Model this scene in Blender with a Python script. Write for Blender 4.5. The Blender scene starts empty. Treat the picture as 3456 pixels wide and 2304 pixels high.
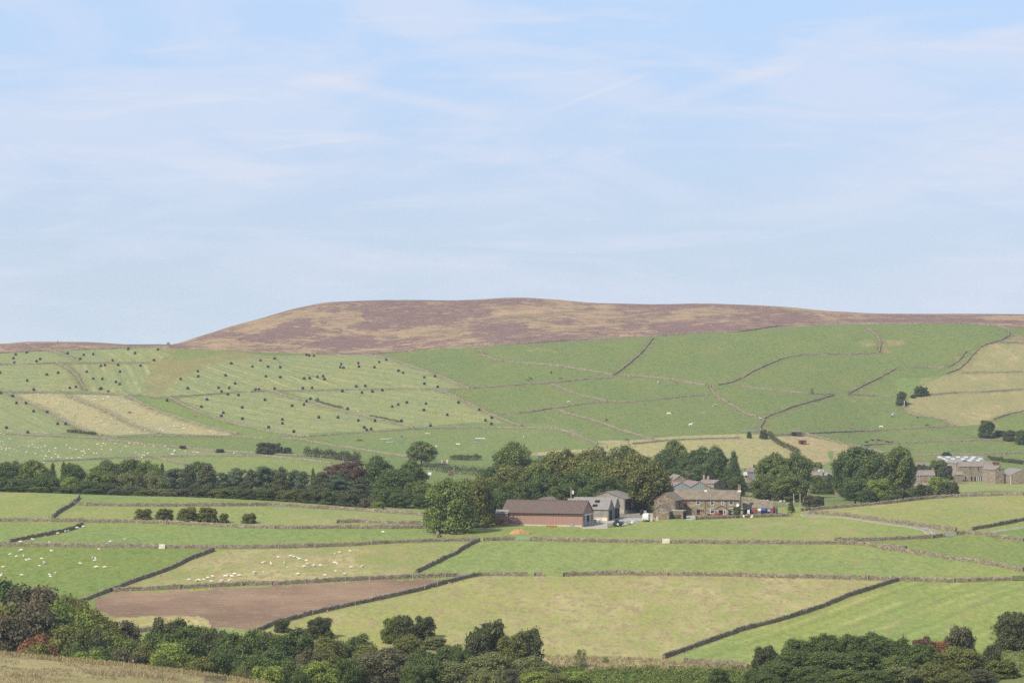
import bpy, bmesh, math, random
import numpy as np
from mathutils import Vector, Matrix
R = math.radians
rng = np.random.default_rng(7); random.seed(7)
FPX, CU, CV = 10900.0, 1728.0, 1152.0        # focal length and centre in pixels of the full-size frame
sc = bpy.context.scene; col = sc.collection
TAGS = {'A': (0, 1100, .38265), 'B': (800, 1100, .38265), 'C': (1600, 1100, .38265), 'D': (2500, 1050, .40646),
        'E': (0, 1450, .38265), 'F': (800, 1450, .38265), 'G': (1600, 1450, .38265), 'H': (2500, 1450, .40646),
        'I': (0, 1850, .38265), 'J': (800, 1850, .38265), 'K': (1600, 1850, .38265), 'L': (2500, 1850, .40646),
        'M': (1650, 1620, .23384), 'N': (2150, 1580, .23384), 'O': (2450, 1500, .17007), 'P': (2850, 1500, .25765),
        'T': (0, 0, 1.46939), 'U': (0, 0, 1.0)}
def px(t, x, y):
    a, b, s = TAGS[t]; return a + x*s, b + y*s
def poly(s):
    """'A 0,1 2,3 B 4,5' -> list of full-frame pixel points"""
    out, t = [], 'U'
    for w in s.split():
        if w in TAGS: t = w
        else:
            x, y = w.split(','); out.append(px(t, float(x), float(y)))
    return out
ORD = ['', 'first', 'second', 'third', 'fourth', 'fifth', 'sixth', 'seventh', 'eighth', 'ninth', 'tenth', 'eleventh', 'twelfth', 'thirteenth',
       'fourteenth', 'fifteenth', 'sixteenth', 'seventeenth', 'eighteenth', 'nineteenth', 'twentieth']
def ordinal(n):
    return ORD[n] if n <= 20 else {2: 'twenty', 3: 'thirty', 4: 'forty', 5: 'fifty'}[n//10] + ('-' + ORD[n % 10] if n % 10 else 'th')

# ------------------------------------------------------------------ terrain
def pchip(x, y, xq):
    x = np.asarray(x, float); y = np.asarray(y, float)
    h = np.diff(x); dl = np.diff(y)/h
    d = np.zeros_like(y)
    w1 = 2*h[1:] + h[:-1]; w2 = h[1:] + 2*h[:-1]
    ok = dl[:-1]*dl[1:] > 0
    with np.errstate(divide='ignore', invalid='ignore'):
        hm = (w1 + w2)/(w1/dl[:-1] + w2/dl[1:])
    d[1:-1] = np.where(ok, hm, 0); d[0] = dl[0]; d[-1] = dl[-1]
    i = np.clip(np.searchsorted(x, xq) - 1, 0, len(x) - 2)
    t = np.clip((xq - x[i])/h[i], 0, 1); H = h[i]
    return ((1+2*t)*(1-t)**2*y[i] + t*(1-t)**2*H*d[i] + t*t*(3-2*t)*y[i+1] + t*t*(t-1)*H*d[i+1])
def zof(v, d): return -(v - CV)/FPX*d
# near side: columns u, rows d; entries > 1000 are picture rows, the rest heights
ND = [0, 150, 400, 540, 600, 640, 680, 720, 760, 800, 850, 900, 950, 1000, 1040, 1070, 1100]
NEAR = {
 -900: [-2, -22, -44, -49, -50, -51, -60, -70, -72, -70, 2000, 1910, 1820, 1750, 1705, 1675, 1645],
    0: [-2, -24, -46, 2304, 2242, 2208, -74, -78.5, -77, 2130, 2005, 1912, 1830, 1765, 1718, 1690, 1660],
  450: [-2, -24, -48, 2325, 2280, 2252, -76, -79, -76.5, 2125, 2002, 1910, 1830, 1768, 1722, 1697, 1672],
  870: [-2, -24, -50, -61, 2345, 2308, -78, -79, -75.5, 2122, 2000, 1908, 1828, 1772, 1730, 1706, 1688],
 1400: [-2, -24, -52, -67, -73, -76, -78, -77, 2222, 2120, 2000, 1908, 1826, 1776, 1742, 1728, 1718],
 1750: [-2, -24, -52, -67, -72, -75, -77, -76.5, 2218, 2120, 2000, 1908, 1828, 1780, 1750, 1736, 1725],
 2250: [-2, -24, -52, -67, -72, -74, -76, -76, 2216, 2120, 2000, 1908, 1830, 1782, 1742, 1731, 1722],
 2700: [-2, -24, -52, -67, -72, -74, -76, -75.5, 2214, 2120, 2000, 1908, 1832, 1784, 1748, 1727, 1712],
 3150: [-2, -24, -52, -67, -72, -74, -76, -75.5, 2212, 2118, 2000, 1908, 1832, 1775, 1735, 1706, 1681],
 3456: [-2, -24, -52, -66, -70, -72, -74, -74.5, 2205, 2114, 2000, 1906, 1828, 1768, 1728, 1697, 1668],
 4400: [-2, -22, -46, -58, -62, -66, -70, -72, 2190, 2100, 1990, 1900, 1815, 1755, 1710, 1675, 1640]}
FD = [1150, 1200, 1250, 1300, 1400, 1500, 1600, 1650, 1700, 1750, 1800, 1850, 1900, 2000]
FAR = {
 -900: [-55, -58.5, -61, -62.5, 1655, 1625, 1590, 1558, 1520, 1482, 1440, 1393, 1340, 1240],
  900: [-57, -60, -61.5, -62.5, 1648, 1620, 1592, 1562, 1522, 1484, 1442, 1393, 1340, 1245],
 1500: [-58, -60.5, -61.8, -62.5, 1648, 1620, 1592, 1564, 1526, 1484, 1440, 1390, 1338, 1240],
 2000: [-58, -60, -61.5, -62.5, 1646, 1615, 1582, 1556, 1518, 1478, 1432, 1382, 1330, 1230],
 2350: [-59, -61, -62, -62.5, 1646, 1612, 1572, 1545, 1512, 1474, 1430, 1380, 1328, 1228],
 2700: [-59, -61.5, -63, -64, 1660, 1628, 1588, 1562, 1528, 1490, 1444, 1392, 1338, 1232],
 3000: [-58, -61.5, -63.5, -64.5, 1670, 1654, 1624, 1603, 1572, 1534, 1488, 1435, 1376, 1255],
 4400: [-56, -60, -62.5, -64, 1668, 1652, 1624, 1603, 1572, 1534, 1488, 1432, 1372, 1250]}
VB = [(-900, 1195), (0, 1190), (300, 1178), (535, 1171), (650, 1178), (820, 1184), (1030, 1192), (1230, 1196), (1440, 1180), (1750, 1162),
      (2057, 1143), (2350, 1124), (2616, 1106), (2865, 1093), (3230, 1092), (3380, 1099), (3456, 1106), (4400, 1110)]
DB = [(-900, 2100), (570, 2090), (1230, 2090), (2000, 2110), (2900, 2160), (4400, 2160)]
VS = [(-900, 1160), (0, 1159.5), (100, 1152.5), (280, 1154), (440, 1162), (570, 1163), (661, 1139), (779, 1102), (882, 1073), (1028, 1033), (1117, 1018), (1322, 1012),
      (1528, 1013), (1748, 1006.5), (1880, 1013), (2028, 1025), (2180, 1027), (2380, 1024), (2645, 1034), (2792, 1046), (2997, 1058), (3456, 1061), (4400, 1066)]
DS = [(-900, 2230), (500, 2210), (700, 2330), (1000, 2520), (1750, 2640), (2400, 2580), (3000, 2520), (4400, 2500)]
def interp_u(tab, u):
    a = np.array(tab, float); return pchip(a[:, 0], a[:, 1], np.clip(u, a[0, 0], a[-1, 0]))
UG = np.arange(-3000, 6401, 20.0)
DG = np.concatenate([np.arange(0, 2800, 1.0), np.arange(2800, 5401, 20.0)])
ZT = np.zeros((len(UG), len(DG)))
def sect(table, ds):
    us = sorted(table); M = np.array([[zof(e, d) if e > 1000 else e for e, d in zip(table[k], ds)] for k in us])
    return np.stack([pchip(us, M[:, j], np.clip(UG, us[0], us[-1])) for j in range(len(ds))], 1)
zn, zf = sect(NEAR, ND), sect(FAR, FD)
vb, db, vs, ds_ = (interp_u(t, UG) for t in (VB, DB, VS, DS))
for i in range(len(UG)):
    mid = []
    for k, e in ((.25, .30), (.5, .60), (.75, .86)):
        d = db[i] + (ds_[i] - db[i])*k; mid.append((d, zof(vb[i] + (vs[i] - vb[i])*e, d)))
    zs = zof(vs[i], ds_[i])
    xs = ND + FD + [db[i]] + [m[0] for m in mid] + [ds_[i], ds_[i] + 120, ds_[i] + 500, 3900, 5500]
    ys = list(zn[i]) + list(zf[i]) + [zof(vb[i], db[i])] + [m[1] for m in mid] + [zs, zs - 2, zs - 25, -70, -90]
    ZT[i] = pchip(xs, ys, DG)
def hash2(ix, iy, s):
    h = (ix.astype(np.int64)*374761393 + iy.astype(np.int64)*668265263 + s*974634777) & 0x7fffffff
    h = ((h ^ (h >> 13))*1274126177) & 0x7fffffff
    return ((h ^ (h >> 16)) & 0xffff)/65535.0
def vnoise(x, y, s=0):
    ix, iy = np.floor(x), np.floor(y); fx, fy = x - ix, y - iy
    fx, fy = fx*fx*(3-2*fx), fy*fy*(3-2*fy)
    return (hash2(ix, iy, s)*(1-fx)*(1-fy) + hash2(ix+1, iy, s)*fx*(1-fy) + hash2(ix, iy+1, s)*(1-fx)*fy + hash2(ix+1, iy+1, s)*fx*fy)
def fbm(x, y, s=0, o=4):
    t = 0; a = .5; n = 0
    for k in range(o):
        t = t + a*vnoise(x*2**k, y*2**k, s+k); n += a; a *= .5
    return t/n
UU, DD = np.meshgrid(UG, DG, indexing='ij'); XX = (UU - CU)/FPX*DD
ZT += np.where(DD > 650, (fbm(XX/70, DD/70, 3, 3) - .5)*np.clip((DD-650)/250, 0, 1)*(.8 + 1.3*np.clip((DD-1300)/500, 0, 1)), 0)
VT = CV - ZT*FPX/np.maximum(DG, 1)[None, :]
def height(x, y):
    """terrain height at plan points (arrays or numbers)"""
    x = np.asarray(x, float); y = np.asarray(y, float)
    yy = np.clip(y, 2, 5380)
    u = np.clip((CU + x/yy*FPX - UG[0])/20.0, 0, len(UG) - 1.001)
    j = np.where(yy < 2799, yy, 2799 + (yy - 2799)/20.0); j = np.clip(j, 0, len(DG) - 1.001)
    i0 = u.astype(int); j0 = j.astype(int); fu, fj = u - i0, j - j0
    return (ZT[i0, j0]*(1-fu)*(1-fj) + ZT[i0+1, j0]*fu*(1-fj) + ZT[i0, j0+1]*(1-fu)*fj + ZT[i0+1, j0+1]*fu*fj)
def trace(u, v, dmin=300):
    """the first ground that the line of sight through a picture point meets"""
    fu = min(max((u - UG[0])/20.0, 0), len(UG) - 1.001); i = int(fu); f = fu - i
    row = VT[i]*(1-f) + VT[i+1]*f
    k0 = int(dmin); n = 2790
    hit = np.nonzero(row[k0:n] <= v)[0]
    k = k0 + (hit[0] if len(hit) else int(np.argmin(row[k0:n])))
    d = DG[k]
    if k > k0 and row[k-1] > v: d = DG[k-1] + (row[k-1] - v)/max(row[k-1] - row[k], 1e-6)
    x = (u - CU)/FPX*d
    return Vector((x, d, float(height(x, d))))
def at(t, x, y, dmin=300): return trace(*px(t, x, y), dmin)
def on(u, d):
    x = (u - CU)/FPX*d; return Vector((x, d, float(height(x, d))))
def pps(d): return FPX/d          # picture pixels per metre at distance d

# ------------------------------------------------------------------ objects
def tag(o, label, cat, group=None, kind=None):
    if label: o['label'] = label
    if cat: o['category'] = cat
    if group: o['group'] = group
    o['kind'] = kind or 'thing'
    return o
def empty(name, loc, rz=0, label=None, cat=None, group=None):
    o = bpy.data.objects.new(name, None); col.objects.link(o); o.location = loc; o.rotation_euler = (0, 0, rz)
    o.empty_display_size = .5
    return tag(o, label, cat, group)
def link(name, me, m=None, parent=None, loc=None, rz=0):
    o = bpy.data.objects.new(name, me); col.objects.link(o)
    if m is not None and not me.materials: me.materials.append(m)
    if parent: o.parent = parent
    if loc is not None: o.location = loc
    if rz: o.rotation_euler = (0, 0, rz)
    return o
class MB:
    def __init__(s): s.v, s.f = [], []
    def add(s, vs, fs):
        k = len(s.v); s.v += [tuple(p) for p in vs]; s.f += [tuple(k + i for i in f) for f in fs]; return s
    def box(s, x0, x1, y0, y1, z0, z1):
        return s.add([(x0,y0,z0),(x1,y0,z0),(x1,y1,z0),(x0,y1,z0),(x0,y0,z1),(x1,y0,z1),(x1,y1,z1),(x0,y1,z1)],
                     [(0,3,2,1),(4,5,6,7),(0,1,5,4),(1,2,6,5),(2,3,7,6),(3,0,4,7)])
    def bar(s, a, b, w, h=None):
        a, b = Vector(a), Vector(b); h = h or w; d = (b - a).normalized()
        up = Vector((0,0,1)) if abs(d.z) < .9 else Vector((0,1,0))
        sx = d.cross(up).normalized()*w/2; sz = sx.cross(d).normalized()*h/2
        q = [p + i*sx + j*sz for p in (a, b) for i, j in ((-1,-1),(1,-1),(1,1),(-1,1))]
        return s.add(q, [(0,1,2,3),(7,6,5,4),(0,4,5,1),(1,5,6,2),(2,6,7,3),(3,7,4,0)])
    def tube(s, pts, rad, n=8):
        vs, fs = [], []
        for i, p in enumerate(pts):
            p = Vector(p); d = (Vector(pts[min(i+1, len(pts)-1)]) - Vector(pts[max(i-1, 0)])).normalized()
            up = Vector((0,0,1)) if abs(d.z) < .9 else Vector((1,0,0))
            a = d.cross(up).normalized(); b = a.cross(d)
            r = rad[i] if isinstance(rad, (list, tuple)) else rad
            vs += [p + (a*math.cos(2*math.pi*k/n) + b*math.sin(2*math.pi*k/n))*r for k in range(n)]
        for i in range(len(pts)-1):
            fs += [(i*n+k, i*n+(k+1) % n, (i+1)*n+(k+1) % n, (i+1)*n+k) for k in range(n)]
        fs += [tuple(range(n))[::-1], tuple((len(pts)-1)*n+k for k in range(n))]
        return s.add(vs, fs)
    def prism(s, prof, y0, y1):
        """profile of (x, z) points pushed from y0 to y1"""
        n = len(prof)
        vs = [(x, y0, z) for x, z in prof] + [(x, y1, z) for x, z in prof]
        return s.add(vs, [tuple(range(n)), tuple(range(2*n-1, n-1, -1))] + [(i, i+n, (i+1) % n + n, (i+1) % n) for i in range(n)])
    def prismx(s, prof, x0, x1):
        n = len(prof)
        vs = [(x0, y, z) for y, z in prof] + [(x1, y, z) for y, z in prof]
        return s.add(vs, [tuple(range(n))[::-1], tuple(range(n, 2*n))] + [(i, (i+1) % n, (i+1) % n + n, i+n) for i in range(n)])
    def mesh(s, name, smooth=False):
        me = bpy.data.meshes.new(name); me.from_pydata(s.v, [], s.f); me.update()
        bm = bmesh.new(); bm.from_mesh(me); bmesh.ops.recalc_face_normals(bm, faces=bm.faces); bm.to_mesh(me); bm.free()
        if smooth: me.polygons.foreach_set('use_smooth', [True]*len(me.polygons))
        return me
    def build(s, name, m, parent=None, loc=None, rz=0, smooth=False):
        return link(name, s.mesh(name, smooth), m, parent, loc, rz)
def np_mesh(name, V, F, attrs=None, smooth=False):
    """V (n,3), F (m,k) arrays with k the same for all"""
    me = bpy.data.meshes.new(name); m, k = F.shape
    me.vertices.add(len(V)); me.vertices.foreach_set('co', np.ascontiguousarray(V, np.float32).ravel())
    me.loops.add(m*k); me.loops.foreach_set('vertex_index', np.ascontiguousarray(F, np.int32).ravel())
    me.polygons.add(m); me.polygons.foreach_set('loop_start', np.arange(0, m*k, k, dtype=np.int32))
    me.update(calc_edges=True)
    for an, (ty, arr) in (attrs or {}).items():
        a = me.attributes.new(an, ty, 'POINT')
        a.data.foreach_set('color' if ty == 'FLOAT_COLOR' else 'value', np.ascontiguousarray(arr, np.float32).ravel())
    if smooth: me.polygons.foreach_set('use_smooth', np.ones(m, bool))
    me.update()
    return me

# ------------------------------------------------------------------ materials
class NT:
    def __init__(s, name):
        s.m = bpy.data.materials.new(name); s.m.use_nodes = True; s.t = s.m.node_tree; s.t.nodes.clear()
        s.out = s.t.nodes.new('ShaderNodeOutputMaterial')
    def n(s, ty, ins=None, **kw):
        nd = s.t.nodes.new(ty)
        for k, v in kw.items(): setattr(nd, k, v)
        for k, v in (ins or {}).items(): s.set(nd.inputs[k], v)
        return nd
    def set(s, sock, v):
        if isinstance(v, bpy.types.NodeSocket): s.t.links.new(v, sock)
        elif isinstance(v, bpy.types.Node): s.t.links.new(v.outputs[0], sock)
        else:
            if sock.type == 'RGBA' and hasattr(v, '__len__') and len(v) == 3: v = (*v, 1)
            sock.default_value = v
    def math(s, op, a, b=0, c=None, clamp=False):
        d = {0: a, 1: b}
        if c is not None: d[2] = c
        return s.n('ShaderNodeMath', d, operation=op, use_clamp=clamp)
    def mix(s, f, a, b, mode='MIX'):
        nd = s.n('ShaderNodeMix', data_type='RGBA', blend_type=mode)
        s.set(nd.inputs[0], f); s.set(nd.inputs[6], a); s.set(nd.inputs[7], b)
        return nd.outputs[2]
    def noise(s, vec, scale, detail=3, rough=.55, dist=0):
        nd = s.n('ShaderNodeTexNoise', {'Scale': scale, 'Detail': detail, 'Roughness': rough, 'Distortion': dist})
        if vec is not None: s.set(nd.inputs['Vector'], vec)
        return nd.outputs['Fac']
    def ramp(s, f, lo, hi, a=0.0, b=1.0, smooth=True):
        nd = s.n('ShaderNodeMapRange', {'Value': f, 'From Min': lo, 'From Max': hi, 'To Min': a, 'To Max': b}, interpolation_type='SMOOTHSTEP' if smooth else 'LINEAR')
        return nd.outputs[0]
    def attr(s, name): return s.n('ShaderNodeAttribute', attribute_name=name)
    def bsdf(s, colr, rough=.9, spec=.2, metal=0, normal=None, **kw):
        b = s.n('ShaderNodeBsdfPrincipled', {'Base Color': colr, 'Roughness': rough, 'Metallic': metal, 'Specular IOR Level': spec})
        for k, v in kw.items(): s.set(b.inputs[k], v)
        if normal is not None: s.set(b.inputs['Normal'], normal)
        return b
    def end(s, sh): s.t.links.new(sh.outputs[0] if isinstance(sh, bpy.types.Node) else sh, s.out.inputs['Surface']); return s.m
def mottled(name, a, b, scale=1.0, rough=.85, spec=.2, fine=None, metal=0, contrast=(.3, .7), space='Object', bump=0):
    t = NT(name); co = t.n('ShaderNodeTexCoord').outputs[space]
    f = t.ramp(t.noise(co, scale, 4), *contrast)
    c = t.mix(f, a, b)
    g = t.noise(co, (fine or scale*6), 3)
    c = t.mix(t.ramp(g, .3, .7, 0, .45), c, t.mix(1, c, (.55, .52, .5), 'MULTIPLY'))
    nm = None
    if bump: nm = t.n('ShaderNodeBump', {'Strength': bump, 'Distance': .05, 'Height': g}).outputs[0]
    return t.end(t.bsdf(c, rough, spec, metal, nm))
def stone(name, a, b, dark, sx=2.2, sz=5.5, lichen=None):
    """irregular courses of rubble stone: cells stretched along the course"""
    t = NT(name); co = t.n('ShaderNodeTexCoord').outputs['Object']
    mp = t.n('ShaderNodeMapping', {'Vector': co, 'Scale': (sx, sx, sz)}).outputs[0]
    vo = t.n('ShaderNodeTexVoronoi', {'Vector': mp, 'Scale': 1.0, 'Randomness': 1.0})
    sep = t.n('ShaderNodeSeparateColor', {0: vo.outputs['Color']})
    ed = t.n('ShaderNodeTexVoronoi', {'Vector': mp, 'Scale': 1.0}, feature='DISTANCE_TO_EDGE')
    c = t.mix(sep.outputs[0], a, b)
    c = t.mix(t.ramp(sep.outputs[1], .55, .8, 0, .8), c, dark)
    c = t.mix(t.ramp(t.noise(co, .5, 3), .35, .7, 0, .5), c, dark)
    if lichen: c = t.mix(t.ramp(t.noise(co, 1.3, 4), .52, .68, 0, .75), c, lichen)
    c = t.mix(t.ramp(ed.outputs[0], 0, .07, .55, 0), c, (.03, .026, .022))
    nm = t.n('ShaderNodeBump', {'Strength': .6, 'Distance': .06, 'Height': t.ramp(ed.outputs[0], 0, .15)}).outputs[0]
    return t.end(t.bsdf(c, .95, .15, 0, nm))
def slate(name, a, b, dark, cw=2.2, ch=3.5, moss=None):
    t = NT(name); co = t.n('ShaderNodeTexCoord').outputs['Object']
    w = t.n('ShaderNodeSeparateXYZ', {0: co})
    br = t.n('ShaderNodeTexBrick', {'Vector': t.n('ShaderNodeCombineXYZ', {0: w.outputs[0], 1: t.math('MULTIPLY', w.outputs[2], 1.7).outputs[0]}).outputs[0],
             'Color1': (*a, 1), 'Color2': (*b, 1), 'Mortar': (*dark, 1), 'Scale': 1.6, 'Mortar Size': .03, 'Brick Width': .8, 'Row Height': .42, 'Bias': 0.0})
    c = t.mix(t.ramp(t.noise(co, .55, 4), .35, .7, 0, .55), br.outputs[0], dark)
    if moss: c = t.mix(t.ramp(t.noise(co, .9, 4), .5, .68, 0, .7), c, moss)
    return t.end(t.bsdf(c, .85, .25))
def ribbed(name, a, b, axis=0, per=1.0, rough=.6, spec=.35, streak=.5, rust=None):
    """profiled sheet or boarding: ribs along z, weather streaks"""
    t = NT(name); co = t.n('ShaderNodeTexCoord').outputs['Object']
    w = t.n('ShaderNodeSeparateXYZ', {0: co})
    s = t.math('ADD', w.outputs[0], w.outputs[1])
    rib = t.math('SINE', t.math('MULTIPLY', s, 2*math.pi/per).outputs[0])
    mp = t.n('ShaderNodeMapping', {'Vector': co, 'Scale': (2.5, 2.5, .25)}).outputs[0]
    f = t.ramp(t.noise(mp, 1.0, 4), .3, .7)
    c = t.mix(f, a, b)
    if rust: c = t.mix(t.ramp(t.noise(mp, .7, 3), .55, .75, 0, .7), c, rust)
    c = t.mix(t.ramp(rib, -1, 1, 0, streak*.5), c, t.mix(1, c, (.6, .58, .56), 'MULTIPLY'))
    nm = t.n('ShaderNodeBump', {'Strength': .4, 'Distance': .04, 'Height': rib.outputs[0]}).outputs[0]
    return t.end(t.bsdf(c, rough, spec, 0, nm))
def plain(name, c, rough=.5, spec=.4, metal=0): return mottled(name, c, tuple(x*.8 for x in c), 2.0, rough, spec, metal=metal)
M = {}
M['wall_stone'] = stone('dry_stone', (.20, .165, .11), (.33, .28, .195), (.088, .068, .048), 2.6, 5, lichen=(.20, .185, .10))
M['far_stone'] = stone('hill_stone', (.218, .195, .135), (.30, .272, .195), (.145, .13, .082), 1.6, 3, lichen=(.125, .12, .055))
M['house_stone'] = stone('house_stone', (.26, .205, .14), (.365, .295, .205), (.165, .125, .085), 1.8, 4)
M['barn_stone'] = stone('barn_stone', (.21, .16, .11), (.305, .24, .17), (.12, .088, .064), 1.8, 4)
M['pale_stone'] = stone('village_stone', (.26, .205, .145), (.36, .295, .21), (.165, .13, .09), 1.6, 3.5)
M['slate'] = slate('stone_slates', (.165, .128, .094), (.215, .172, .132), (.095, .073, .053), moss=(.20, .18, .11))
M['slate2'] = slate('village_slates', (.185, .15, .125), (.25, .205, .175), (.12, .095, .08))
M['slate_blue'] = slate('blue_slates', (.10, .11, .14), (.14, .15, .18), (.07, .07, .09))
M['brown_sheet'] = ribbed('brown_sheet', (.262, .150, .118), (.292, .17, .135), per=.9, streak=.35)
M['brown_roof'] = ribbed('brown_sheet_roof', (.085, .056, .046), (.115, .079, .065), per=1.0, rough=.8, rust=(.13, .115, .06))
M['grey_roof'] = ribbed('grey_sheet_roof', (.165, .15, .136), (.225, .207, .188), per=1.0, rough=.85, spec=.2, rust=(.22, .19, .15))
M['skylight_roof'] = ribbed('dull_sheet_roof', (.15, .14, .128), (.20, .188, .172), per=1.0, rough=.85, spec=.1)
M['grey_board'] = ribbed('weathered_boards', (.21, .185, .155), (.30, .265, .225), per=.45, rough=.9, spec=.1, streak=.9, rust=(.17, .14, .115))
M['grey_sheet'] = ribbed('grey_sheet', (.225, .235, .225), (.29, .30, .285), per=.8, rough=.6, rust=(.27, .24, .19))
M['red_roof'] = ribbed('red_brown_roof', (.165, .115, .10), (.20, .145, .125), per=1.0, rough=.7)
M['plaster'] = mottled('cream_render', (.50, .43, .33), (.40, .33, .25), .9, .95, .1)
M['concrete'] = mottled('concrete', (.36, .325, .275), (.29, .262, .222), .6, .95, .1)
M['white'] = plain('white_paint', (.80, .79, .77), .4)
M['cream'] = mottled('cream_paint', (.68, .62, .52), (.58, .51, .41), 1.4, .8, .2)
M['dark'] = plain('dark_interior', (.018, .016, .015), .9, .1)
M['door_wood'] = mottled('brown_wood', (.10, .06, .04), (.15, .09, .06), 2, .7)
M['red_door'] = mottled('dark_red_paint', (.16, .045, .035), (.12, .035, .03), 2, .6)
M['orange_door'] = mottled('orange_wood', (.36, .17, .09), (.30, .14, .08), 2, .6)
M['post_wood'] = mottled('pale_post_wood', (.42, .36, .29), (.30, .25, .20), 3, .9, .1)
M['grey_wood'] = mottled('grey_wood', (.20, .17, .14), (.13, .105, .085), 3, .9, .1)
M['gate_wood'] = mottled('dark_gate_wood', (.085, .066, .048), (.055, .042, .032), 3, .9, .1)
M['galv'] = plain('galvanised_steel', (.40, .42, .42), .45, .5, .6)
M['galv_pale'] = plain('pale_translucent_sheet', (.50, .50, .48), .5)
M['green_metal'] = plain('green_painted_steel', (.24, .36, .23), .5)
M['rust'] = mottled('rusty_steel', (.17, .075, .045), (.10, .05, .035), 2, .9, .15)
M['orange'] = mottled('faded_orange_paint', (.55, .26, .10), (.45, .22, .10), 2, .7)
M['red'] = plain('red_car_paint', (.50, .03, .035), .25, .5)
M['blue'] = plain('blue_paint', (.035, .10, .23), .35, .5)
M['black_rubber'] = plain('black_rubber', (.02, .02, .02), .8, .2)
M['straw_heap'] = mottled('straw_manure', (.44, .27, .13), (.30, .17, .08), 2.2, .95, .05, bump=.8)
def glass_m():
    t = NT('window_glass'); co = t.n('ShaderNodeTexCoord').outputs['Object']
    c = t.mix(t.ramp(t.noise(co, 2.0, 2), .4, .6), (.02, .024, .028), (.06, .065, .06))
    return t.end(t.bsdf(c, .08, .6))
M['glass'] = glass_m()
def bale_m():
    t = NT('black_bale_wrap'); co = t.n('ShaderNodeTexCoord').outputs['Object']
    n = t.noise(co, 5, 3)
    nm = t.n('ShaderNodeBump', {'Strength': .3, 'Distance': .05, 'Height': n}).outputs[0]
    return t.end(t.bsdf(t.mix(n, (.009, .012, .014), (.018, .022, .026)), .5, .25, 0, nm))
M['bale'] = bale_m()
M['wool'] = mottled('white_wool', (.72, .66, .56), (.60, .53, .44), 3, .95, .05)
def coat(name, a, b, s=1.6, lo=.47, hi=.52):
    t = NT(name); co = t.n('ShaderNodeTexCoord').outputs['Object']
    return t.end(t.bsdf(t.mix(t.ramp(t.noise(co, s, 2), lo, hi), a, b), .7, .25))
M['coat_brown'] = coat('brown_coat', (.14, .065, .035), (.19, .09, .05)); M['coat_black'] = coat('black_coat', (.018, .017, .018), (.03, .028, .028))
M['coat_white'] = coat('white_coat', (.78, .74, .68), (.68, .63, .56)); M['coat_grey'] = coat('grey_coat', (.30, .29, .28), (.45, .43, .42))
M['coat_chestnut'] = coat('chestnut_coat', (.26, .105, .045), (.31, .13, .06)); M['coat_pied'] = coat('piebald_coat', (.03, .025, .024), (.75, .71, .66))
M['coat_skew'] = coat('skewbald_coat', (.24, .09, .045), (.70, .64, .57))
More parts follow.
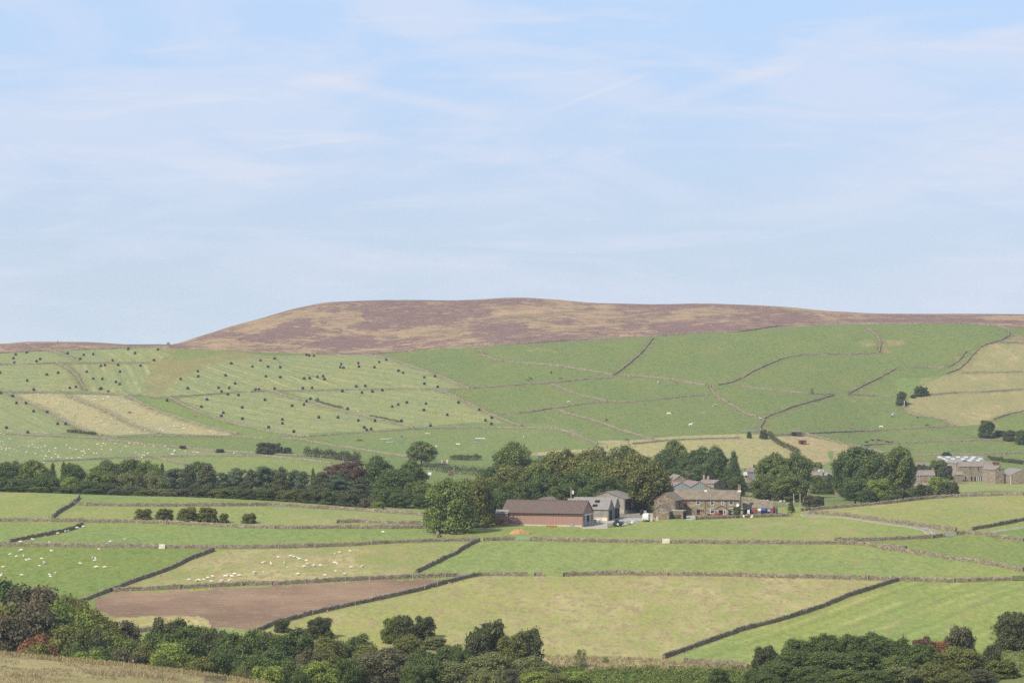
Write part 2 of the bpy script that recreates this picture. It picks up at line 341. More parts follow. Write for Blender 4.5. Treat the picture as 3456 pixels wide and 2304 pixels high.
# ------------------------------------------------------------------ field walls (foot lines as seen)
NW, FW, HB = 'near', 'far', 'hedge'
WALLS = [  # (size class, points, label)
 (NW, 'I 560,515 740,462 980,375 1200,290 1330,245 1510,180 1650,110 1885,22', 'grey dry stone wall slanting down beside the lush pasture with scattered sheep'),
 (NW, 'I 990,377 1340,367 1580,354 1850,342 2130,326 J 40,322 340,320 700,302 910,287 1290,270 1580,260 1955,246', 'grey dry stone wall with pale posts along the top of the ploughed field'),
 (NW, 'J 150,752 330,668 660,582 880,532 1040,497 1300,442 1560,382 1770,332 1900,292 2110,242 2352,236 K 240,238 470,240', 'long grey stone wall climbing along the lower edge of the ploughed field'),
 (NW, 'K 527,240 610,240', 'short stub of stone wall between a tumbled gap and the open gateway'),
 (NW, 'K 782,244 1080,232 1300,232 1700,237 2080,240 2352,243 L 240,241 540,244 1050,258 1220,264 1435,270 1760,279 2255,264', 'long pale dry stone wall running from the open gateway to the dark gate'),
 (NW, 'K 1672,972 1900,887 2100,817 2352,727 L 250,622 500,547 700,482 900,397 1100,332 1303,268', 'dark-sided stone wall slanting up between the tussocky field and the striped field'),
 (NW, 'E 0,1023 440,1026 800,1031 1400,1042', 'low brown stone wall above the lush sheep pasture, ending at a cream trough'),
 (NW, 'E 1460,1044 1880,1047 2352,1044 F 600,1038 1000,1022 1400,997 1800,982 2130,980', 'long brown wall rising from the cream trough toward the corner below the big round trees'),
 (NW, 'G 82,977 374,973', 'short stone wall piece beside the green gate below the straw heap'),
 (NW, 'G 497,977 1000,988 1655,996', 'mossy stone wall below the brown barn, from green gate to cream trough'),
 (NW, 'G 1728,998 2352,1002 H 500,947 850,947 1040,955 1200,977 1400,995 L 1150,5 1400,35 1700,82 1900,108 2090,134 2352,190', 'long mossy wall below the farmhouse meadow bending down to the field corner'),
 (NW, 'J 1583,215 1720,142 1820,107 1880,68 2020,2 F 2060,1002 2135,982', 'dark stone wall slanting up to the gateway below the straw heap'),
 (NW, 'E 0,806 440,807', 'low brown wall leading to the grey hurdle from the photo edge'),
 (NW, 'E 541,808 850,814 1130,817 1500,828 1900,852 2352,868 F 500,873 1000,870 1500,870 1720,868', 'long brown grassy wall below the row of round bushes'),
 (NW, 'E 85,992 250,962 480,917 640,882 730,842', 'dark stone wall slanting up past a few resting sheep'),
 (NW, 'E 465,776 480,747 570,702 640,657 700,602', 'dark stone wall climbing the pale knoll beside the tree belt'),
 (NW, 'E 405,556 500,554 640,560 690,572', 'short wall along the top of the pale knoll under the trees'),
 (NW, 'E 762,668 1100,673 1500,675 1900,673 2352,668 F 400,675 800,698 1200,723 1690,757', 'brown stone wall crossing the pale field just below the tree belt'),
 (NW, 'F 1778,952 1752,940 1772,905 1760,882', 'short crumbling wall at the foot of the big round green tree'),
 (NW, 'F 880,822 1100,815 1400,830 1700,832', 'low grassy bank wall with dry grass left of the big round tree'),
 (NW, 'H 500,675 900,643 1200,615 1430,588 1650,565 1800,553 2000,541 2200,540 2352,543', 'stone wall along the crest of the pale field below the hamlet'),
 (NW, 'H 560,692 800,703 1100,748 1400,788 1650,823 1790,843', 'stone wall running beside the chalky farm track'),
 (NW, 'H 780,922 1000,922 1300,912 1600,897 1683,888', 'short thick wall ending at the metal gate on the farm track'),
 (NW, 'H 1788,872 1900,862 2050,873 2200,903 2352,925', 'stone wall leading downhill from the metal track gate to the photo edge'),
 (NW, 'H 1920,833 2100,803 2250,773 2352,753', 'stone wall above the second stretch of chalky track'),
 (NW, 'N 845,738 1100,728 1500,712 2220,692', 'low garden wall in front of the farmhouse and laundry'),
 (NW, 'K 1850,1012 2352,1028 L 60,1000', 'tumbled remains of a wall in the brown grass strip'),
 (NW, 'I 1200,742 1400,717', 'short broken wall in dry grass below the ploughed field'),
 (NW, 'L 2130,830 2250,818 2352,800', 'short stretch of stone wall by the dark hawthorn near the photo edge'),
 (NW, 'G 1710,722 1560,728', 'low yard wall between open barn and stone barn'),
 (FW, 'A 0,240 400,220 800,205 1200,192 1400,187 1500,192', 'stone wall along the skyline edge between mown fields and heather'),
 (FW, 'A 0,342 300,337 490,327 900,322 1250,327', 'grassy bank wall between the two highest rows of mown fields'),
 (FW, 'A 500,328 600,372 680,432 720,512 765,570', 'steep rough bank wall between two mown fields with bales'),
 (FW, 'A 470,225 580,262 690,310', 'short rough bank between the two topmost mown fields'),
 (FW, 'A 0,580 700,587 1000,597 1100,612 1300,612 1420,637', 'long grassy wall above the pale dry strips and below the mown fields'),
 (FW, 'A 1500,627 1800,607 2155,582', 'grassy wall between upper and lower mown fields beside the gully'),
 (FW, 'B 125,582 280,574 600,572 900,562 1300,557 1760,559 2050,554', 'long hillside wall dividing the wide upper and lower bale fields'),
 (FW, 'C 0,549 300,527 650,507 800,492 950,472 1220,457', 'hillside wall running past the grazing brown horses'),
 (FW, 'A 62,582 200,662 350,712 480,787 600,862 780,932 900,967', 'bank wall slanting down beside the striped field at the photo edge'),
 (FW, 'A 552,592 720,662 880,722 1000,787 1150,862 1300,922 1400,947', 'slanting stone wall between the two straw-coloured strips'),
 (FW, 'A 1110,614 1250,682 1400,752 1600,817 1800,882 2100,952', 'slanting stone wall between straw strip and dark green strip'),
 (FW, 'A 1500,632 1600,692 1750,752 1900,817 2100,872 2352,922 B 400,947 600,977', 'slanting wall between dark green strip and mown bale field'),
 (FW, 'A 0,937 300,962 600,972 900,987 1300,977 1700,972 2100,977 2352,992 B 400,990 600,1002', 'long wall along the foot of the straw strips'),
 (FW, 'B 600,1002 F 600,98 800,132 1000,162 1200,192 1500,237', 'wall dropping past the jump field toward the lone tree'),
 (FW, 'E 900,87 1100,107 1300,132 1550,152 1690,162', 'banked wall along the top of the crowded sheep pasture'),
 (FW, 'E 1690,166 1800,178 2000,192 2352,214 F 300,217 560,228', 'grassy wall with bushes between sheep pasture and dark green field'),
 (FW, 'E 380,280 700,267 1000,252 1370,240', 'wall along the bottom of the crowded sheep pasture'),
 (FW, 'E 1440,238 1700,232 2352,227 F 300,237 600,267 830,297', 'wall above the bright field behind the tree belt'),
 (FW, 'E 1380,244 1550,287 1680,307', 'short wall slanting down into the tree belt'),
 (FW, 'B 640,975 800,962 1100,942 1400,922 1600,907 1900,902 2352,897 C 400,902 700,907', 'long wall along the foot of the lower bale fields'),
 (FW, 'C 710,907 850,942 1000,1002 1090,1042', 'pale-posted wall dropping from the bale fields toward the copse'),
 (FW, 'B 285,574 450,622 650,672 900,742 1100,792 1300,832 1560,897', 'rough bank wall slanting between the two lower bale fields'),
 (FW, 'B 1130,252 1300,277 1450,327 1600,377 1780,437 1900,492 2050,547', 'grey wall slanting down from the moor beside the top bale field'),
 (FW, 'B 1772,562 1900,612 2050,682 2200,762 2352,827 C 420,882', 'grey wall slanting down beside the lower bale field'),
 (FW, 'B 1250,242 1500,217 1800,192 2352,167 C 400,160 900,120 1200,110 1600,92 1900,67 2352,52 D 300,127 800,107', 'long moor wall between purple heather and the green hillside'),
 (FW, 'D 820,102 1200,105 1900,102 2110,122', 'moor wall along the highest green pasture at the hill crest'),
 (FW, 'C 20,178 80,267 250,312', 'short thin wall dropping from the moor wall'),
 (FW, 'C 260,313 480,327 740,352 950,387 1150,417 1225,432', 'wall running down between the two highest green pastures'),
 (FW, 'C 1232,433 1300,392 1400,302 1480,242 1580,110', 'pale rubble wall climbing steeply to the moor wall'),
 (FW, 'C 1262,437 1500,447 1700,467 1850,487 1980,517 2040,524', 'broken wall above the white horse with its head down'),
 (FW, 'C 682,512 850,582 1000,627 1168,662', 'slanting wall in the middle of the green hillside'),
 (FW, 'C 1172,664 1400,670 1700,642 1900,622 2050,610', 'gently rising wall above the two white horses'),
 (FW, 'C 1168,667 950,692 800,717 712,727', 'short wall left of the centre of the green hillside'),
 (FW, 'C 698,728 450,767 210,777', 'low wall meeting the corner of the lower bale field'),
 (FW, 'C 714,732 900,792 1100,847 1300,922 1500,977 1580,1002', 'dark bank wall slanting down past a brown horse'),
 (FW, 'C 2080,515 2072,567 2150,622 2250,687 2352,747 D 60,862 130,872', 'grey wall slanting toward the piebald horse'),
 (FW, 'C 1400,1042 1700,1012 1900,1000 2352,987', 'wall along the top of the straw-coloured field above the copse'),
 (FW, 'C 2160,522 2230,512 2352,472 D 80,512 200,457 350,392 500,362 640,357', 'dark wall sweeping up across the high green pasture'),
 (FW, 'D 725,356 950,357 1140,350', 'dark level wall beside the bare earth scar'),
 (FW, 'D 1020,118 1090,172 1170,237 1150,342', 'wall dropping from the moor to the bare earth scar'),
 (FW, 'D 0,622 250,657 480,677 590,690 780,692', 'wall past the small windblown tree'),
 (FW, 'D 770,697 650,737 540,767 440,792 340,837 230,867 192,897', 'wall slanting down to the piebald horse from the small windblown tree'),
 (FW, 'D 200,905 212,922 130,982 232,1027', 'short crooked wall below the piebald horse'),
 (FW, 'D 905,682 980,642 1100,582 1200,532 1290,477', 'wall climbing toward the ragged line below the scar'),
 (FW, 'D 1380,468 1500,463 1640,460 1720,477 1830,402 1875,332', 'ragged wall turning uphill inside the high pasture corner'),
 (FW, 'D 890,692 1100,700 1280,707', 'broken wall left of the two dark hillside trees'),
 (FW, 'D 1560,697 1800,677 2000,674 2352,647', 'wall right of the dark hillside trees between straw fields'),
 (FW, 'D 1705,520 1800,497 1900,402 1960,322 2000,287 2120,257 2230,217 2260,187 2230,152 2112,120', 'long grey wall curving round the high pasture to the moor'),
 (FW, 'D 2130,262 2352,265', 'short wall below the heather at the photo edge'),
 (FW, 'D 1840,512 2100,507 2352,504', 'level wall across the high straw-coloured field'),
 (FW, 'D 1345,782 1362,837 1500,872 1650,887 1720,917 1780,957', 'wall curving below the straw field beside the brown horse'),
 (FW, 'D 240,1032 500,1022 900,1002 1400,977 1760,957', 'posted wall along the bottom of the pasture with the white horse'),
 (FW, 'D 540,1020 700,1062 850,1097 H 900,122 1000,147 1200,192', 'posted wall slanting down along the pale paddock'),
 (FW, 'H 1020,132 1300,112 1600,102 1900,92 2150,87', 'wall below the lying dark cattle'),
 (FW, 'D 2100,902 2200,862 2352,832', 'wall above the dark bushes near the photo edge'),
 (FW, 'H 1400,217 1700,207 1940,207 2352,192', 'wall behind the long grey barn roof with skylights'),
 (FW, 'N 1510,382 1700,392 2000,427 2300,472', 'pale fence wall above the small sheep paddock behind the farmhouse'),
 (FW, 'N 1515,442 1800,482 2000,500 2200,530', 'low wall across the small sheep paddock behind the farmhouse'),
 (FW, 'P 1420,487 1700,472 2352,432', 'stone wall below the long stone farm building'),
 (FW, 'H 750,290 850,285', 'short wall above the hamlet by the green path'),
 (FW, 'H 590,530 700,520 820,530', 'low garden wall below the hamlet house with a red door'),
]
def trace_line(pts, step=14.0):
    out = []
    for (u0, v0), (u1, v1) in zip(pts[:-1], pts[1:]):
        n = max(1, int(math.hypot(u1-u0, v1-v0)/step))
        for k in range(n): out.append(trace(u0 + (u1-u0)*k/n, v0 + (v1-v0)*k/n))
    out.append(trace(*pts[-1]))
    keep = [out[0]]
    for p in out[1:]:
        if .5 < (p - keep[-1]).length < 80: keep.append(p)
    # take the jitter of grazing hits out
    for _ in range(2):
        keep = [keep[0]] + [(a + b*2 + c)/4 for a, b, c in zip(keep[:-2], keep[1:-1], keep[2:])] + [keep[-1]] if len(keep) > 2 else keep
    return keep
WLINES = [(k, trace_line(poly(s)), lab) for k, s, lab in WALLS]

# ------------------------------------------------------------------ ground sheet
fu = np.concatenate([np.arange(-2800, -350, 70.0), np.arange(-350, 3810, 5.0), np.arange(3810, 6201, 70.0)])
fd = np.concatenate([np.arange(.5, 500, 12.0), np.arange(500, 690, 2.0), np.arange(690, 1112, 1.25), np.arange(1112, 1420, 5.0), np.arange(1420, 2200, 1.7), np.arange(2200, 2760, 5.0), np.arange(2760, 3560, 80.0)])
GU, GD = np.meshgrid(fu, fd, indexing='ij')
GX = (GU - CU)/FPX*GD; GZ = height(GX, GD); GV = CV - GZ*FPX/GD
nU, nD = GU.shape
def inside(pts, U, V):
    r = np.zeros(U.shape, bool); n = len(pts)
    for i in range(n):
        (x0, y0), (x1, y1) = pts[i], pts[(i+1) % n]
        if y0 == y1: continue
        c = (y0 > V) != (y1 > V)
        r ^= c & (U < (x1-x0)*(V-y0)/(y1-y0) + x0)
    return r
NEARM, FARM = (GD > 656) & (GD < 1112), GD >= 1112
HILL = (GD <= 656)
# field colours: (green base, dry amount, stripe amount)
GREEN = (.172, .200, .066); LUSH = (.130, .168, .047); YEL = (.205, .212, .075); MOWN = (.178, .192, .083); HILLG = (.118, .146, .049); STRAW = (.255, .232, .122)
c0 = np.zeros((nU, nD, 4), np.float32); c0[...] = (*HILLG, .12)
par = np.zeros((nU, nD, 4), np.float32); sst = np.zeros((nU, nD), np.float32); cls = np.zeros((nU, nD), np.int8)
c0[NEARM] = (*GREEN, .25); c0[HILL] = (.20, .178, .075, .58)
W1, W2 = fbm(GX/14, GD/14, 11, 3), fbm(GX/14 + 50, GD/14, 12, 3)
JU, JV = GU + (W1-.5)*14, GV + (W2-.5)*6
def field(mask, s, colr, dry, stripe=0, sdir=None, klass=None, rag=False):
    p = poly(s); us = [a for a, b in p]; vs_ = [b for a, b in p]
    m = mask & (GU > min(us)-20) & (GU < max(us)+20) & (GV > min(vs_)-20) & (GV < max(vs_)+20)
    idx = np.nonzero(m)
    U_, V_ = (JU[idx], JV[idx]) if rag else (GU[idx], GV[idx])
    if klass == 2: U_, V_ = U_ + (fbm(GX[idx]/3, GD[idx]/5, 51, 4)-.5)*50, V_ + (fbm(GX[idx]/3, GD[idx]/5, 52, 4)-.5)*15
    ins = inside(p, U_, V_); idx = (idx[0][ins], idx[1][ins])
    if colr is not None: c0[idx] = (*colr, dry)
    par[idx[0], idx[1], 0] = stripe
    if sdir:
        (a, b) = poly(sdir); A, B = trace(*a), trace(*b); t = (B - A); t.z = 0; t.normalize()
        sst[idx] = -t.y*(GX[idx] - A.x) + t.x*(GD[idx] - A.y)
    if klass is not None: cls[idx] = klass
F = field
# near
F(NEARM, 'I -200,-40 1890,10 1510,182 980,377 590,500 -200,620', LUSH, .10)
F(NEARM, 'I 1880,25 1510,182 980,377 1340,366 2130,325 J 900,287 1580,258 1720,140 1880,66 2140,-45 1400,-40 600,-5 0,10', (.178, .195, .068), .58)
F(NEARM, 'J 1960,246 1585,215 1720,140 1880,66 2150,-40 K 600,-95 1650,-50 2352,-40 L 1150,0 1700,80 2090,132 2352,187 2600,250 2255,262 1435,268 1050,256 540,242 0,235 K 1700,235 780,242 240,236', (.172, .202, .066), .20, .25, 'K 0,190 300,0')
F(NEARM, 'K 240,236 780,242 1700,236 2352,242 L 540,243 1303,266 900,396 500,546 0,682 K 1900,886 1672,970 1300,950 620,950 J 1700,960 0,900 150,750 660,580 1300,440 1770,330 2110,240', YEL, .57)
F(NEARM, 'L 1303,266 1760,278 2600,260 2700,900 2300,1000 2000,1100 0,1100 K 1672,972 2100,816 L 250,620 700,480 1100,331', (.172, .205, .062), .24, .95, 'K 1700,960 L 1250,285')
F(NEARM, 'E -300,1000 -300,812 440,806 850,813 1500,826 2352,866 F 500,872 1720,866 2140,975 1400,995 600,1036 E 1880,1046 0,1023', (.152, .192, .060), .10, .2, 'E 900,830 2300,860')
F(NEARM, 'E 470,776 640,655 700,602 2352,668 F 800,696 1690,756 1730,866 500,872 E 1900,850 850,813', (.18, .205, .068), .32)
F(NEARM, 'E 700,600 700,520 F 0,560 1700,640 1690,756 800,696 0,666 E 1500,672 760,666', (.150, .190, .060), .06)
F(NEARM, 'E -400,790 460,778 640,655 690,570 400,520 -400,520', (.172, .205, .064), .30)
F(NEARM, 'F 1745,945 1730,800 G 0,700 2352,650 H 500,690 1100,746 1650,822 1690,885 1300,911 780,921 850,946 0,943 G 1650,995 0,975 F 2140,978', (.172, .205, .062), .36)
F(NEARM, 'F 1745,945 2000,900 G 240,860 960,870 1500,870 1100,960 500,975 0,970 F 2140,978', (.158, .192, .060), .14)
F(NEARM, 'H 500,674 1200,614 1650,564 2352,541 2500,541 2500,720 1920,831 1780,841 1400,786 1100,746 800,701', (.185, .205, .068), .42)
F(NEARM, 'H 780,921 1300,911 1790,871 2050,872 2352,922 2500,960 L 2500,220 2090,132 1700,80 1400,32 1150,2 H 1040,952', (.148, .178, .056), .14)
F(NEARM, 'H 1920,832 2352,752 2500,730 2500,940 2200,901 1900,861', (.165, .20, .062), .35)
F(NEARM, 'H 2060,845 2352,800 2500,790 2500,900 2352,890', (.132, .175, .050), .05)
F(NEARM, 'K 600,950 900,960 1672,972 1850,1010 2352,1025 L 130,930 130,1000 300,1117 -50,1117 K 2352,1110 900,1070 700,1040 J 1650,1000', (.245, .175, .088), .80, rag=True)
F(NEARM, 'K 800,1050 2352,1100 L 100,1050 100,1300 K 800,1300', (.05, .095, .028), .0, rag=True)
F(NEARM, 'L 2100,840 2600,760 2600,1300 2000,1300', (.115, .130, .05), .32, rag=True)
F(NEARM, 'I 870,430 960,388 1340,385 1850,358 2130,345 J 300,332 900,302 1290,283 1750,275 1900,275 1760,322 1300,428 880,516 660,566 330,650 100,712 0,718 -60,700 -250,690 -290,600 I 1400,588 1000,612 840,545 800,480', (.205, .130, .098), 0, .35, 'I 900,500 2300,470', klass=2, rag=True)
F(NEARM, 'I 970,612 1400,590 1840,600 1900,690 1500,720 1000,730 900,650', (.235, .215, .085), .62, rag=True)
F(NEARM, 'I 590,500 870,428 830,480 870,560 600,560', LUSH, .05, rag=True)
# far
SD = 'A 300,230 600,300'
F(FARM, 'A -400,250 0,238 470,222 700,310 490,326 0,341 -400,350', MOWN, .05, .5, 'A 0,300 400,290')
F(FARM, 'A 560,222 1390,188 1520,250 1380,312 720,314', MOWN, .08, .8, 'A 700,215 900,300')
F(FARM, 'A -400,350 0,342 500,328 640,430 720,572 0,578 -400,580', MOWN, .06, .6, 'A 0,470 500,480')
F(FARM, 'A 620,342 1300,335 1330,400 1270,520 1420,605 1100,608 1000,595 775,572 700,420', MOWN, .10, 1.0, 'A 750,350 830,540')
F(FARM, 'A 1420,612 1480,545 1600,450 1740,385 1950,310 2200,288 2400,270 B 330,288 440,380 700,460 1000,550 600,571 280,573 125,581 60,580 A 2155,581 1800,606 1500,627', MOWN, .10, 1.0, 'A 1750,330 2350,530')
F(FARM, 'B 340,262 700,256 1150,252 1300,276 1600,376 1900,490 2048,546 1760,558 1000,556 700,445 440,378', MOWN, .12, 1.0, 'B 700,380 1600,540', rag=False)
F(FARM, 'A -400,590 0,590 60,588 200,660 350,712 480,786 640,925 500,950 0,930 -400,930', MOWN, .08, .9, 'A 0,640 500,900')
F(FARM, 'A 1560,640 2155,583 B 125,582 285,574 650,671 1100,791 1558,896 1400,920 1100,941 640,974 400,945 100,880 -200,800', MOWN, .10, .8, 'A 1700,650 B 1200,900')
F(FARM, 'B 430,582 900,563 1760,559 1900,611 2200,761 2420,890 1900,901 1600,906 1300,831 900,741', MOWN, .08, .8, 'B 600,600 2200,850')
F(FARM, 'A 90,600 540,593 720,661 1000,786 1300,921 1400,946 960,962 780,930 560,820', STRAW, .42)
F(FARM, 'A 600,602 1090,612 1250,681 1600,816 2050,950 2000,966 1420,946 1150,861 880,721', STRAW, .40)
F(FARM, 'A 1120,616 1420,640 1560,690 1750,755 1900,820 2100,875 2352,925 B 500,960 200,975 A 2100,950 1800,881 1400,751', LUSH, .04)
F(FARM, 'A 1400,190 1500,194 2100,225 2352,260 B 330,262 330,290 A 2200,290 1950,312 1740,390 1500,540 1430,620 1300,610 1280,520 1330,400 1300,330 1480,280 1520,240', (.165, .158, .066), .40, rag=True)
F(FARM, 'A 1560,190 2100,225 1900,262 1700,300 1500,310 1560,230', (.14, .165, .055), .2, rag=True)
F(FARM, 'E -500,40 0,42 900,88 1300,133 1690,166 2350,214 1300,240 700,266 380,279 0,300 -500,310', (.150, .175, .070), .22)
F(FARM, 'E 1150,88 2352,78 F 560,98 1000,161 1500,236 1000,250 560,226 0,214 E 1800,177 1550,150', (.120, .152, .050), .06)
F(FARM, 'E 400,280 1000,252 1370,241 1700,232 2352,227 F 830,296 800,450 E 400,450', (.150, .180, .060), .10)
F(FARM, 'F 600,30 1100,10 1500,-20 G 0,-70 700,-45 850,-8 1090,92 1000,180 500,200 200,260 F 1700,260 1500,236 1000,160', (.126, .158, .055), .12)
F(FARM, 'G 1090,95 1400,92 1700,62 1900,50 2352,36 H 230,42 290,110 400,160 500,200 450,290 0,320 G 2100,260 1500,230 1100,180', (.235, .225, .10), .5)
F(FARM, 'G 480,215 700,185 1090,165 1300,170 1100,200 600,225', (.27, .22, .10), .7, rag=True)
F(FARM, 'H 245,60 520,48 700,82 1000,147 1200,192 1100,210 850,275 650,290 520,215 300,112', (.27, .22, .115), .62)
F(FARM, 'D 1710,522 1900,402 2000,287 2130,262 2600,260 2600,660 2000,673 1560,697 1450,640', (.190, .180, .085), .46)
F(FARM, 'D 1400,720 1560,697 2000,673 2600,655 2600,810 2200,862 2000,940 1780,955 1650,886 1370,830', (.188, .178, .082), .48)
F(FARM, 'D 1860,285 1960,322 1900,402 1710,520 1600,560 1450,640 1560,697 1300,700 1290,560 1640,540 1720,480 1870,335', (.125, .165, .055), .15)
F(FARM, 'D 2120,120 2270,150 2290,200 2180,255 2352,262 2352,215 2260,160', (.17, .14, .075), .5)
F(FARM, 'D 1180,240 1350,235 1360,275 1240,290 1180,300 1270,345 1160,345 1150,270', (.165, .15, .07), .42, rag=True)
F(FARM, 'D 980,240 1090,225 1140,290 1000,300', (.14, .15, .06), .4, rag=True)
F(FARM, 'D 1500,560 1600,550 1560,610 1480,600', (.18, .17, .07), .45, rag=True)
F(FARM, 'P 1480,500 2352,440 2600,430 2600,620 1900,600 1520,625', (.180, .205, .075), .42)
F(FARM, 'H 600,300 830,285 830,370 700,360 640,320', (.135, .175, .055), .05)
F(FARM, 'H 700,290 745,255 720,200 730,172 770,175 775,220 745,285', (.14, .175, .06), .1)
# tracks and yards
YM = NEARM | FARM
F(NEARM, 'H 498,700 560,700 640,714 900,724 1200,770 1400,795 1560,806 1620,830 1640,862 1540,864 1500,830 1380,806 1150,777 880,732 640,722 510,720', (.40, .36, .29), 0, klass=3)
F(NEARM, 'H 2352,800 2200,820 2060,845 2100,850 2352,812 2500,800 2500,790', (.38, .33, .26), 0, klass=3)
F(NEARM, 'H 620,716 900,727 1200,772 1400,797 1530,812 1400,801 1200,776 900,730 620,719', (.14, .17, .055), .2, klass=0)
F(NEARM, 'H 1500,812 1560,820 1590,862 1575,862 1545,826', (.17, .18, .065), .3, klass=0)
F(NEARM, 'G 960,870 1170,868 1240,800 1560,800 1600,760 1560,700 1440,690 1300,700 1180,760 1060,790 950,860', (.40, .36, .315), 0, klass=4)
F(NEARM, 'G 1880,790 1955,788 1950,740 1870,735', (.46, .41, .34), 0, klass=4)
# heather moor
vbU, dbU = np.interp(GU, UG, vb), np.interp(GU, UG, db)
edge = GV < vbU + 1.5
MOOR = (GD > dbU - 40) & edge | (GD > dbU + 25)
cls[MOOR] = 1
hn = fbm(GX/38, GD/75, 21, 5); hn2 = fbm(GX/12, GD/22, 25, 4)
hv = hn*.75 + hn2*.25 + .07
def blob(s, amt):
    p = poly(s); us = [a for a, b in p]; vs_ = [b for a, b in p]
    m = np.nonzero(MOOR & (GU > min(us)-30) & (GU < max(us)+30) & (GV > min(vs_)-20) & (GV < max(vs_)+20))
    ins = inside(p, GU[m] + (W1[m]-.5)*60, GV[m] + (W2[m]-.5)*14)
    hv[m[0][ins], m[1][ins]] += amt*.62
blob('T 720,722 830,712 835,735 760,755 715,752', -.36); blob('T 480,790 560,752 690,712 720,712 640,745 560,775 520,795', -.36)
blob('T 860,770 1000,742 1090,740 1080,765 960,795 870,795', -.26); blob('T 1130,705 1420,700 1420,765 1290,770 1160,735', -.18)
blob('T 840,690 1010,692 1000,712 860,725', .16); blob('T 1035,688 1210,686 1190,722 1040,722', .10); blob('T 1085,745 1185,735 1190,782 1090,785', .2)
blob('T 560,775 740,725 760,745 640,785 500,797', .16); blob('T 960,745 1060,718 1080,730 1000,760', .16); blob('T 760,780 930,760 900,800 780,802', .14)
blob('T 1500,755 1900,718 1980,742 1780,752 1520,768', .18); blob('T 1900,722 2352,735 2352,760 2250,745 2050,742 1950,742', .22)
blob('T 1560,705 1900,716 1700,745 1520,740', -.10); blob('T 2240,728 2352,722 2352,732 2260,736', -.4); blob('T 1440,700 1560,700 1540,728 1470,728', .14)
blob('T 1190,770 1470,745 1480,772 1200,792', .15); blob('T 0,792 110,795 200,803 0,803', .22); blob('T 330,790 430,794 430,798 330,797', .2)
blob('T 0,784 230,786 300,790 200,797 80,795', -.22); blob('T 590,806 760,797 900,800 900,810 640,812', -.25); blob('T 390,790 480,770 520,792 420,800', -.15)
par[..., 2] = hv
# rough verge beside walls
for k, line, lab in WLINES:
    far = k == FW
    rad = (5.2 if far else 1.6)
    for a, b in zip(line[:-1], line[1:]):
        um = sorted((CU + a.x/a.y*FPX, CU + b.x/b.y*FPX)); pad = rad*FPX/min(a.y, b.y)
        i0, i1 = np.searchsorted(fu, um[0]-pad), np.searchsorted(fu, um[1]+pad)
        j0, j1 = np.searchsorted(fd, min(a.y, b.y)-rad), np.searchsorted(fd, max(a.y, b.y)+rad)
        if i1 <= i0 or j1 <= j0: continue
        X, Y = GX[i0:i1, j0:j1], GD[i0:i1, j0:j1]
        dx, dy = b.x-a.x, b.y-a.y; L2 = max(dx*dx+dy*dy, 1e-6)
        t = np.clip(((X-a.x)*dx + (Y-a.y)*dy)/L2, 0, 1)
        q = np.hypot(X-a.x-t*dx, Y-a.y-t*dy)
        par[i0:i1, j0:j1, 1] = np.maximum(par[i0:i1, j0:j1, 1], np.clip(1.15 - q/rad, 0, 1))
cls[HILL & (GD > 505)] = 5
ids = np.arange(nU*nD).reshape(nU, nD)
quads = np.stack([ids[:-1, :-1], ids[1:, :-1], ids[1:, 1:], ids[:-1, 1:]], -1).reshape(-1, 4)
qc = cls[:-1, :-1].reshape(-1)
V = np.stack([GX, GD, GZ], -1).reshape(-1, 3)
C, P, S = c0.reshape(-1, 4), par.reshape(-1, 4), sst.reshape(-1)

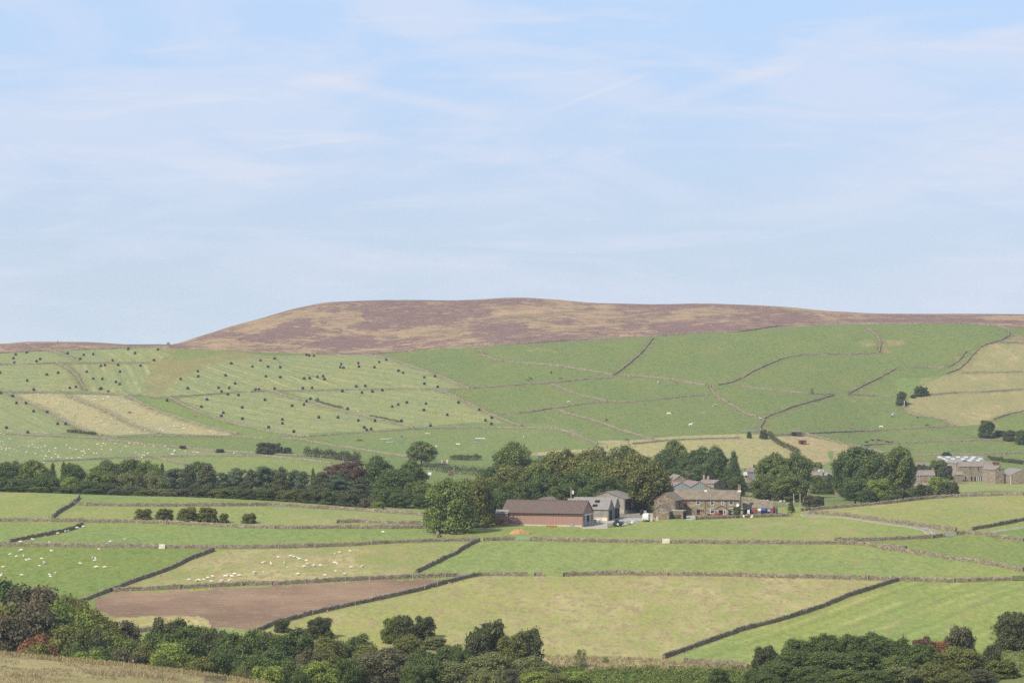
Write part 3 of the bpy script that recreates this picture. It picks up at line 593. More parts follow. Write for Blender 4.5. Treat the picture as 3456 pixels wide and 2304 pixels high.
def ground_mat():
    t = NT('pasture_grass')
    pos = t.n('ShaderNodeNewGeometry').outputs['Position']
    ca = t.attr('Col'); pa = t.n('ShaderNodeSeparateColor', {0: t.attr('Par').outputs['Color']}); s = t.attr('S').outputs['Fac']
    dry = ca.outputs['Alpha']
    mp = t.n('ShaderNodeMapping', {'Vector': pos, 'Scale': (1, .38, 1)}).outputs[0]
    n1 = t.noise(mp, .02, 4, .6); n2 = t.noise(mp, .10, 5, .68, .3); n3 = t.noise(mp, .85, 4, .72); n4 = t.noise(mp, .045, 4, .6); n5 = t.noise(mp, .33, 4, .7, .4)
    w = t.math('ADD', t.math('MULTIPLY', t.math('SUBTRACT', n1, .5), 1.0), t.math('MULTIPLY', t.math('SUBTRACT', n2, .5), 1.25))
    w = t.math('ADD', w, t.math('MULTIPLY', t.math('SUBTRACT', n5, .5), 2.1))
    w = t.math('ADD', w, t.math('MULTIPLY', t.math('SUBTRACT', n3, .5), .9))
    df = t.ramp(t.math('ADD', w, dry).outputs[0], .42, .74)
    straw = t.mix(t.ramp(n5, .36, .62), (.355, .30, .15), (.225, .185, .09))
    c = t.mix(t.ramp(n4, .35, .68, 0, .5), ca.outputs['Color'], t.mix(1, ca.outputs['Color'], (1.28, 1.08, .95), 'MULTIPLY'))
    c = t.mix(t.ramp(n5, .48, .66, 0, .5), c, t.mix(1, c, (.52, .70, .50), 'MULTIPLY'))
    c = t.mix(df, c, straw)
    # mown swaths
    ph = t.math('ADD', t.math('MULTIPLY', s, 2*math.pi/5.2), t.math('MULTIPLY', n2, 3.5))
    ph2 = t.math('ADD', t.math('MULTIPLY', s, 2*math.pi/13.0), t.math('MULTIPLY', n4, 5.0))
    band = t.math('ADD', t.math('MULTIPLY', t.math('SINE', ph), .55), t.math('MULTIPLY', t.math('SINE', ph2), .45))
    light = t.ramp(band.outputs[0], .1, .8); brk = t.ramp(t.noise(pos, .035, 3), .40, .62)
    sw = t.math('MULTIPLY', t.math('MULTIPLY', light, brk), pa.outputs[0])
    c = t.mix(t.math('MULTIPLY', sw, .42).outputs[0], c, t.mix(.5, (.40, .36, .18), t.mix(1, c, (1.45, 1.3, 1.3), 'MULTIPLY')))
    dk = t.math('MULTIPLY', t.ramp(band.outputs[0], -.2, -.8), pa.outputs[0])
    c = t.mix(t.math('MULTIPLY', dk, .30).outputs[0], c, t.mix(1, c, (.6, .72, .55), 'MULTIPLY'))
    # rough grass on the banks
    v = t.math('MULTIPLY', pa.outputs[1], t.ramp(t.noise(pos, .35, 4), .32, .6))
    rough = t.mix(t.ramp(t.noise(pos, .22, 3), .38, .62), (.088, .088, .036), (.185, .142, .075))
    c = t.mix(t.math('MULTIPLY', v, .9, clamp=True).outputs[0], c, rough)
    c = t.mix(t.ramp(n3, .34, .66, 0, .5), t.mix(1, c, (1.15, 1.12, 1.08), 'MULTIPLY'), t.mix(1, c, (.55, .60, .54), 'MULTIPLY'))
    nm = t.n('ShaderNodeBump', {'Strength': .55, 'Distance': .35, 'Height': t.math('ADD', n3, t.math('MULTIPLY', n2, 1.5)).outputs[0]}).outputs[0]
    return t.end(t.bsdf(c, .95, .08, 0, nm))
def moor_mat():
    t = NT('heather_moor')
    pos = t.n('ShaderNodeNewGeometry').outputs['Position']
    pa = t.n('ShaderNodeSeparateColor', {0: t.attr('Par').outputs['Color']})
    mp = t.n('ShaderNodeMapping', {'Vector': pos, 'Rotation': (0, 0, R(14)), 'Scale': (.034, .022, .05)}).outputs[0]
    st = t.n('ShaderNodeMapping', {'Vector': pos, 'Rotation': (0, 0, R(10)), 'Scale': (.6, .38, 1)}).outputs[0]
    n1 = t.noise(mp, 1.5, 7, .75, .9); n2 = t.noise(st, .22, 5, .72, .5); n3 = t.noise(st, .9, 3, .72)
    h = t.math('ADD', pa.outputs[2], t.math('MULTIPLY', t.math('SUBTRACT', n1, .5), .85))
    h = t.math('ADD', h, t.math('MULTIPLY', t.math('SUBTRACT', n2, .5), 1.15))
    h = t.math('ADD', h, t.math('MULTIPLY', t.math('SUBTRACT', n3, .5), .55))
    f = t.ramp(h.outputs[0], .36, .66)
    heath = t.mix(t.ramp(n2, .35, .65), (.20, .118, .102), (.142, .092, .072))
    heath = t.mix(t.ramp(n1, .5, .75, 0, .6), heath, (.155, .11, .078))
    grass = t.mix(t.ramp(n1, .38, .62), (.325, .222, .132), (.235, .165, .096))
    grass = t.mix(t.ramp(t.noise(pos, .03, 4), .55, .72, 0, .7), grass, (.125, .125, .05))
    c = t.mix(f, grass, heath)
    c = t.mix(t.ramp(n3, .35, .65, 0, .4), c, t.mix(1, c, (.62, .60, .6), 'MULTIPLY'))
    nm = t.n('ShaderNodeBump', {'Strength': .7, 'Distance': .6, 'Height': t.math('ADD', n3, t.math('MULTIPLY', n2, 1.5)).outputs[0]}).outputs[0]
    return t.end(t.bsdf(c, .95, .05, 0, nm))
def soil_mat():
    t = NT('ploughed_soil')
    pos = t.n('ShaderNodeNewGeometry').outputs['Position']; s = t.attr('S').outputs['Fac']
    n1 = t.noise(pos, .03, 4, .6); n2 = t.noise(pos, .25, 4, .7); n3 = t.noise(pos, 1.3, 3, .7)
    c = t.mix(t.ramp(n1, .35, .65), (.265, .178, .118), (.18, .118, .077))
    c = t.mix(t.ramp(n2, .5, .75, 0, .55), c, (.32, .235, .17))
    c = t.mix(t.ramp(n2, .3, .42, .3, 0), c, (.13, .14, .055))
    c = t.mix(t.ramp(t.noise(pos, .012, 3), .42, .6, 0, .45), c, (.15, .098, .068))
    sn = t.math('SINE', t.math('ADD', t.math('MULTIPLY', s, 2*math.pi/3.4), t.math('MULTIPLY', n2, 2.5)).outputs[0])
    c = t.mix(t.ramp(sn.outputs[0], -1, 1, 0, .2), c, t.mix(1, c, (.62, .58, .56), 'MULTIPLY'))
    c = t.mix(t.ramp(n3, .35, .65, 0, .4), c, t.mix(1, c, (.65, .62, .6), 'MULTIPLY'))
    nm = t.n('ShaderNodeBump', {'Strength': .6, 'Distance': .25, 'Height': n3}).outputs[0]
    return t.end(t.bsdf(c, .97, .05, 0, nm))
M['ground'], M['moor'], M['soil'] = ground_mat(), moor_mat(), soil_mat()
M['track'] = mottled('pale_stone_track', (.40, .36, .295), (.28, .25, .195), .5, .95, .1, space='Generated')
M['track'] = mottled('pale_stone_track', (.27, .245, .185), (.20, .18, .13), .4, .95, .1, fine=2.0)
for k, name, m in ((0, 'ground', 'ground'), (1, 'moor', 'moor'), (2, 'ploughed_field', 'soil'), (3, 'track', 'track'), (4, 'farmyard', 'concrete'), (5, 'hillside', 'ground')):
    q = quads[qc == k]
    if not len(q): continue
    used, inv = np.unique(q, return_inverse=True)
    me = np_mesh(name, V[used], inv.reshape(-1, 4), {'Col': ('FLOAT_COLOR', C[used]), 'Par': ('FLOAT_COLOR', P[used]), 'S': ('FLOAT', S[used])}, True)
    tag(link(name, me, M[m]), None, None, kind='structure')

# ------------------------------------------------------------------ wall meshes
def wall_mesh(line, far, label):
    pts = [line[0]]
    step = 1.1 if far else .55
    for p in line[1:]:
        q = pts[-1]; n = max(1, round((p - q).length/step))
        pts += [q.lerp(p, (i+1)/n) for i in range(n)]
    o0 = pts[0].copy(); N = len(pts)
    X = np.array([p.x for p in pts]); Y = np.array([p.y for p in pts])
    if N > 6:
        s = np.arange(N)*step
        X = X + (fbm(s/9, s*0+o0.x, 5, 2)-.5)*.9*np.minimum(1, np.minimum(s, s[-1]-s)/6); Y = Y + (fbm(s/9, s*0+o0.y, 6, 2)-.5)*.5
    Z = height(X, Y)
    tx, ty = np.gradient(X) if N > 1 else [1], np.gradient(Y) if N > 1 else [0]
    ln = np.hypot(tx, ty) + 1e-9; nx, ny = -ty/ln, tx/ln
    s = np.arange(N)*step
    r = np.random.default_rng(int(abs(o0.x*13 + o0.y*7)) % 99991)
    base = (.74 if far else 1.02)
    hh = base*(.86 + .28*fbm(s/5, s*0+o0.y, 8, 3)*1.0) + r.normal(0, .06, N)
    if far: hh *= np.clip(.42 + 1.15*fbm(s/16, s*0+o0.x, 9, 3), .45, 1.05)
    else: hh *= np.clip(.80 + .4*fbm(s/22, s*0+o0.x, 9, 3), .72, 1.05)
    prof = [(-.36, -.5, 0), (-.33, .28, 0), (-.27, .72, 0), (-.24, 1.0, 1), (.0, 1.07, 1), (.24, 1.0, 1), (.27, .72, 0), (.33, .28, 0), (.36, -.5, 0)]
    rings = []
    for w, z, top in prof:
        jx = r.normal(0, .05, N); jz = r.normal(0, .10 if top else .03, N) if z > 0 else 0
        zz = np.where(z > 0, hh*z, z) + jz
        rings.append(np.stack([X + nx*(w+jx) - o0.x, Y + ny*(w+jx) - o0.y, Z + zz - o0.z], -1))
    Vv = np.stack(rings, 1).reshape(-1, 3); K = len(prof)
    a = np.arange(N-1)[:, None]*K + np.arange(K-1)[None, :]
    Fq = np.stack([a, a+1, a+1+K, a+K], -1).reshape(-1, 4)
    e = (N-1)*K
    caps = np.array([[0, 1, 7, 8], [1, 2, 6, 7], [2, 3, 5, 6], [3, 4, 5, 5], [e+8, e+7, e+1, e], [e+7, e+6, e+2, e+1], [e+6, e+5, e+3, e+2]])
    caps = caps[[0, 1, 2, 4, 5, 6]]
    me = np_mesh('dry_stone_wall', Vv, np.concatenate([Fq, caps]))
    o = link('dry_stone_wall', me, M['far_stone' if far else 'wall_stone'], None, o0)
    return tag(o, label, 'wall', 'dry stone walls on the far hillside' if far else 'dry stone walls of the near fields')
for k, line, lab in WLINES: wall_mesh(line, k == FW, lab)
# ------------------------------------------------------------------ foliage
def leaf_m(name, dark, light, rough=.6, spec=.25, trans=.30):
    t = NT(name); a = t.attr('tint').outputs['Fac']
    rnd = t.n('ShaderNodeObjectInfo').outputs['Random']
    c = t.mix(t.ramp(a, .1, .95, smooth=False), dark, light)
    c = t.mix(t.math('MULTIPLY', rnd, .40).outputs[0], c, t.mix(1, c, (.66, .74, .72), 'MULTIPLY'))
    b = t.bsdf(c, rough, spec); tr = t.n('ShaderNodeBsdfTranslucent', {'Color': t.mix(.5, c, light)})
    return t.end(t.n('ShaderNodeMixShader', {0: trans, 1: b, 2: tr}))
LEAF = {'dark': leaf_m('dark_green_leaves', (0.046, 0.076, 0.018), (0.150, 0.181, 0.040)), 'mid': leaf_m('green_leaves', (0.071, 0.105, 0.020), (0.229, 0.247, 0.050)),
        'light': leaf_m('light_green_leaves', (0.115, 0.163, 0.025), (0.314, 0.345, 0.062)), 'olive': leaf_m('olive_leaves', (0.087, 0.097, 0.022), (0.229, 0.218, 0.051)),
        'pine': leaf_m('blue_green_needles', (0.050, 0.076, 0.035), (0.166, 0.193, 0.088)), 'larch': leaf_m('brown_green_needles', (.062, .068, .028), (.155, .158, .062)),
        'copper': leaf_m('purple_leaves', (0.071, 0.030, 0.022), (0.166, 0.073, 0.047)), 'rowan': leaf_m('red_berried_leaves', (.060, .066, .030), (.185, .128, .066)),
        'brown': leaf_m('brown_leaves', (.082, .078, .036), (.185, .165, .076)), 'grey': leaf_m('grey_green_leaves', (0.095, 0.113, 0.036), (0.283, 0.274, 0.096)),
        'haw': leaf_m('dull_dark_leaves', (.052, .064, .022), (.140, .142, .050)), 'red': leaf_m('red_leaves', (0.132, 0.070, 0.029), (0.334, 0.141, 0.061)),
        'yellow': leaf_m('yellow_green_leaves', (0.271, 0.237, 0.023), (0.626, 0.491, 0.045)),
        'fresh': leaf_m('fresh_green_leaves', (.105, .150, .032), (.25, .29, .075))}
M['bark'] = mottled('brown_bark', (.11, .085, .06), (.07, .055, .04), 3, .95, .05)
def leaf_mesh(name, lobes, n, size, r, flat=.0, droop=0, aspect=1.0, norm=False):
    """leaf clumps: small faces spread over and through lobes (centre, radii) of the crown"""
    Cc = np.array([l[0] for l in lobes], float); Rr = np.array([l[1] for l in lobes], float)
    wgt = (Rr[:, 0]*Rr[:, 2]); k = r.choice(len(lobes), n, p=wgt/wgt.sum())
    dv = r.normal(size=(n, 3)); dv /= np.linalg.norm(dv, axis=1)[:, None]
    dv[:, 2] = np.where((dv[:, 2] < -.1) & (r.random(n) < .6), -dv[:, 2], dv[:, 2])
    rad = 1 - .5*r.random(n)**1.4 + np.where(r.random(n) < .24, r.random(n)*.42, 0)
    p = Cc[k] + Rr[k]*dv*rad[:, None] + (r.normal(size=(n, 3))*.013 if norm else 0)
    nr = dv*.85 + r.normal(size=(n, 3))*.55 + np.array([0, 0, .25]); nr[:, 2] += flat; nr /= np.linalg.norm(nr, axis=1)[:, None]
    tv = np.cross(nr, r.normal(size=(n, 3))); tv /= np.linalg.norm(tv, axis=1)[:, None] + 1e-9
    bv = np.cross(nr, tv)
    sz = size*(.55 + .9*r.random(n))[:, None]
    a, b = tv*sz*aspect, bv*sz*.8
    q = np.stack([p - a, p + b*.7 - a*.1, p + a, p - b*.7 + a*.15], 1)
    q += r.normal(size=q.shape)*size*.12
    if norm:
        zt = np.percentile(q[..., 2], 99.6); rr = np.percentile(np.hypot(q[..., 0], q[..., 1]), 97.0)
        q[..., 2] /= zt; q[..., :2] *= .5/rr
    lt = r.random(len(lobes))
    tint = np.clip(.30*lt[k] + .70*r.random(n)**1.2, 0, 1)
    return np_mesh(name, q.reshape(-1, 3), np.arange(n*4).reshape(-1, 4), {'tint': ('FLOAT', np.repeat(tint, 4))})
def lobes_dome(r, n=30, zc=.54, rx=.36, rz=.38, lr=(.11, .20), low=-.85, lean=0):
    out = [((0, 0, zc), (rx*.72, rx*.72, rz*.72))]
    g = math.pi*(3-5**.5)
    for i in range(n):
        z = 1 - (1-low)*(i+.5)/n; a = i*g + r.random()*.6; q = math.sqrt(max(0, 1-z*z)); s = .80 + .34*r.random()
        l = lr[0] + (lr[1]-lr[0])*r.random()
        out.append(((q*math.cos(a)*rx*s + lean*z, q*math.sin(a)*rx*s, zc + z*rz*s), (l, l, l*.82)))
    return out
def lobes_cone(r, n=34, z0=.10, wide=.30, power=.85, drop=.05):
    out = []
    for i in range(n):
        z = z0 + (.95-z0)*(i+.5)/n; w = wide*(1-(z-z0)/(1-z0))**power*(.75+.4*r.random()) + .015
        a = i*2.4 + r.random(); l = .045 + .30*w
        out.append(((math.cos(a)*w*.75, math.sin(a)*w*.75, z - drop*r.random()), (l*1.15, l*1.15, l*.62)))
        out.append(((math.cos(a+2.6)*w*.45, math.sin(a+2.6)*w*.45, z), (l, l, l*.7)))
    return out
def lobes_pine(r, n=15):
    out = []
    for i in range(n):
        z = .30 + .62*(i+.5)/n; w = (.28 if z < .75 else .28*(1-(z-.75)/.32))*(.5+.6*r.random())
        a = i*2.4 + r.random()*1.2
        out.append(((math.cos(a)*w, math.sin(a)*w, z), (.13+.05*r.random(), .13+.05*r.random(), .055+.02*r.random())))
        out.append(((math.cos(a)*w*.3, math.sin(a)*w*.3, z-.03), (.12, .12, .07)))
    for i in range(8):
        a = i*.8; z = .12 + .2*r.random(); out.append(((math.cos(a)*.22, math.sin(a)*.22, z), (.11, .11, .06)))
    return out
def lobes_bush(r, n=22, flat=1.0):
    out = [((0, 0, .42), (.33, .33, .38))]
    for i in range(n):
        a = i*2.4 + r.random(); z = .12 + .74*r.random(); q = math.sqrt(max(.03, 1-((z-.40)/.56)**2))*(.78 + .3*r.random())
        l = .075 + .085*r.random()
        out.append(((math.cos(a)*q*.38, math.sin(a)*q*.38, z), (l, l, l)))
    for i in range(6): out.append((((r.random()-.5)*.55, (r.random()-.5)*.55, .74 + .10*r.random()), (.10, .10, .09)))
    for i in range(7): a = i*.9; out.append(((math.cos(a)*.38, math.sin(a)*.38, .13), (.15, .15, .14)))
    return out
def trunk_mesh(r, kind):
    b = MB()
    if kind in ('cone', 'pine'): b.tube([(0,0,-.06), (0,0,.1), (.004,0,.5), (0,0,.93)], [.024, .019, .012, .004], 7)
    elif kind == 'bush':
        for k in range(4):
            a = k*1.6 + r.random(); b.tube([(.03*math.cos(a), .03*math.sin(a), -.15), (.08*math.cos(a), .08*math.sin(a), .2), (.2*math.cos(a), .2*math.sin(a), .62)], [.018, .013, .006], 5)
    else:
        b.tube([(0,0,-.06), (.004,0,.07), (0,.006,.3), (.01,0,.62)], [.036, .027, .022, .01], 8)
        for k in range(6):
            a = k*1.05 + r.random()*.5; z = .2 + .05*k
            b.tube([(0,0,z), (.11*math.cos(a), .11*math.sin(a), z+.14), (.25*math.cos(a), .25*math.sin(a), z+.26)], [.014, .009, .004], 5)
    return b.mesh('trunk', True)
PROTO = {}
def protos(key, kind, cnt, fn, n, size, **kw):
    L = []
    for k in range(cnt):
        r = np.random.default_rng(sum(key.encode())*31 + k*977)
        L.append((leaf_mesh('crown', fn(r), n, size, r, norm=True, **kw), trunk_mesh(r, kind)))
    PROTO[key] = L
protos('dome', 'dome', 6, lambda r: lobes_dome(r, 46, lr=(.08, .17)), 14000, .0215, flat=.15)
protos('tall', 'dome', 4, lambda r: lobes_dome(r, 34, .53, .31, .42, (.09, .16)), 13000, .021, flat=.15)
protos('low', 'dome', 5, lambda r: lobes_dome(r, 34, .46, .38, .46, (.11, .20), -1.0), 15000, .0225, flat=.1)
protos('wide', 'dome', 3, lambda r: lobes_dome(r, 40, .50, .40, .40, (.09, .16), -.85), 17000, .018, flat=.1)
protos('cone', 'cone', 4, lambda r: lobes_cone(r), 9000, .020, flat=.2)
protos('feather', 'cone', 4, lambda r: lobes_cone(r, 30, .06, .36, .62, .08), 11000, .019, flat=-.1)
protos('pine', 'pine', 4, lobes_pine, 9500, .0195, flat=.35)
protos('bush', 'bush', 6, lambda r: lobes_bush(r, 36), 13000, .027)
protos('full', 'bush', 2, lambda r: lobes_bush(r, 60), 17000, .021)
protos('thin', 'bush', 2, lambda r: lobes_bush(r, 14), 1500, .032)
pick = {}
def tree(name, form, leaf, u, vtop, wpx, base, label, group, cat='tree', sink=.0):
    """base: a ground point; top row and width in picture pixels fix the size"""
    s = pps(base.y)
    w = wpx/s; h = max(.8, (CV - vtop)/FPX*base.y - base.z)
    if form in ('dome', 'tall', 'low', 'wide'): w = max(w, .72*h)
    if form in ('bush', 'full'): w = max(w, .8*h)
    k = pick[form] = pick.get(form, -1) + 1
    crown, trunk = PROTO[form][k % len(PROTO[form])]
    root = empty(name, base, random.random()*6.28, label, cat, group)
    w *= {'bush': 1.02, 'full': 1.05, 'thin': 1.0, 'pine': 1.25, 'cone': 1.1, 'feather': 1.2}.get(form, 1.0 if 'hamlet' in group or 'behind the farmhouse' in group else 1.12)
    c = link('crown', crown, None, root); c.scale = (w, w, h)
    if not crown.materials: crown.materials.append(LEAF[leaf])
    c.material_slots[0].link = 'OBJECT'; c.material_slots[0].material = LEAF[leaf]
    t = link('trunk', trunk, M['bark'], root); t.scale = (w, w, h)
    return root
KIND = {  # code: name, crown form, leaves, words
 'b': ('broadleaf_tree', 'dome', 'dark', 'dark green broadleaf tree'), 'm': ('broadleaf_tree', 'dome', 'mid', 'green broadleaf tree'),
 't': ('broadleaf_tree', 'tall', 'dark', 'tall dark broadleaf tree'), 'w': ('broadleaf_tree', 'low', 'dark', 'low spreading dark green tree'),
 'W': ('broadleaf_tree', 'low', 'mid', 'low spreading green tree'), 'l': ('broadleaf_tree', 'low', 'light', 'light green leafy tree'),
 'o': ('broadleaf_tree', 'dome', 'olive', 'olive green broadleaf tree'), 'O': ('broadleaf_tree', 'low', 'olive', 'low olive green tree'),
 'g': ('willow_tree', 'low', 'grey', 'grey green willow tree'), 'p': ('pine_tree', 'pine', 'pine', 'blue green pine tree'),
 'a': ('larch_tree', 'feather', 'larch', 'brownish green larch tree'), 's': ('spruce_tree', 'cone', 'dark', 'pointed dark spruce tree'),
 'c': ('copper_beech', 'wide', 'copper', 'dark purple copper beech tree'), 'r': ('rowan_tree', 'low', 'rowan', 'red berried rowan tree'),
 'R': ('rowan_tree', 'low', 'red', 'rowan tree full of red berries'), 'n': ('birch_tree', 'wide', 'brown', 'brown leaved spreading birch tree'),
 'N': ('bush', 'bush', 'brown', 'brown leaved bush'), 'h': ('hawthorn_bush', 'bush', 'haw', 'dark rounded hawthorn bush'),
 'H': ('hawthorn_bush', 'bush', 'dark', 'dark green bush'), 'G': ('bush', 'bush', 'mid', 'green bush'), 'L': ('bush', 'bush', 'light', 'light green bush'),
 'v': ('bush', 'bush', 'olive', 'olive green bush'), 'y': ('bush', 'bush', 'yellow', 'yellow flowering bush'), 'F': ('broadleaf_tree', 'full', 'fresh', ''), 'f': ('broadleaf_tree', 'full', 'olive', ''), 'x': ('bush', 'thin', 'grey', 'thin straggly grey bush'),
 'k': ('bush', 'bush', 'grey', 'pale grey green bush')}
TREES = []  # region place, group, [(tag, x, ytop, w, kind, base y or 'd'+distance, own label or None)]
def dmap(tagc, d):
    # trees of the stream valley are rooted low down, near its bed
    if tagc == 'I' and d > 660: return 700 + (d-690)*.62
    if tagc in 'JK' and d > 660: return 698 + (d-690)*.50
    if tagc == 'L': return 698 + (d-690)*.42
    return d
def region(place, group, tagc, rows):
    for row in rows.split(';'):
        w = row.split('|'); f = w[0].split(',')
        x, y, wd, k, b = float(f[0]), float(f[1]), float(f[2]), f[3].strip(), f[4].strip()
        s = TAGS[tagc][2]; u, v = px(tagc, x, y)
        base = on(u, dmap(tagc, float(b[1:]))) if b[0] == 'd' else at(tagc, x, float(b))
        TREES.append([place, group, k, u, v, wd*s, base, w[1].strip() if len(w) > 1 else None])
BELT = 'in the tree belt behind the pale knoll'
region(BELT, 'trees of the belt in the dip', 'E', '20,290,180,b,d1190;130,285,200,b,d1210;300,272,270,m,d1180;465,300,90,s,d1225;560,288,90,s,d1215;410,388,230,b,d1150;'
 '650,303,210,t,d1180;620,420,160,l,d1140|lime green young tree in the belt near the pale knoll;890,343,290,m,d1160|round pale topped lime tree in the middle of the belt;960,272,230,b,d1230;1140,263,260,b,d1230;1290,283,190,m,d1225;'
 '1090,385,230,g,d1160;1235,400,110,a,d1150;1430,300,90,s,d1215;1345,372,230,g,d1165;1520,345,180,p,d1180;1660,318,210,a,d1190;1760,288,170,b,d1220;1830,308,220,a,d1165;'
 '1560,520,230,N,d1125|brown bush at the foot of the belt beside the tall larch;1980,380,150,p,d1180;2100,340,150,p,d1185;2210,358,160,a,d1175;2325,325,190,p,d1180;150,420,260,w,d1130;760,450,200,w,d1125;930,470,220,b,d1130;1180,500,200,w,d1125;1400,520,180,k,d1122;1720,480,200,a,d1130;2040,500,180,w,d1125;2240,520,150,k,d1120;20,420,200,w,d1130')
region(BELT, 'trees of the belt in the dip', 'F', '120,358,100,a,d1190;260,328,170,p,d1175;390,338,170,a,d1170;500,358,130,p,d1175;575,368,130,p,d1170;670,348,70,s,d1200;740,375,230,a,d1150;850,398,150,p,d1150;'
 '950,287,420,c,d1215|dark purple copper beech rising above the tree belt;930,350,210,a,d1175;910,438,240,p,d1130;1080,425,230,a,d1125;180,508,130,k,d1115;1250,238,290,b,d1215;1530,275,260,b,d1205;1400,348,360,b,d1165;1600,455,280,m,d1120;'
 '1330,508,270,w,d1115;1240,632,120,L,d1085|light green bush at the foot of the tree belt end;1180,605,220,N,d1092|low brown bush at the right end of the belt;330,500,200,a,d1120;560,520,230,w,d1118;730,520,200,a,d1115;1440,560,200,w,d1110;1650,560,200,w,d1108;60,460,160,a,d1130')
region('at the foot of the tree belt', 'undergrowth of the belt', 'E', ';'.join('%d,%d,%d,%s,d%d' % (x, y, w, k, d) for x, y, w, k, d in
  ((80,500,200,'H',1112),(330,505,190,'G',1112),(560,500,180,'H',1112),(820,520,190,'H',1110),(1040,525,190,'h',1110),(1290,530,200,'v',1108),(1470,545,170,'k',1108),(1790,520,220,'h',1108),(1930,520,210,'v',1106),(2130,525,220,'H',1106),(2300,535,200,'h',1104))))
region('under the right half of the belt', 'undergrowth of the belt', 'F', ';'.join('%d,%d,%d,%s,d%d' % (x, y, w, k, d) for x, y, w, k, d in
  ((90,520,210,'h',1104),(260,525,210,'H',1103),(440,535,210,'v',1102),(640,545,210,'h',1100),(830,540,220,'H',1098),(980,560,210,'h',1095))))
region('on the hillside behind the belt', 'lone hillside trees', 'F', '1625,103,245,m,318|single round tree standing above the right end of the tree belt;250,112,170,h,212|dark hawthorn clump beside the wall in the bright upper field;345,118,120,h,212|right half of the dark hawthorn clump by the upper wall;445,155,75,h,208|small dark hawthorn right of the clump by the upper wall')
region('on the bank beside the sheep pasture', 'small bushes', 'E', '1610,138,70,h,166|small dark bush on the bank above the sheep pasture;1940,168,80,h,198|low dark bush on the wall right of the sheep pasture')
region('in the copse behind the brown barn', 'trees of the farm copse', 'F', '1880,440,430,F,905|large round bright green tree standing left of the brown barn;2100,425,280,f,d1000|olive green tree touching the large round green tree')
CO = 'in the copse behind the brown barn'
region(CO, 'trees of the farm copse', 'G', '350,118,310,m,d1330|big isolated sycamore rising behind the left end of the copse;130,330,160,b,d1240;60,430,240,b,d1060;200,450,270,w,d1050;330,322,360,o,d1120;640,240,270,m,d1160;790,185,330,o,d1150;1000,188,280,o,d1140;'
 '1180,165,160,k,d1230|pale grey tree peeping over the copse behind the barns;1340,148,270,b,d1240;1420,200,310,o,d1120;1050,278,360,m,d1110;1270,288,360,o,d1095;1540,285,350,o,d1075|large olive tree with bare trunk right of the open barn;620,388,300,b,d1085;420,440,300,w,d1065;880,380,320,b,d1085;1450,470,200,w,d1080;1130,420,300,w,d1080;1640,400,170,b,d1090;780,480,280,w,d1062;560,300,260,m,d1120;240,540,260,w,d1045;1330,440,260,b,d1085;60,560,220,w,d1040;940,520,200,w,d1062')
region('in the wood behind the farmhouse', 'trees of the wood behind the farmhouse', 'G', '1770,98,230,m,d1480;1690,185,230,b,d1400;1980,158,270,b,d1420;2125,148,140,b,d1450;2120,235,230,b,d1390;1880,365,210,k,d1370;2290,195,120,s,d1420;2300,270,150,s,d1390;2320,415,170,w,d1330;1620,270,200,b,d1380;1850,260,230,b,d1400;2010,300,220,w,d1370;2230,360,160,w,d1360;1760,330,180,w,d1370')
region('in the hamlet', 'trees of the hamlet', 'H', '270,200,290,m,d1340;470,192,260,m,d1345;200,370,240,W,d1300;420,390,330,W,d1290;330,300,300,m,d1315;620,268,120,k,d1500|greyish bush above the hamlet house with the white shed roof;640,378,95,G,d1390|small pale tree against the hamlet house with a red door;745,378,95,H,d1400|dark bush right of the hamlet house with a red door;'
 '1010,145,285,t,d1310;890,175,200,b,d1320;950,390,260,b,d1260;1110,200,200,t,d1300;1310,148,250,m,d1330;1140,408,240,l,d1175|light green rounded tree at the edge of the hamlet;1050,480,150,w,d1170;'
 '1330,500,200,h,d1180;1520,455,200,h,d1190;1650,395,230,L,d1230|light topped bushy tree below the village cottage;1720,435,210,h,d1200;1430,490,150,w,d1200;1640,250,160,G,d1640|green tree right of the village cottage;1700,310,130,h,d1620|dark tree beside the long stone farm building;1500,288,90,h,d1640|small bush in front of the low village roof;1560,298,80,h,d1635|dark bush beside the village cottage chimney;1710,183,85,h,222|dark bush behind the long grey barn roof;1250,540,180,w,d1165;1450,560,160,h,d1150'
 ';600,545,170,N,638|brown green bush beside the telegraph posts;420,590,62,s,688|small clipped conifer at the end of the farm garden;405,670,45,y,704|small yellow bush at the end of the farm garden wall;30,380,90,H,d1450;75,480,120,k,d1380;160,470,130,G,d1370;165,508,55,y,d1340|small yellow bush at the foot of the big double tree;250,500,100,G,d1330;120,290,36,h,338|tiny dark bush on the skyline of the stone house roof')
region('in the middle pasture', 'round bushes in the middle pasture', 'E', '1265,697,165,v,800;1450,695,155,v,806;1660,684,190,v,812;1825,686,190,v,814;1978,738,85,v,818;2195,736,130,v,822')
region('on the right hillside', 'hillside trees', 'D', '1335,668,90,H,780|dark upright tree beside a white post on the hillside;1480,622,80,H,706|left tree of a pair on the hillside wall;1525,632,75,H,700|right tree of a pair on the hillside wall;1430,692,45,h,720|small low bush between the hillside trees;590,635,32,x,688|tiny windblown tree beside the hillside wall;2045,908,145,H,1048|leaning dark bush below the high straw field;2160,988,110,h,1035|low bush between two darker bushes near the photo edge;2235,988,115,h,1075|round dark bush near the photo edge above the farm building;2335,988,110,H,1105|dark bush cut by the photo edge above the farm building;190,983,72,H,1058|dark rounded bush by the wall above the straw field;70,1000,42,H,1052|small dark bush left of the rounded bush by the wall')
VL = 'in the valley wood beside the foreground slope'
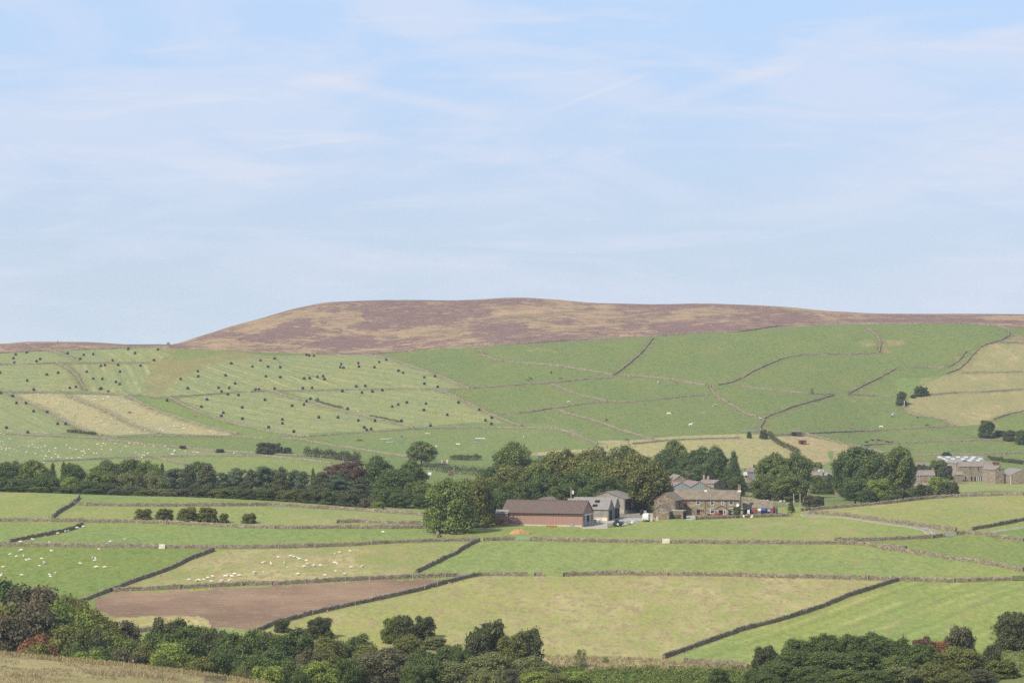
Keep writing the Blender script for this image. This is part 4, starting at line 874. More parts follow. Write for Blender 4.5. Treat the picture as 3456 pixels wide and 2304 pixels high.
region(VL, 'trees of the near valley', 'I', '30,305,190,b,d775;115,318,190,b,d778;310,345,220,r,d765|rusty tinged rowan tree at the top of the left valley wood;490,438,190,O,d772;745,478,240,O,d770;540,480,270,l,d755;'
 '230,495,300,r,d735;60,500,240,O,d735;60,600,260,r,d722;470,555,330,b,d738;330,770,300,R,d700|bright red berried rowan tree low in the left valley wood;900,598,190,O,d765;620,690,280,O,d725;730,650,260,W,d735;860,735,230,a,d712|brownish larch in the middle of the left valley wood;1085,645,190,N,d788|brown rounded hawthorn standing below the ploughed field;1090,780,280,W,d735;330,845,320,O,d680;650,845,270,w,d700;745,905,130,L,d668|small light green bush above the foreground slope')
VM = 'in the valley wood below the ploughed field'
region(VM, 'trees of the near valley', 'I', '1490,625,210,h,d775;1740,682,240,b,d770;1380,750,280,w,d742;1600,715,390,b,d728;1510,835,150,l,d705;1900,725,150,h,d760;2060,755,350,b,d735;2250,735,280,W,d745;1280,845,230,O,d712;1110,895,220,N,d695|rusty brown bush above the foreground slope;930,890,220,w,d690;1950,890,320,w,d700;2200,940,320,w,d690;1750,970,270,O,d684;1450,950,280,w,d690;2320,1050,140,L,d672|light green bush just above the foreground slope end')
region(VM, 'trees of the near valley', 'J', '400,625,150,h,735|small hawthorn on the wall end below the ploughed field;725,605,240,h,792|dark hawthorn standing alone in the tussocky field;100,750,280,w,d748;300,750,280,w,d755;510,715,360,b,d765;330,870,320,b,d718;200,975,340,w,d690;820,785,240,O,d752;1080,768,330,w,d765;640,890,240,n,d718;770,870,300,O,d722;720,995,330,l,d694;280,1050,190,L,d672|light green bush beside the end of the foreground slope;410,990,260,w,d690;'
 '1270,885,560,n,d712|large spreading brown birch tree low in the valley;1365,608,150,G,832|green bush forming the left side of the hawthorn clump;1460,595,200,h,838|tall middle bush of the hawthorn clump in the tussocky field;1640,602,215,h,795|right bush of the hawthorn clump in the tussocky field;1500,770,300,O,d768;1745,780,230,k,880|pale dead looking shrub below the hawthorn clump;1850,860,320,b,d738;1960,855,220,w,d735;1640,890,280,w,d735;1700,960,300,w,d712;960,980,260,w,d695;1560,1010,240,w,d692;60,1060,200,O,d680;560,1070,220,w,d676;'
 '1900,1000,380,g,d715;1150,850,200,O,d738')
region(VM, 'trees of the near valley', 'K', '115,648,200,h,d775|pointed top dark hawthorn at the edge of the tussocky field;60,740,200,h,d770;460,720,330,h,d768|broad dark hawthorn right of the pointed one;330,775,200,v,d762;120,930,440,g,d722;490,955,340,g,d728;650,1000,220,g,d722;320,1065,240,n,d695;560,1085,300,l,d690;880,1085,300,l,d692|low light green shrub at the right end of the valley wood;700,1110,240,O,d684;100,1060,300,g,d690;940,885,130,x,1050|thin bare looking bush in the brown grass strip;1160,950,70,x,1005|tiny straggly bush beside a pale post in the brown grass;2160,1062,190,H,d715|dark rounded bush alone at the bottom edge of the photo')
VR = 'in the dark wood at the right'
region(VR, 'trees of the right valley wood', 'L', '200,815,170,h,d745;480,755,270,b,d758;700,712,290,b,d762;900,720,270,b,d764;1110,702,290,b,d764;1300,752,270,b,d762;1360,708,60,x,d770|slender pale sprig rising above the right wood;1530,735,90,c,d775|small purple leaved tree behind the right wood;420,840,310,b,d738;690,860,380,b,d740;1000,850,400,b,d740;1270,890,340,W,d738;1500,800,330,b,d752;850,1005,320,W,d708;1340,975,330,k,d716;'
 '1650,775,200,R,d775|rust red rowan beside the pointed brown hawthorn;1820,655,220,N,d782|pointed brown tinged hawthorn behind the right wood;1840,825,370,O,d745;2090,795,100,h,d772;2260,535,290,h,838|dark hawthorn above the bracken slope near the photo edge;2170,925,270,G,d738|dark green bush at the right foot of the wood;1600,950,320,O,d716;1990,1000,240,n,d722;110,1005,170,w,d715;300,940,270,w,d712;560,980,330,w,d708;1120,1010,320,w,d706;1780,1010,300,O,d704;640,1040,260,w,d690;200,1040,240,w,d690')
seen = {}
for row in sorted([r for r in TREES if not r[7]], key=lambda r: r[3]):
    seen.setdefault((row[0], row[2]), []).append(row)
for (place, k), rows in seen.items():
    for i, row in enumerate(rows):
        row[7] = KIND[k][3] + ' ' + place + ('' if len(rows) == 1 else ', ' + ordinal(i+1) + ' from left')
for place, group, k, u, v, w, base, label in TREES:
    nm, form, leaf, words_ = KIND[k]
    tree(nm, form, leaf, u, v, w, base, label, group, 'bush' if 'bush' in nm or 'bush' in label or 'shrub' in label else 'tree')
# long clipped-looking hedges
def hedge(s, w, h, label, n, leaf='haw', dense=.30):
    line = trace_line(poly(s)); o = line[0]; r = np.random.default_rng(int(o.x*7+o.y) % 9973)
    lob = []
    for a, b in zip(line[:-1], line[1:]):
        m = max(1, int((b-a).length/1.2))
        for k in range(m):
            p = a.lerp(b, k/m) - o; hh = h*(.75 + .5*r.random())
            lob.append(((p.x + r.normal()*.2, p.y + r.normal()*.2, p.z + hh*.45), (w*.6, w*.6, hh*.55)))
    me = leaf_mesh('hedge', lob, n, dense, r)
    me.materials.append(LEAF[leaf]); tag(link('hedge', me, None, None, o), label, 'hedge', 'hedges')
hedge('F 605,232 800,250 950,268 1100,288', 2.4, 4.5, 'long dark hedge above the bright field behind the tree belt', 5000)
hedge('F 1640,345 1750,362 1900,385 2050,398 2200,415', 2.2, 4.0, 'dark hedge with a post fence beside the red trailer', 3500)
hedge('F 1900,262 2060,268 2160,262', 2.5, 2.5, 'low tangled hedge beyond the red and white jump stands', 1800)
hedge('H 235,45 290,115 400,165 490,205', 2.2, 2.6, 'dark hedge between two straw fields above the hamlet', 2500)
hedge('H 580,505 650,508 720,506', 2.2, 3.2, 'clipped dark hedge in front of the hamlet house with a red door', 2000)
hedge('P 1900,195 2100,225 2352,262', 2.0, 2.2, 'ragged hedge behind the right end of the farm buildings', 2200)
hedge('A 600,935 720,945 850,960', 2, 1.6, 'dark hedge at the foot of the left straw strip', 1500)
hedge('B 700,665 800,695 930,725', 1.8, 1.0, 'dark hedge along the bank between lower bale fields', 900, 'olive')
hedge('B 1180,800 1330,825 1440,850', 1.8, 1.0, 'short hedge lower down the bank between bale fields', 700, 'olive')
hedge('F 870,262 1000,275 1090,283', 2.0, 2.5, 'brown hedge joining the long dark hedge', 1200, 'brown')
# bracken, tall dry grass and tussocks: nobody could count these
def blades(name, pts, hts, m, wid=.10, lean=.35, per=5):
    n = len(pts)*per; r = np.random.default_rng(len(pts))
    p = np.repeat(np.array(pts), per, 0) + r.normal(size=(n, 3))*np.array([.22, .22, 0]); h = np.repeat(np.array(hts), per)*(.5 + .8*r.random(n))
    a = r.random(n)*math.pi; w = wid*(.6 + .8*r.random(n))
    dx, dy = np.cos(a)*w, np.sin(a)*w; l = r.normal(size=(n, 2))*lean*h[:, None]
    z = np.zeros(n); d3 = np.stack([dx, dy, z], 1); tip = np.stack([l[:, 0], l[:, 1], h], 1)
    q = np.stack([p - d3, p + d3, p + d3*.4 + tip, p - d3*.4 + tip*.97], 1).reshape(-1, 3)
    q[:, 2] -= .05
    me = np_mesh(name, q, np.arange(n*4).reshape(-1, 4), {'tint': ('FLOAT', np.repeat(r.random(n), 4))})
    return tag(link(name, me, m), None, None, kind='stuff')
M['dry_blades'] = leaf_m('dry_grass_blades', (.24, .17, .08), (.46, .37, .19), .9, .1, .3)
M['brown_blades'] = leaf_m('brown_grass_blades', (.27, .20, .115), (.43, .35, .20), .9, .1, .3)
M['green_blades'] = leaf_m('green_grass_blades', (.10, .12, .04), (.22, .22, .075), .9, .1, .3)
def scatter(n, fn, dens):
    out, ht = [], []
    for _ in range(n):
        u, d = fn(); p = on(u, d); k = dens(u, d, p)
        if random.random() < k[0]: out.append(p); ht.append(k[1])
    return out, ht
def crest(u): return float(np.interp(u, [-400, 0, 450, 870, 1000], [644, 642, 640, 638, 640]))
P1, H1 = [], []
for _ in range(5200):
    u = random.uniform(-300, 980); d = crest(u) + random.gauss(-1, 3.5); P1.append(on(u, d)); H1.append(random.uniform(.35, 1.0))
blades('tall_grass', P1, H1, M['dry_blades'], .07, .3, 4)
P2, H2 = [], []
for _ in range(6500):
    u = random.uniform(-200, 930); d = random.uniform(530, 634); p = on(u, d)
    if abs(u-730) < 70 and d < 630: continue
    if float(fbm(np.array(p.x/6), np.array(p.y/10), 31, 3)) > .47: P2.append(p); H2.append(random.uniform(.15, .5))
for (t, x, y, n) in (('I', 200, 1130, 80), ('I', 980, 1120, 120), ('I', 1110, 1110, 140), ('I', 1260, 1125, 130), ('I', 850, 1100, 60), ('I', 1480, 1150, 60)):
    c = at(t, x, y)
    for _ in range(n):
        q = c + Vector((random.gauss(0, 1.6), random.gauss(0, 2.5), 0)); q.z = float(height(q.x, q.y)); P2.append(q); H2.append(random.uniform(.4, 1.0))
blades('tussock_grass', P2, H2, M['brown_blades'], .06, .4, 5)
P3, H3 = [], []
for _ in range(5200):
    u, v = random.uniform(1820, 2760), random.uniform(2210, 2285); p = trace(u, v, 660)
    if inside(poly('K 600,940 1000,955 1672,975 1850,1010 2352,1030 2700,1060 2700,1150 2352,1115 900,1075 700,1040'), np.array(u), np.array(v)): P3.append(p); H3.append(random.uniform(.2, .7))
blades('tall_grass', P3, H3, M['brown_blades'], .08, .35, 4)
lob = []
o = on(2250, 712)
for _ in range(800):
    u, d = random.uniform(1880, 2720), random.uniform(690, 742); p = on(u, d) - o; lob.append(((p.x, p.y, p.z + .35), (1.3, 1.3, .75)))
for _ in range(520):
    u, d = random.uniform(3350, 3640), random.uniform(715, 802); p = on(u, d) - o
    lob.append(((p.x, p.y, p.z + .2), (.9, .9, .5)))
r_ = np.random.default_rng(5); me = leaf_mesh('bracken', lob, 52000, .22, r_); me.materials.append(LEAF['mid']); tag(link('bracken', me, None, None, o), None, None, kind='stuff')
P4, H4 = [], []
for k, line, lab in WLINES:
    far = k == FW
    for a, b in zip(line[:-1], line[1:]):
        for _ in range(max(1, int((b-a).length*(.5 if far else .9)))):
            p = a.lerp(b, random.random()) + Vector((random.gauss(0, 1.0), random.choice((-1, 1))*(random.random()*.9 + .5), 0)); p.z = float(height(p.x, p.y))
            if float(fbm(np.array(p.x/12), np.array(p.y/12), 41, 2)) > .46: P4.append(p); H4.append(random.uniform(.2, .55)*(1.3 if far else .9))
blades('rough_grass', P4[::2], H4[::2], M['brown_blades'], .16, .5, 3)
blades('rough_grass', P4[1::2], H4[1::2], M['green_blades'], .16, .5, 3)
# ------------------------------------------------------------------ buildings
def building(name, base, yaw, L, W, he, hr, label, wall, roof, anc=(.5, -.5), cat='building', over=.25, rt=.16, group=None, flat=False, open_side=None):
    """gabled block, ridge along local x, anchored with the local corner anc (fractions of L, W) on the ground point"""
    root = empty(name, base, yaw, label, cat, group)
    ox, oy = -anc[0]*L, -anc[1]*W
    root['_o'] = 0; del root['_o']
    b = MB(); x0, x1, y0, y1 = ox - L/2, ox + L/2, oy - W/2, oy + W/2
    if flat: b.box(x0, x1, y0, y1, -2.5, he)
    else: b.prismx([(y0, -2.5), (y1, -2.5), (y1, he), (oy, hr), (y0, he)], x0, x1)
    wl = b.build('wall', wall, root)
    r = MB()
    if flat:
        r.box(x0-over, x1+over, y0-over, y1+over, he+.003, he+rt)
    else:
        sl = (hr-he)/(W/2); e = over
        for s in (-1, 1):
            ye = oy + s*(W/2+e); ze = he - sl*e
            r.prismx([(oy, hr+.02), (ye, ze+.02), (ye, ze+rt), (oy, hr+rt)], x0-over*.6, x1+over*.6)
    rf = r.build('roof', roof, root)
    return dict(root=root, wall=wl, roof=rf, x0=x0, x1=x1, y0=y0, y1=y1, ox=ox, oy=oy, he=he, hr=hr, W=W, L=L)
def face_pt(B, face, a, z, dep):
    """a along the face from its left end as seen from outside; dep outward"""
    if face == 'front': return (B['x0'] + a, B['y0'] - dep, z)
    if face == 'right': return (B['x1'] + dep, B['y0'] + a, z)
    if face == 'left': return (B['x0'] - dep, B['y1'] - a, z)
def fbox(B, face, a0, a1, z0, z1, d0, d1):
    m = MB()
    p, q = face_pt(B, face, a0, z0, d0), face_pt(B, face, a1, z1, d1)
    return m.box(min(p[0], q[0]), max(p[0], q[0]), min(p[1], q[1]), max(p[1], q[1]), z0, z1)
def window(B, face, a, z, w, h, frame='white', bars=1, sill=True):
    f = MB(); t = .11
    for (p, q, r0, r1) in ((-w/2, -w/2+t, -h/2, h/2), (w/2-t, w/2, -h/2, h/2), (-w/2+t, w/2-t, h/2-t, h/2), (-w/2+t, w/2-t, -h/2, -h/2+t)):
        f.add(*(lambda g: (g.v, g.f))(fbox(B, face, a+p, a+q, z+r0, z+r1, -.04, .05)))
    if bars:
        f.add(*(lambda g: (g.v, g.f))(fbox(B, face, a-w/2+t, a+w/2-t, z+h*.12, z+h*.12+.09, -.04, .045)))
    fr = f.build('window', M[frame], B['root'])
    fbox(B, face, a-w/2+t*.6, a+w/2-t*.6, z-h/2+t*.6, z+h/2-t*.6, -.05, .012).build('pane', M['glass'], fr)
    if sill: fbox(B, face, a-w/2-.12, a+w/2+.12, z-h/2-.16, z-h/2-.003, -.04, .10).build('sill', M['concrete'], fr)
    return fr
def door(B, face, a0, a1, z1, m='door_wood', handle=True, z0=-.2):
    d = fbox(B, face, a0, a1, z0, z1, -.05, .05).build('door', M[m], B['root'])
    return d
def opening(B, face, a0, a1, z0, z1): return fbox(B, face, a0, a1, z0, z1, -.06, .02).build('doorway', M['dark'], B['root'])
def chimney(B, x, h, w=.75, pots=1, m='barn_stone', flash=True):
    c = MB(); oy, hr = B['oy'], B['hr']; x = B['x0'] + x
    c.box(x-w/2, x+w/2, oy-w*.4, oy+w*.4, hr-.5, hr+h); c.box(x-w/2-.07, x+w/2+.07, oy-w*.4-.07, oy+w*.4+.07, hr+h, hr+h+.14)
    ch = c.build('chimney', M[m], B['roof'])
    for k in range(min(pots, 1)):
        MB().tube([(x+(k-(pots-1)/2)*.35, oy, hr+h+.1), (x+(k-(pots-1)/2)*.35, oy, hr+h+.5)], [.12, .10], 8).build('chimney_pot', M['orange'], B['root'])
    if flash: MB().box(x-w/2-.12, x+w/2+.12, oy-w*.4-.35, oy-w*.4-.02, hr-.42, hr+.12).build('flashing', M['white'], B['root'])
def pipe(B, face, a, z1): return fbox(B, face, a-.05, a+.05, -.3, z1, .03, .13).build('drainpipe', M['door_wood'], B['root'])
SK = R(-17)
# long brown barn
B = building('brown_barn', at('G', 957, 856), SK, 26.3, 12.2, 4.2, 7.75, 'long brown metal barn with mossy dark roof and open sliding door', M['brown_sheet'], M['brown_roof'], over=.35)
fbox(B, 'front', .6, 26.1, -1.5, .55, 0, .10).build('plinth', M['plaster'], B['root'])
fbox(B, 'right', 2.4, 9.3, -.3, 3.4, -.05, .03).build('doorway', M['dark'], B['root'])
fbox(B, 'right', 2.0, 4.4, -.3, 3.5, .05, .16).build('door', M['galv'], B['root']); fbox(B, 'right', 7.0, 9.0, -.3, 3.5, .05, .16).build('door', M['galv'], B['root'])
fbox(B, 'right', 1.4, 10.2, 3.5, 3.8, .05, .3).build('lintel', M['white'], B['root'])
fbox(B, 'front', -.1, 26.4, 3.72, 3.92, .32, .46).build('gutter', M['dark'], B['root'])
c = MB()
for k in range(22): c.box(B['x0'] + k*1.2 + .1, B['x0'] + k*1.2 + .85, B['oy']-.28, B['oy']+.28, 7.78, 8.02)
c.build('ridge_cap', M['brown_roof'], B['root'])
def barn_detail():
    fbox(B, 'front', 22.3, 23.5, -.3, .95, .16, .24).build('hatch', M['galv'], B['root'])
barn_detail()
brown = B
B2 = building('brown_barn', on(1825, 1045), R(-107), 13, 9, 4.0, 6.3, 'brown roofed barn almost hidden behind the long brown barn', M['brown_sheet'], M['red_roof'], (.5, 0))
B3 = building('lean_to_shed', on(1697, 1012), SK, 4, 3, 3.6, 4.6, 'small brown shed roof just showing past the left end of the long brown barn', M['brown_sheet'], M['grey_roof'], (0, 0))
# twin grey sheds
ga = at('G', 1183, 803)
B = building('grey_shed', ga, SK, 14, 6.6, 3.75, 6.7, 'grey boarded shed with two dark rooflights next to the long brown barn', M['grey_board'], M['grey_roof'], over=.3)
opening(B, 'right', 1.6, 4.6, -.2, 3.3); fbox(B, 'front', 9.5, 13.7, -1.2, 1.1, 0, .1).build('base_wall', M['cream'], B['root'])
sl = (6.7-3.75)/3.3
for z, x in ((5.85, 9.8), (4.6, 9.4)):
    y = B['oy'] - (6.7-z)/sl
    m = MB(); m.add([(B['x0']+x+i, y+j, z+j*sl+.24) for i, j in ((-.8, -.4), (.8, -.4), (.8, .4), (-.8, .4))] + [(B['x0']+x+i, y+j, z+j*sl+.1) for i, j in ((-.8, -.4), (.8, -.4), (.8, .4), (-.8, .4))],
      [(0,1,2,3), (7,6,5,4), (0,4,5,1), (1,5,6,2), (2,6,7,3), (3,7,4,0)]); m.build('rooflight', M['dark'], B['roof'])
fbox(B, 'right', .1, .35, -.2, 3.7, .0, .12).build('corner_post', M['grey_wood'], B['root'])
off = Matrix.Rotation(SK, 3, 'Z') @ Vector((0.2, 6.8, 0))
g2 = ga + off
B = building('grey_shed', Vector((g2.x, g2.y, ga.z + .1)), SK, 14, 6.4, 3.9, 6.75, 'second grey shed gable tucked behind the rooflight shed', M['grey_board'], M['grey_roof'], over=.3)
opening(B, 'right', .8, 5.6, -.2, 3.4); fbox(B, 'right', 2.9, 3.3, -.2, 3.5, .03, .14).build('post', M['grey_wood'], B['root'])
# open sided barn
B = building('open_barn', at('M', 1955, 486), R(-90-20), 14.5, 12.6, 5.0, 7.2, 'tall grey boarded barn with pale roof and open dark side with posts', M['grey_board'], M['grey_roof'], (.5, .5), over=.45)
rt = MB(); yb = B['y1']
fb = lambda a, b, z0, z1, d0, d1: MB().box(B['x1']-b, B['x1']-a, yb+min(d0, d1), yb+max(d0, d1), z0, z1)
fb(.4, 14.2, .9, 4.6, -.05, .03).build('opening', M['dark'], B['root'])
for a in (.15, 3.3, 6.6, 9.9, 13.6): fb(a, a+.35, -.5, 4.75, .03, .2).build('post', M['grey_wood'], B['root'])
fb(7.2, 9.6, 1.9, 4.6, .04, .14).build('hanging_panel', M['galv'], B['root']); fb(.5, 3.2, -.4, 1.1, .04, .16).build('low_wall', M['concrete'], B['root'])
# the front base wall of blocks
MB().box(B['x1']+.003, B['x1']+.1, B['y0'], B['y1'], -2, 1.5).build('base_wall', M['concrete'], B['root'])
# stone barn and its outhouses
B = building('stone_barn', at('N', 553, 694), R(-90-20), 9.4, 7.1, 5.1, 7.45, 'large stone barn with its gable toward the meadow, left of the farmhouse', M['barn_stone'], M['slate'], (.5, .5))
yb = B['y1']; MB().box(B['x1']-4.6, B['x1']-4.4, yb+.02, yb+.14, -1, 4.9).build('drainpipe', M['dark'], B['root'])
MB().box(B['x1']-8.6, B['x1']-5.4, yb-.05, yb+.03, -.5, 2.8).build('door', M['door_wood'], B['root'])
B = building('stone_outhouse', at('N', 462, 736), R(-90-20), 4.0, 5.3, 2.5, 4.7, 'small gabled stone outhouse in front of the large stone barn', M['barn_stone'], M['slate'], (.5, .5))
fw = B; m = MB(); 
xg = B['x1']; f = MB().box(xg-.05, xg+.05, B['oy']-.35, B['oy']+.35, 2.2, 3.3).build('window', M['white'], B['root'])
MB().box(xg, xg+.07, B['oy']-.26, B['oy']+.26, 2.28, 3.22).build('pane', M['glass'], f)
B = building('stone_outhouse', at('N', 664, 731), SK, 4.9, 4.4, 2.55, 2.6, 'flat topped low stone outhouse with a dark open end', M['barn_stone'], M['concrete'], flat=True, rt=.14, over=.1)
opening(B, 'right', .6, 3.9, -.2, 2.1)
# farmhouse
FH = at('N', 1480, 684); sc_h = .23384/pps(FH.y)/math.cos(R(8))
B = building('farmhouse', FH, R(-8), 21.5, 7.2, 5.25, 8.0, 'long two storey stone farmhouse with white windows and gabled porch', M['house_stone'], M['slate'], cat='house', over=.22)
def ha(x): return B['L'] - (1480 - x)*sc_h
def hz(y): return (672 - y)*sc_h
for x, y, w, h in ((887, 482, 55, 66), (1088, 483, 56, 70), (1237, 492, 38, 48), (1360, 480, 58, 70), (1088, 606, 56, 72), (1358, 598, 60, 68)):
    window(B, 'front', ha(x), hz(y), w*sc_h, h*sc_h)
opening(B, 'front', ha(866), ha(914), -.2, hz(585)); door(B, 'front', ha(868), ha(912), hz(630), 'red_door')
fbox(B, 'front', ha(918), ha(972), hz(622), hz(585), -.04, .03).build('shutter', M['door_wood'], B['root'])
door(B, 'front', ha(690), ha(727), hz(470), 'red_door', z0=hz(552))
for x in (990, 1292): pipe(B, 'front', ha(x), 5.1)
chimney(B, ha(985), 1.75, .75, 2, 'house_stone'); chimney(B, ha(1468), 1.75, .8, 2, 'house_stone')
fbox(B, 'front', 0, 21.5, 4.93, 5.08, .24, .36).build('gutter', M['dark'], B['root'])
st = MB(); n = 9
for k in range(n):
    a = ha(735) + k*(ha(862)-ha(735))/n; st.box(B['x0']+a, B['x0']+a+(ha(862)-ha(735))/n, B['y0']-1.1, B['y0']-.003, -1, hz(552)*(1-k/n))
st.build('outside_stair', M['house_stone'], B['root'])
por = MB(); pa, pb = ha(1118), ha(1325); pm = (pa+pb)/2; ph, pr = hz(582), hz(522)
por.prism([(B['x0']+pa, -1), (B['x0']+pb, -1), (B['x0']+pb, ph), (B['x0']+pm, pr), (B['x0']+pa, ph)], B['y0']-1.9, B['y0']-.003)
pw = por.build('porch', M['house_stone'], B['root'])
pr_ = MB()
for s in (-1, 1):
    xe = pm + s*((pb-pa)/2+.25); ze = ph - .25*(pr-ph)/((pb-pa)/2)
    pr_.prism([(B['x0']+pm, pr+.02), (B['x0']+xe, ze+.02), (B['x0']+xe, ze+.15), (B['x0']+pm, pr+.16)], B['y0']-2.1, B['y0']-.01)
pr_.build('roof', M['slate'], pw)
PB = dict(B, y0=B['y0']-1.9)
PBr = dict(PB)
def pwin(x, y, w, h):
    fr = window(PBr, 'front', ha(x), hz(y), w*sc_h, h*sc_h, bars=0, sill=False); return fr
pwin(1148, 614, 34, 62); pwin(1272, 612, 34, 64); fbox(PB, 'front', ha(1190), ha(1245), -.2, hz(588), -.05, .02).build('doorway', M['dark'], pw)
d0 = face_pt(B, 'front', ha(1452), hz(515), .5)
dish = MB(); rr = [0, .22, .40, .5]
vs_ = [(d0[0], d0[1]+.12, d0[2])]; fs_ = []
for r_i, yy in ((.25, .09), (.5, .0)):
    vs_ += [(d0[0] + r_i*math.cos(k*.4488), d0[1]+yy, d0[2] + r_i*math.sin(k*.4488)) for k in range(14)]
fs_ = [(0, 1+k, 1+(k+1) % 14) for k in range(14)] + [(1+k, 15+k, 15+(k+1) % 14, 1+(k+1) % 14) for k in range(14)]
dish.add(vs_, fs_); dish.add([(a, b+.05, c_) for a, b, c_ in vs_], [f_[::-1] for f_ in fs_]); dish.bar((d0[0], d0[1]+.1, d0[2]), (d0[0], d0[1]+.55, d0[2]-.1), .08)
dish.build('satellite_dish', M['white'], B['root'])
# garden outbuilding with laundry
B = building('garden_outbuilding', at('N', 1955, 668), R(-4), 9.6, 4.6, 2.3, 4.35, 'low stone slated outbuilding behind the washing line', M['barn_stone'], M['slate'])
for a0, a1 in ((.6, 2.6), (5.9, 9.2)): opening(B, 'front', a0, a1, -.3, 1.9)
door(B, 'front', 3.4, 4.6, 1.9, 'door_wood')
B = building('garden_outbuilding', at('N', 2030, 655), R(-4), 1.9, 2.2, 2.3, 2.35, 'tiny flat roofed stone annex at the end of the garden outbuilding', M['barn_stone'], M['slate'], flat=True, over=.08)
# corrugated twin sheds behind the farmhouse
for i, (x, apx, lab) in enumerate(((770, 205, 'left of two pale corrugated gables with red brown roof behind the farmhouse'), (1040, 192, 'right of two pale corrugated gables with red brown roof behind the farmhouse'))):
    u, v = px('N', x, 330); p = on(u, 1290); s = pps(1290)
    ze = ((1152 - px('N', x, 268)[1])/FPX*1290) - p.z; zr = ((1152 - px('N', x, apx)[1])/FPX*1290) - p.z
    W_ = 270*.23384/s/math.cos(R(14))
    B = building('corrugated_shed', p, R(-90+14), 16, W_, ze, zr, lab, M['grey_sheet'], M['red_roof'], (.5, .5), over=.3)
    MB().box(B['x1']+.02, B['x1']+.1, B['oy']-.08, B['oy']+.08, zr-.6, zr-.25).build('lamp', M['white'], B['root'])
    if i == 1:
        m = MB(); w2 = 170*.23384/s
        m.prismx([(B['y1']+.01, -1), (B['y1']+w2, -1), (B['y1']+w2, ze-1.1), (B['y1']+.01, ze-.1)], B['x0'], B['x1']-.2); m.build('lean_to', M['grey_sheet'], B['root'])
        m = MB(); m.prismx([(B['y1']+.01, ze-.08), (B['y1']+w2+.2, ze-1.15), (B['y1']+w2+.2, ze-1.0), (B['y1']+.01, ze+.06)], B['x0']-.1, B['x1']); m.build('lean_to_roof', M['red_roof'], B['root'])
        MB().tube([(B['x1']+.15, B['y1'], -1), (B['x1']+.15, B['y1'], ze-.4)], .09, 6).build('drainpipe', M['white'], B['root'])
    else:
        m = MB()
        m.prismx([(B['y0']-.01, -1), (B['y0']-2.6, -1), (B['y0']-2.6, ze-1.1), (B['y0']-.01, ze-.2)], B['x0'], B['x1']-3); m.build('lean_to', M['grey_sheet'], B['root'])
def far_house(name, tagc, xl, xr, ye, yr, yb, d, yaw, W, label, wall='pale_stone', roof='slate2', cat='house', **kw):
    """long side toward the camera between picture columns xl, xr; eave, ridge, base rows"""
    u, v = px(tagc, xr, yb); p = on(u, d) if d else trace(u, v); s = pps(p.y); k = TAGS[tagc][2]
    L = (xr-xl)*k/s/math.cos(yaw); zb = p.z
    ze = (1152 - px(tagc, 0, ye)[1])/FPX*p.y - zb; yrd = p.y + W/2; zr = (1152 - px(tagc, 0, yr)[1])/FPX*yrd - zb
    if kw.get('flat'): zr = ze + .1
    return building(name, p, yaw, L, W, max(ze, 1.6), max(zr, max(ze, 1.6)+.2), label, M[wall], M[roof], cat=cat, **kw)
# stone house with two chimneys behind the corrugated sheds: gable to the right
B = far_house('stone_house', 'N', 880, 1110, 220, 168, 300, 1345, R(-32), 9.5, 'pale stone house with two chimneys rising behind the corrugated sheds')
chimney(B, .6, 1.9, .9, 1, 'pale_stone', False); chimney(B, B['L']-5.2, 1.5, 1.0, 1, 'pale_stone', False); window(B, 'right', 5.2, B['he']-.2, .7, 1.1, 'dark', 0, False)
B = far_house('stone_house', 'N', 1235, 1330, 258, 215, 330, 1370, R(-3), 7, 'plain stone slated roof right of the house with two chimneys')
B = far_house('slate_roof_house', 'N', 1190, 1240, 245, 205, 320, 1390, R(-60), 6, 'small blue slated roof between stone roofs behind the farmhouse', 'pale_stone', 'slate_blue')
B = far_house('stone_house', 'N', 420, 500, 190, 98, 300, 1345, R(-80), 7.5, 'steep stone gable half hidden behind the olive tree')
B = far_house('stone_house', 'N', 515, 640, 190, 165, 300, 1350, R(-4), 6, 'low stone roof just showing above the left corrugated gable')
# hamlet left group
B = far_house('stone_house', 'O', 440, 690, 540, 462, 690, 1440, R(9), 8, 'square stone house at the left side of the big double tree')
window(B, 'left', 3.0, B['he']-1.3, .7, 1.0, 'dark', 0, False); pipe(B, 'front', B['L']*.72, B['he'])
MB().box(B['x0']-.003-.9, B['x0']-.02, B['oy']-2.2, B['oy']+1.5, B['he']-1.6, B['he']-.2).build('side_bay', M['white'], B['root'])
B = far_house('stone_outhouse', 'O', 470, 640, 688, 605, 735, 1405, R(5), 5, 'dark slated lean-to roof below the square stone house', 'pale_stone', 'slate_blue', 'building')
B = far_house('stone_outhouse', 'O', 350, 545, 760, 700, 860, 1385, R(3), 4.5, 'low pinkish stone outhouse at the foot of the big double tree', 'pale_stone', 'slate2', 'building', flat=True)
MB().box(B['x1']-1.3, B['x1']-.5, B['oy']-.4, B['oy']+.4, B['he']-.1, B['he']+2.6).build('chimney', M['pale_stone'], B['root'])
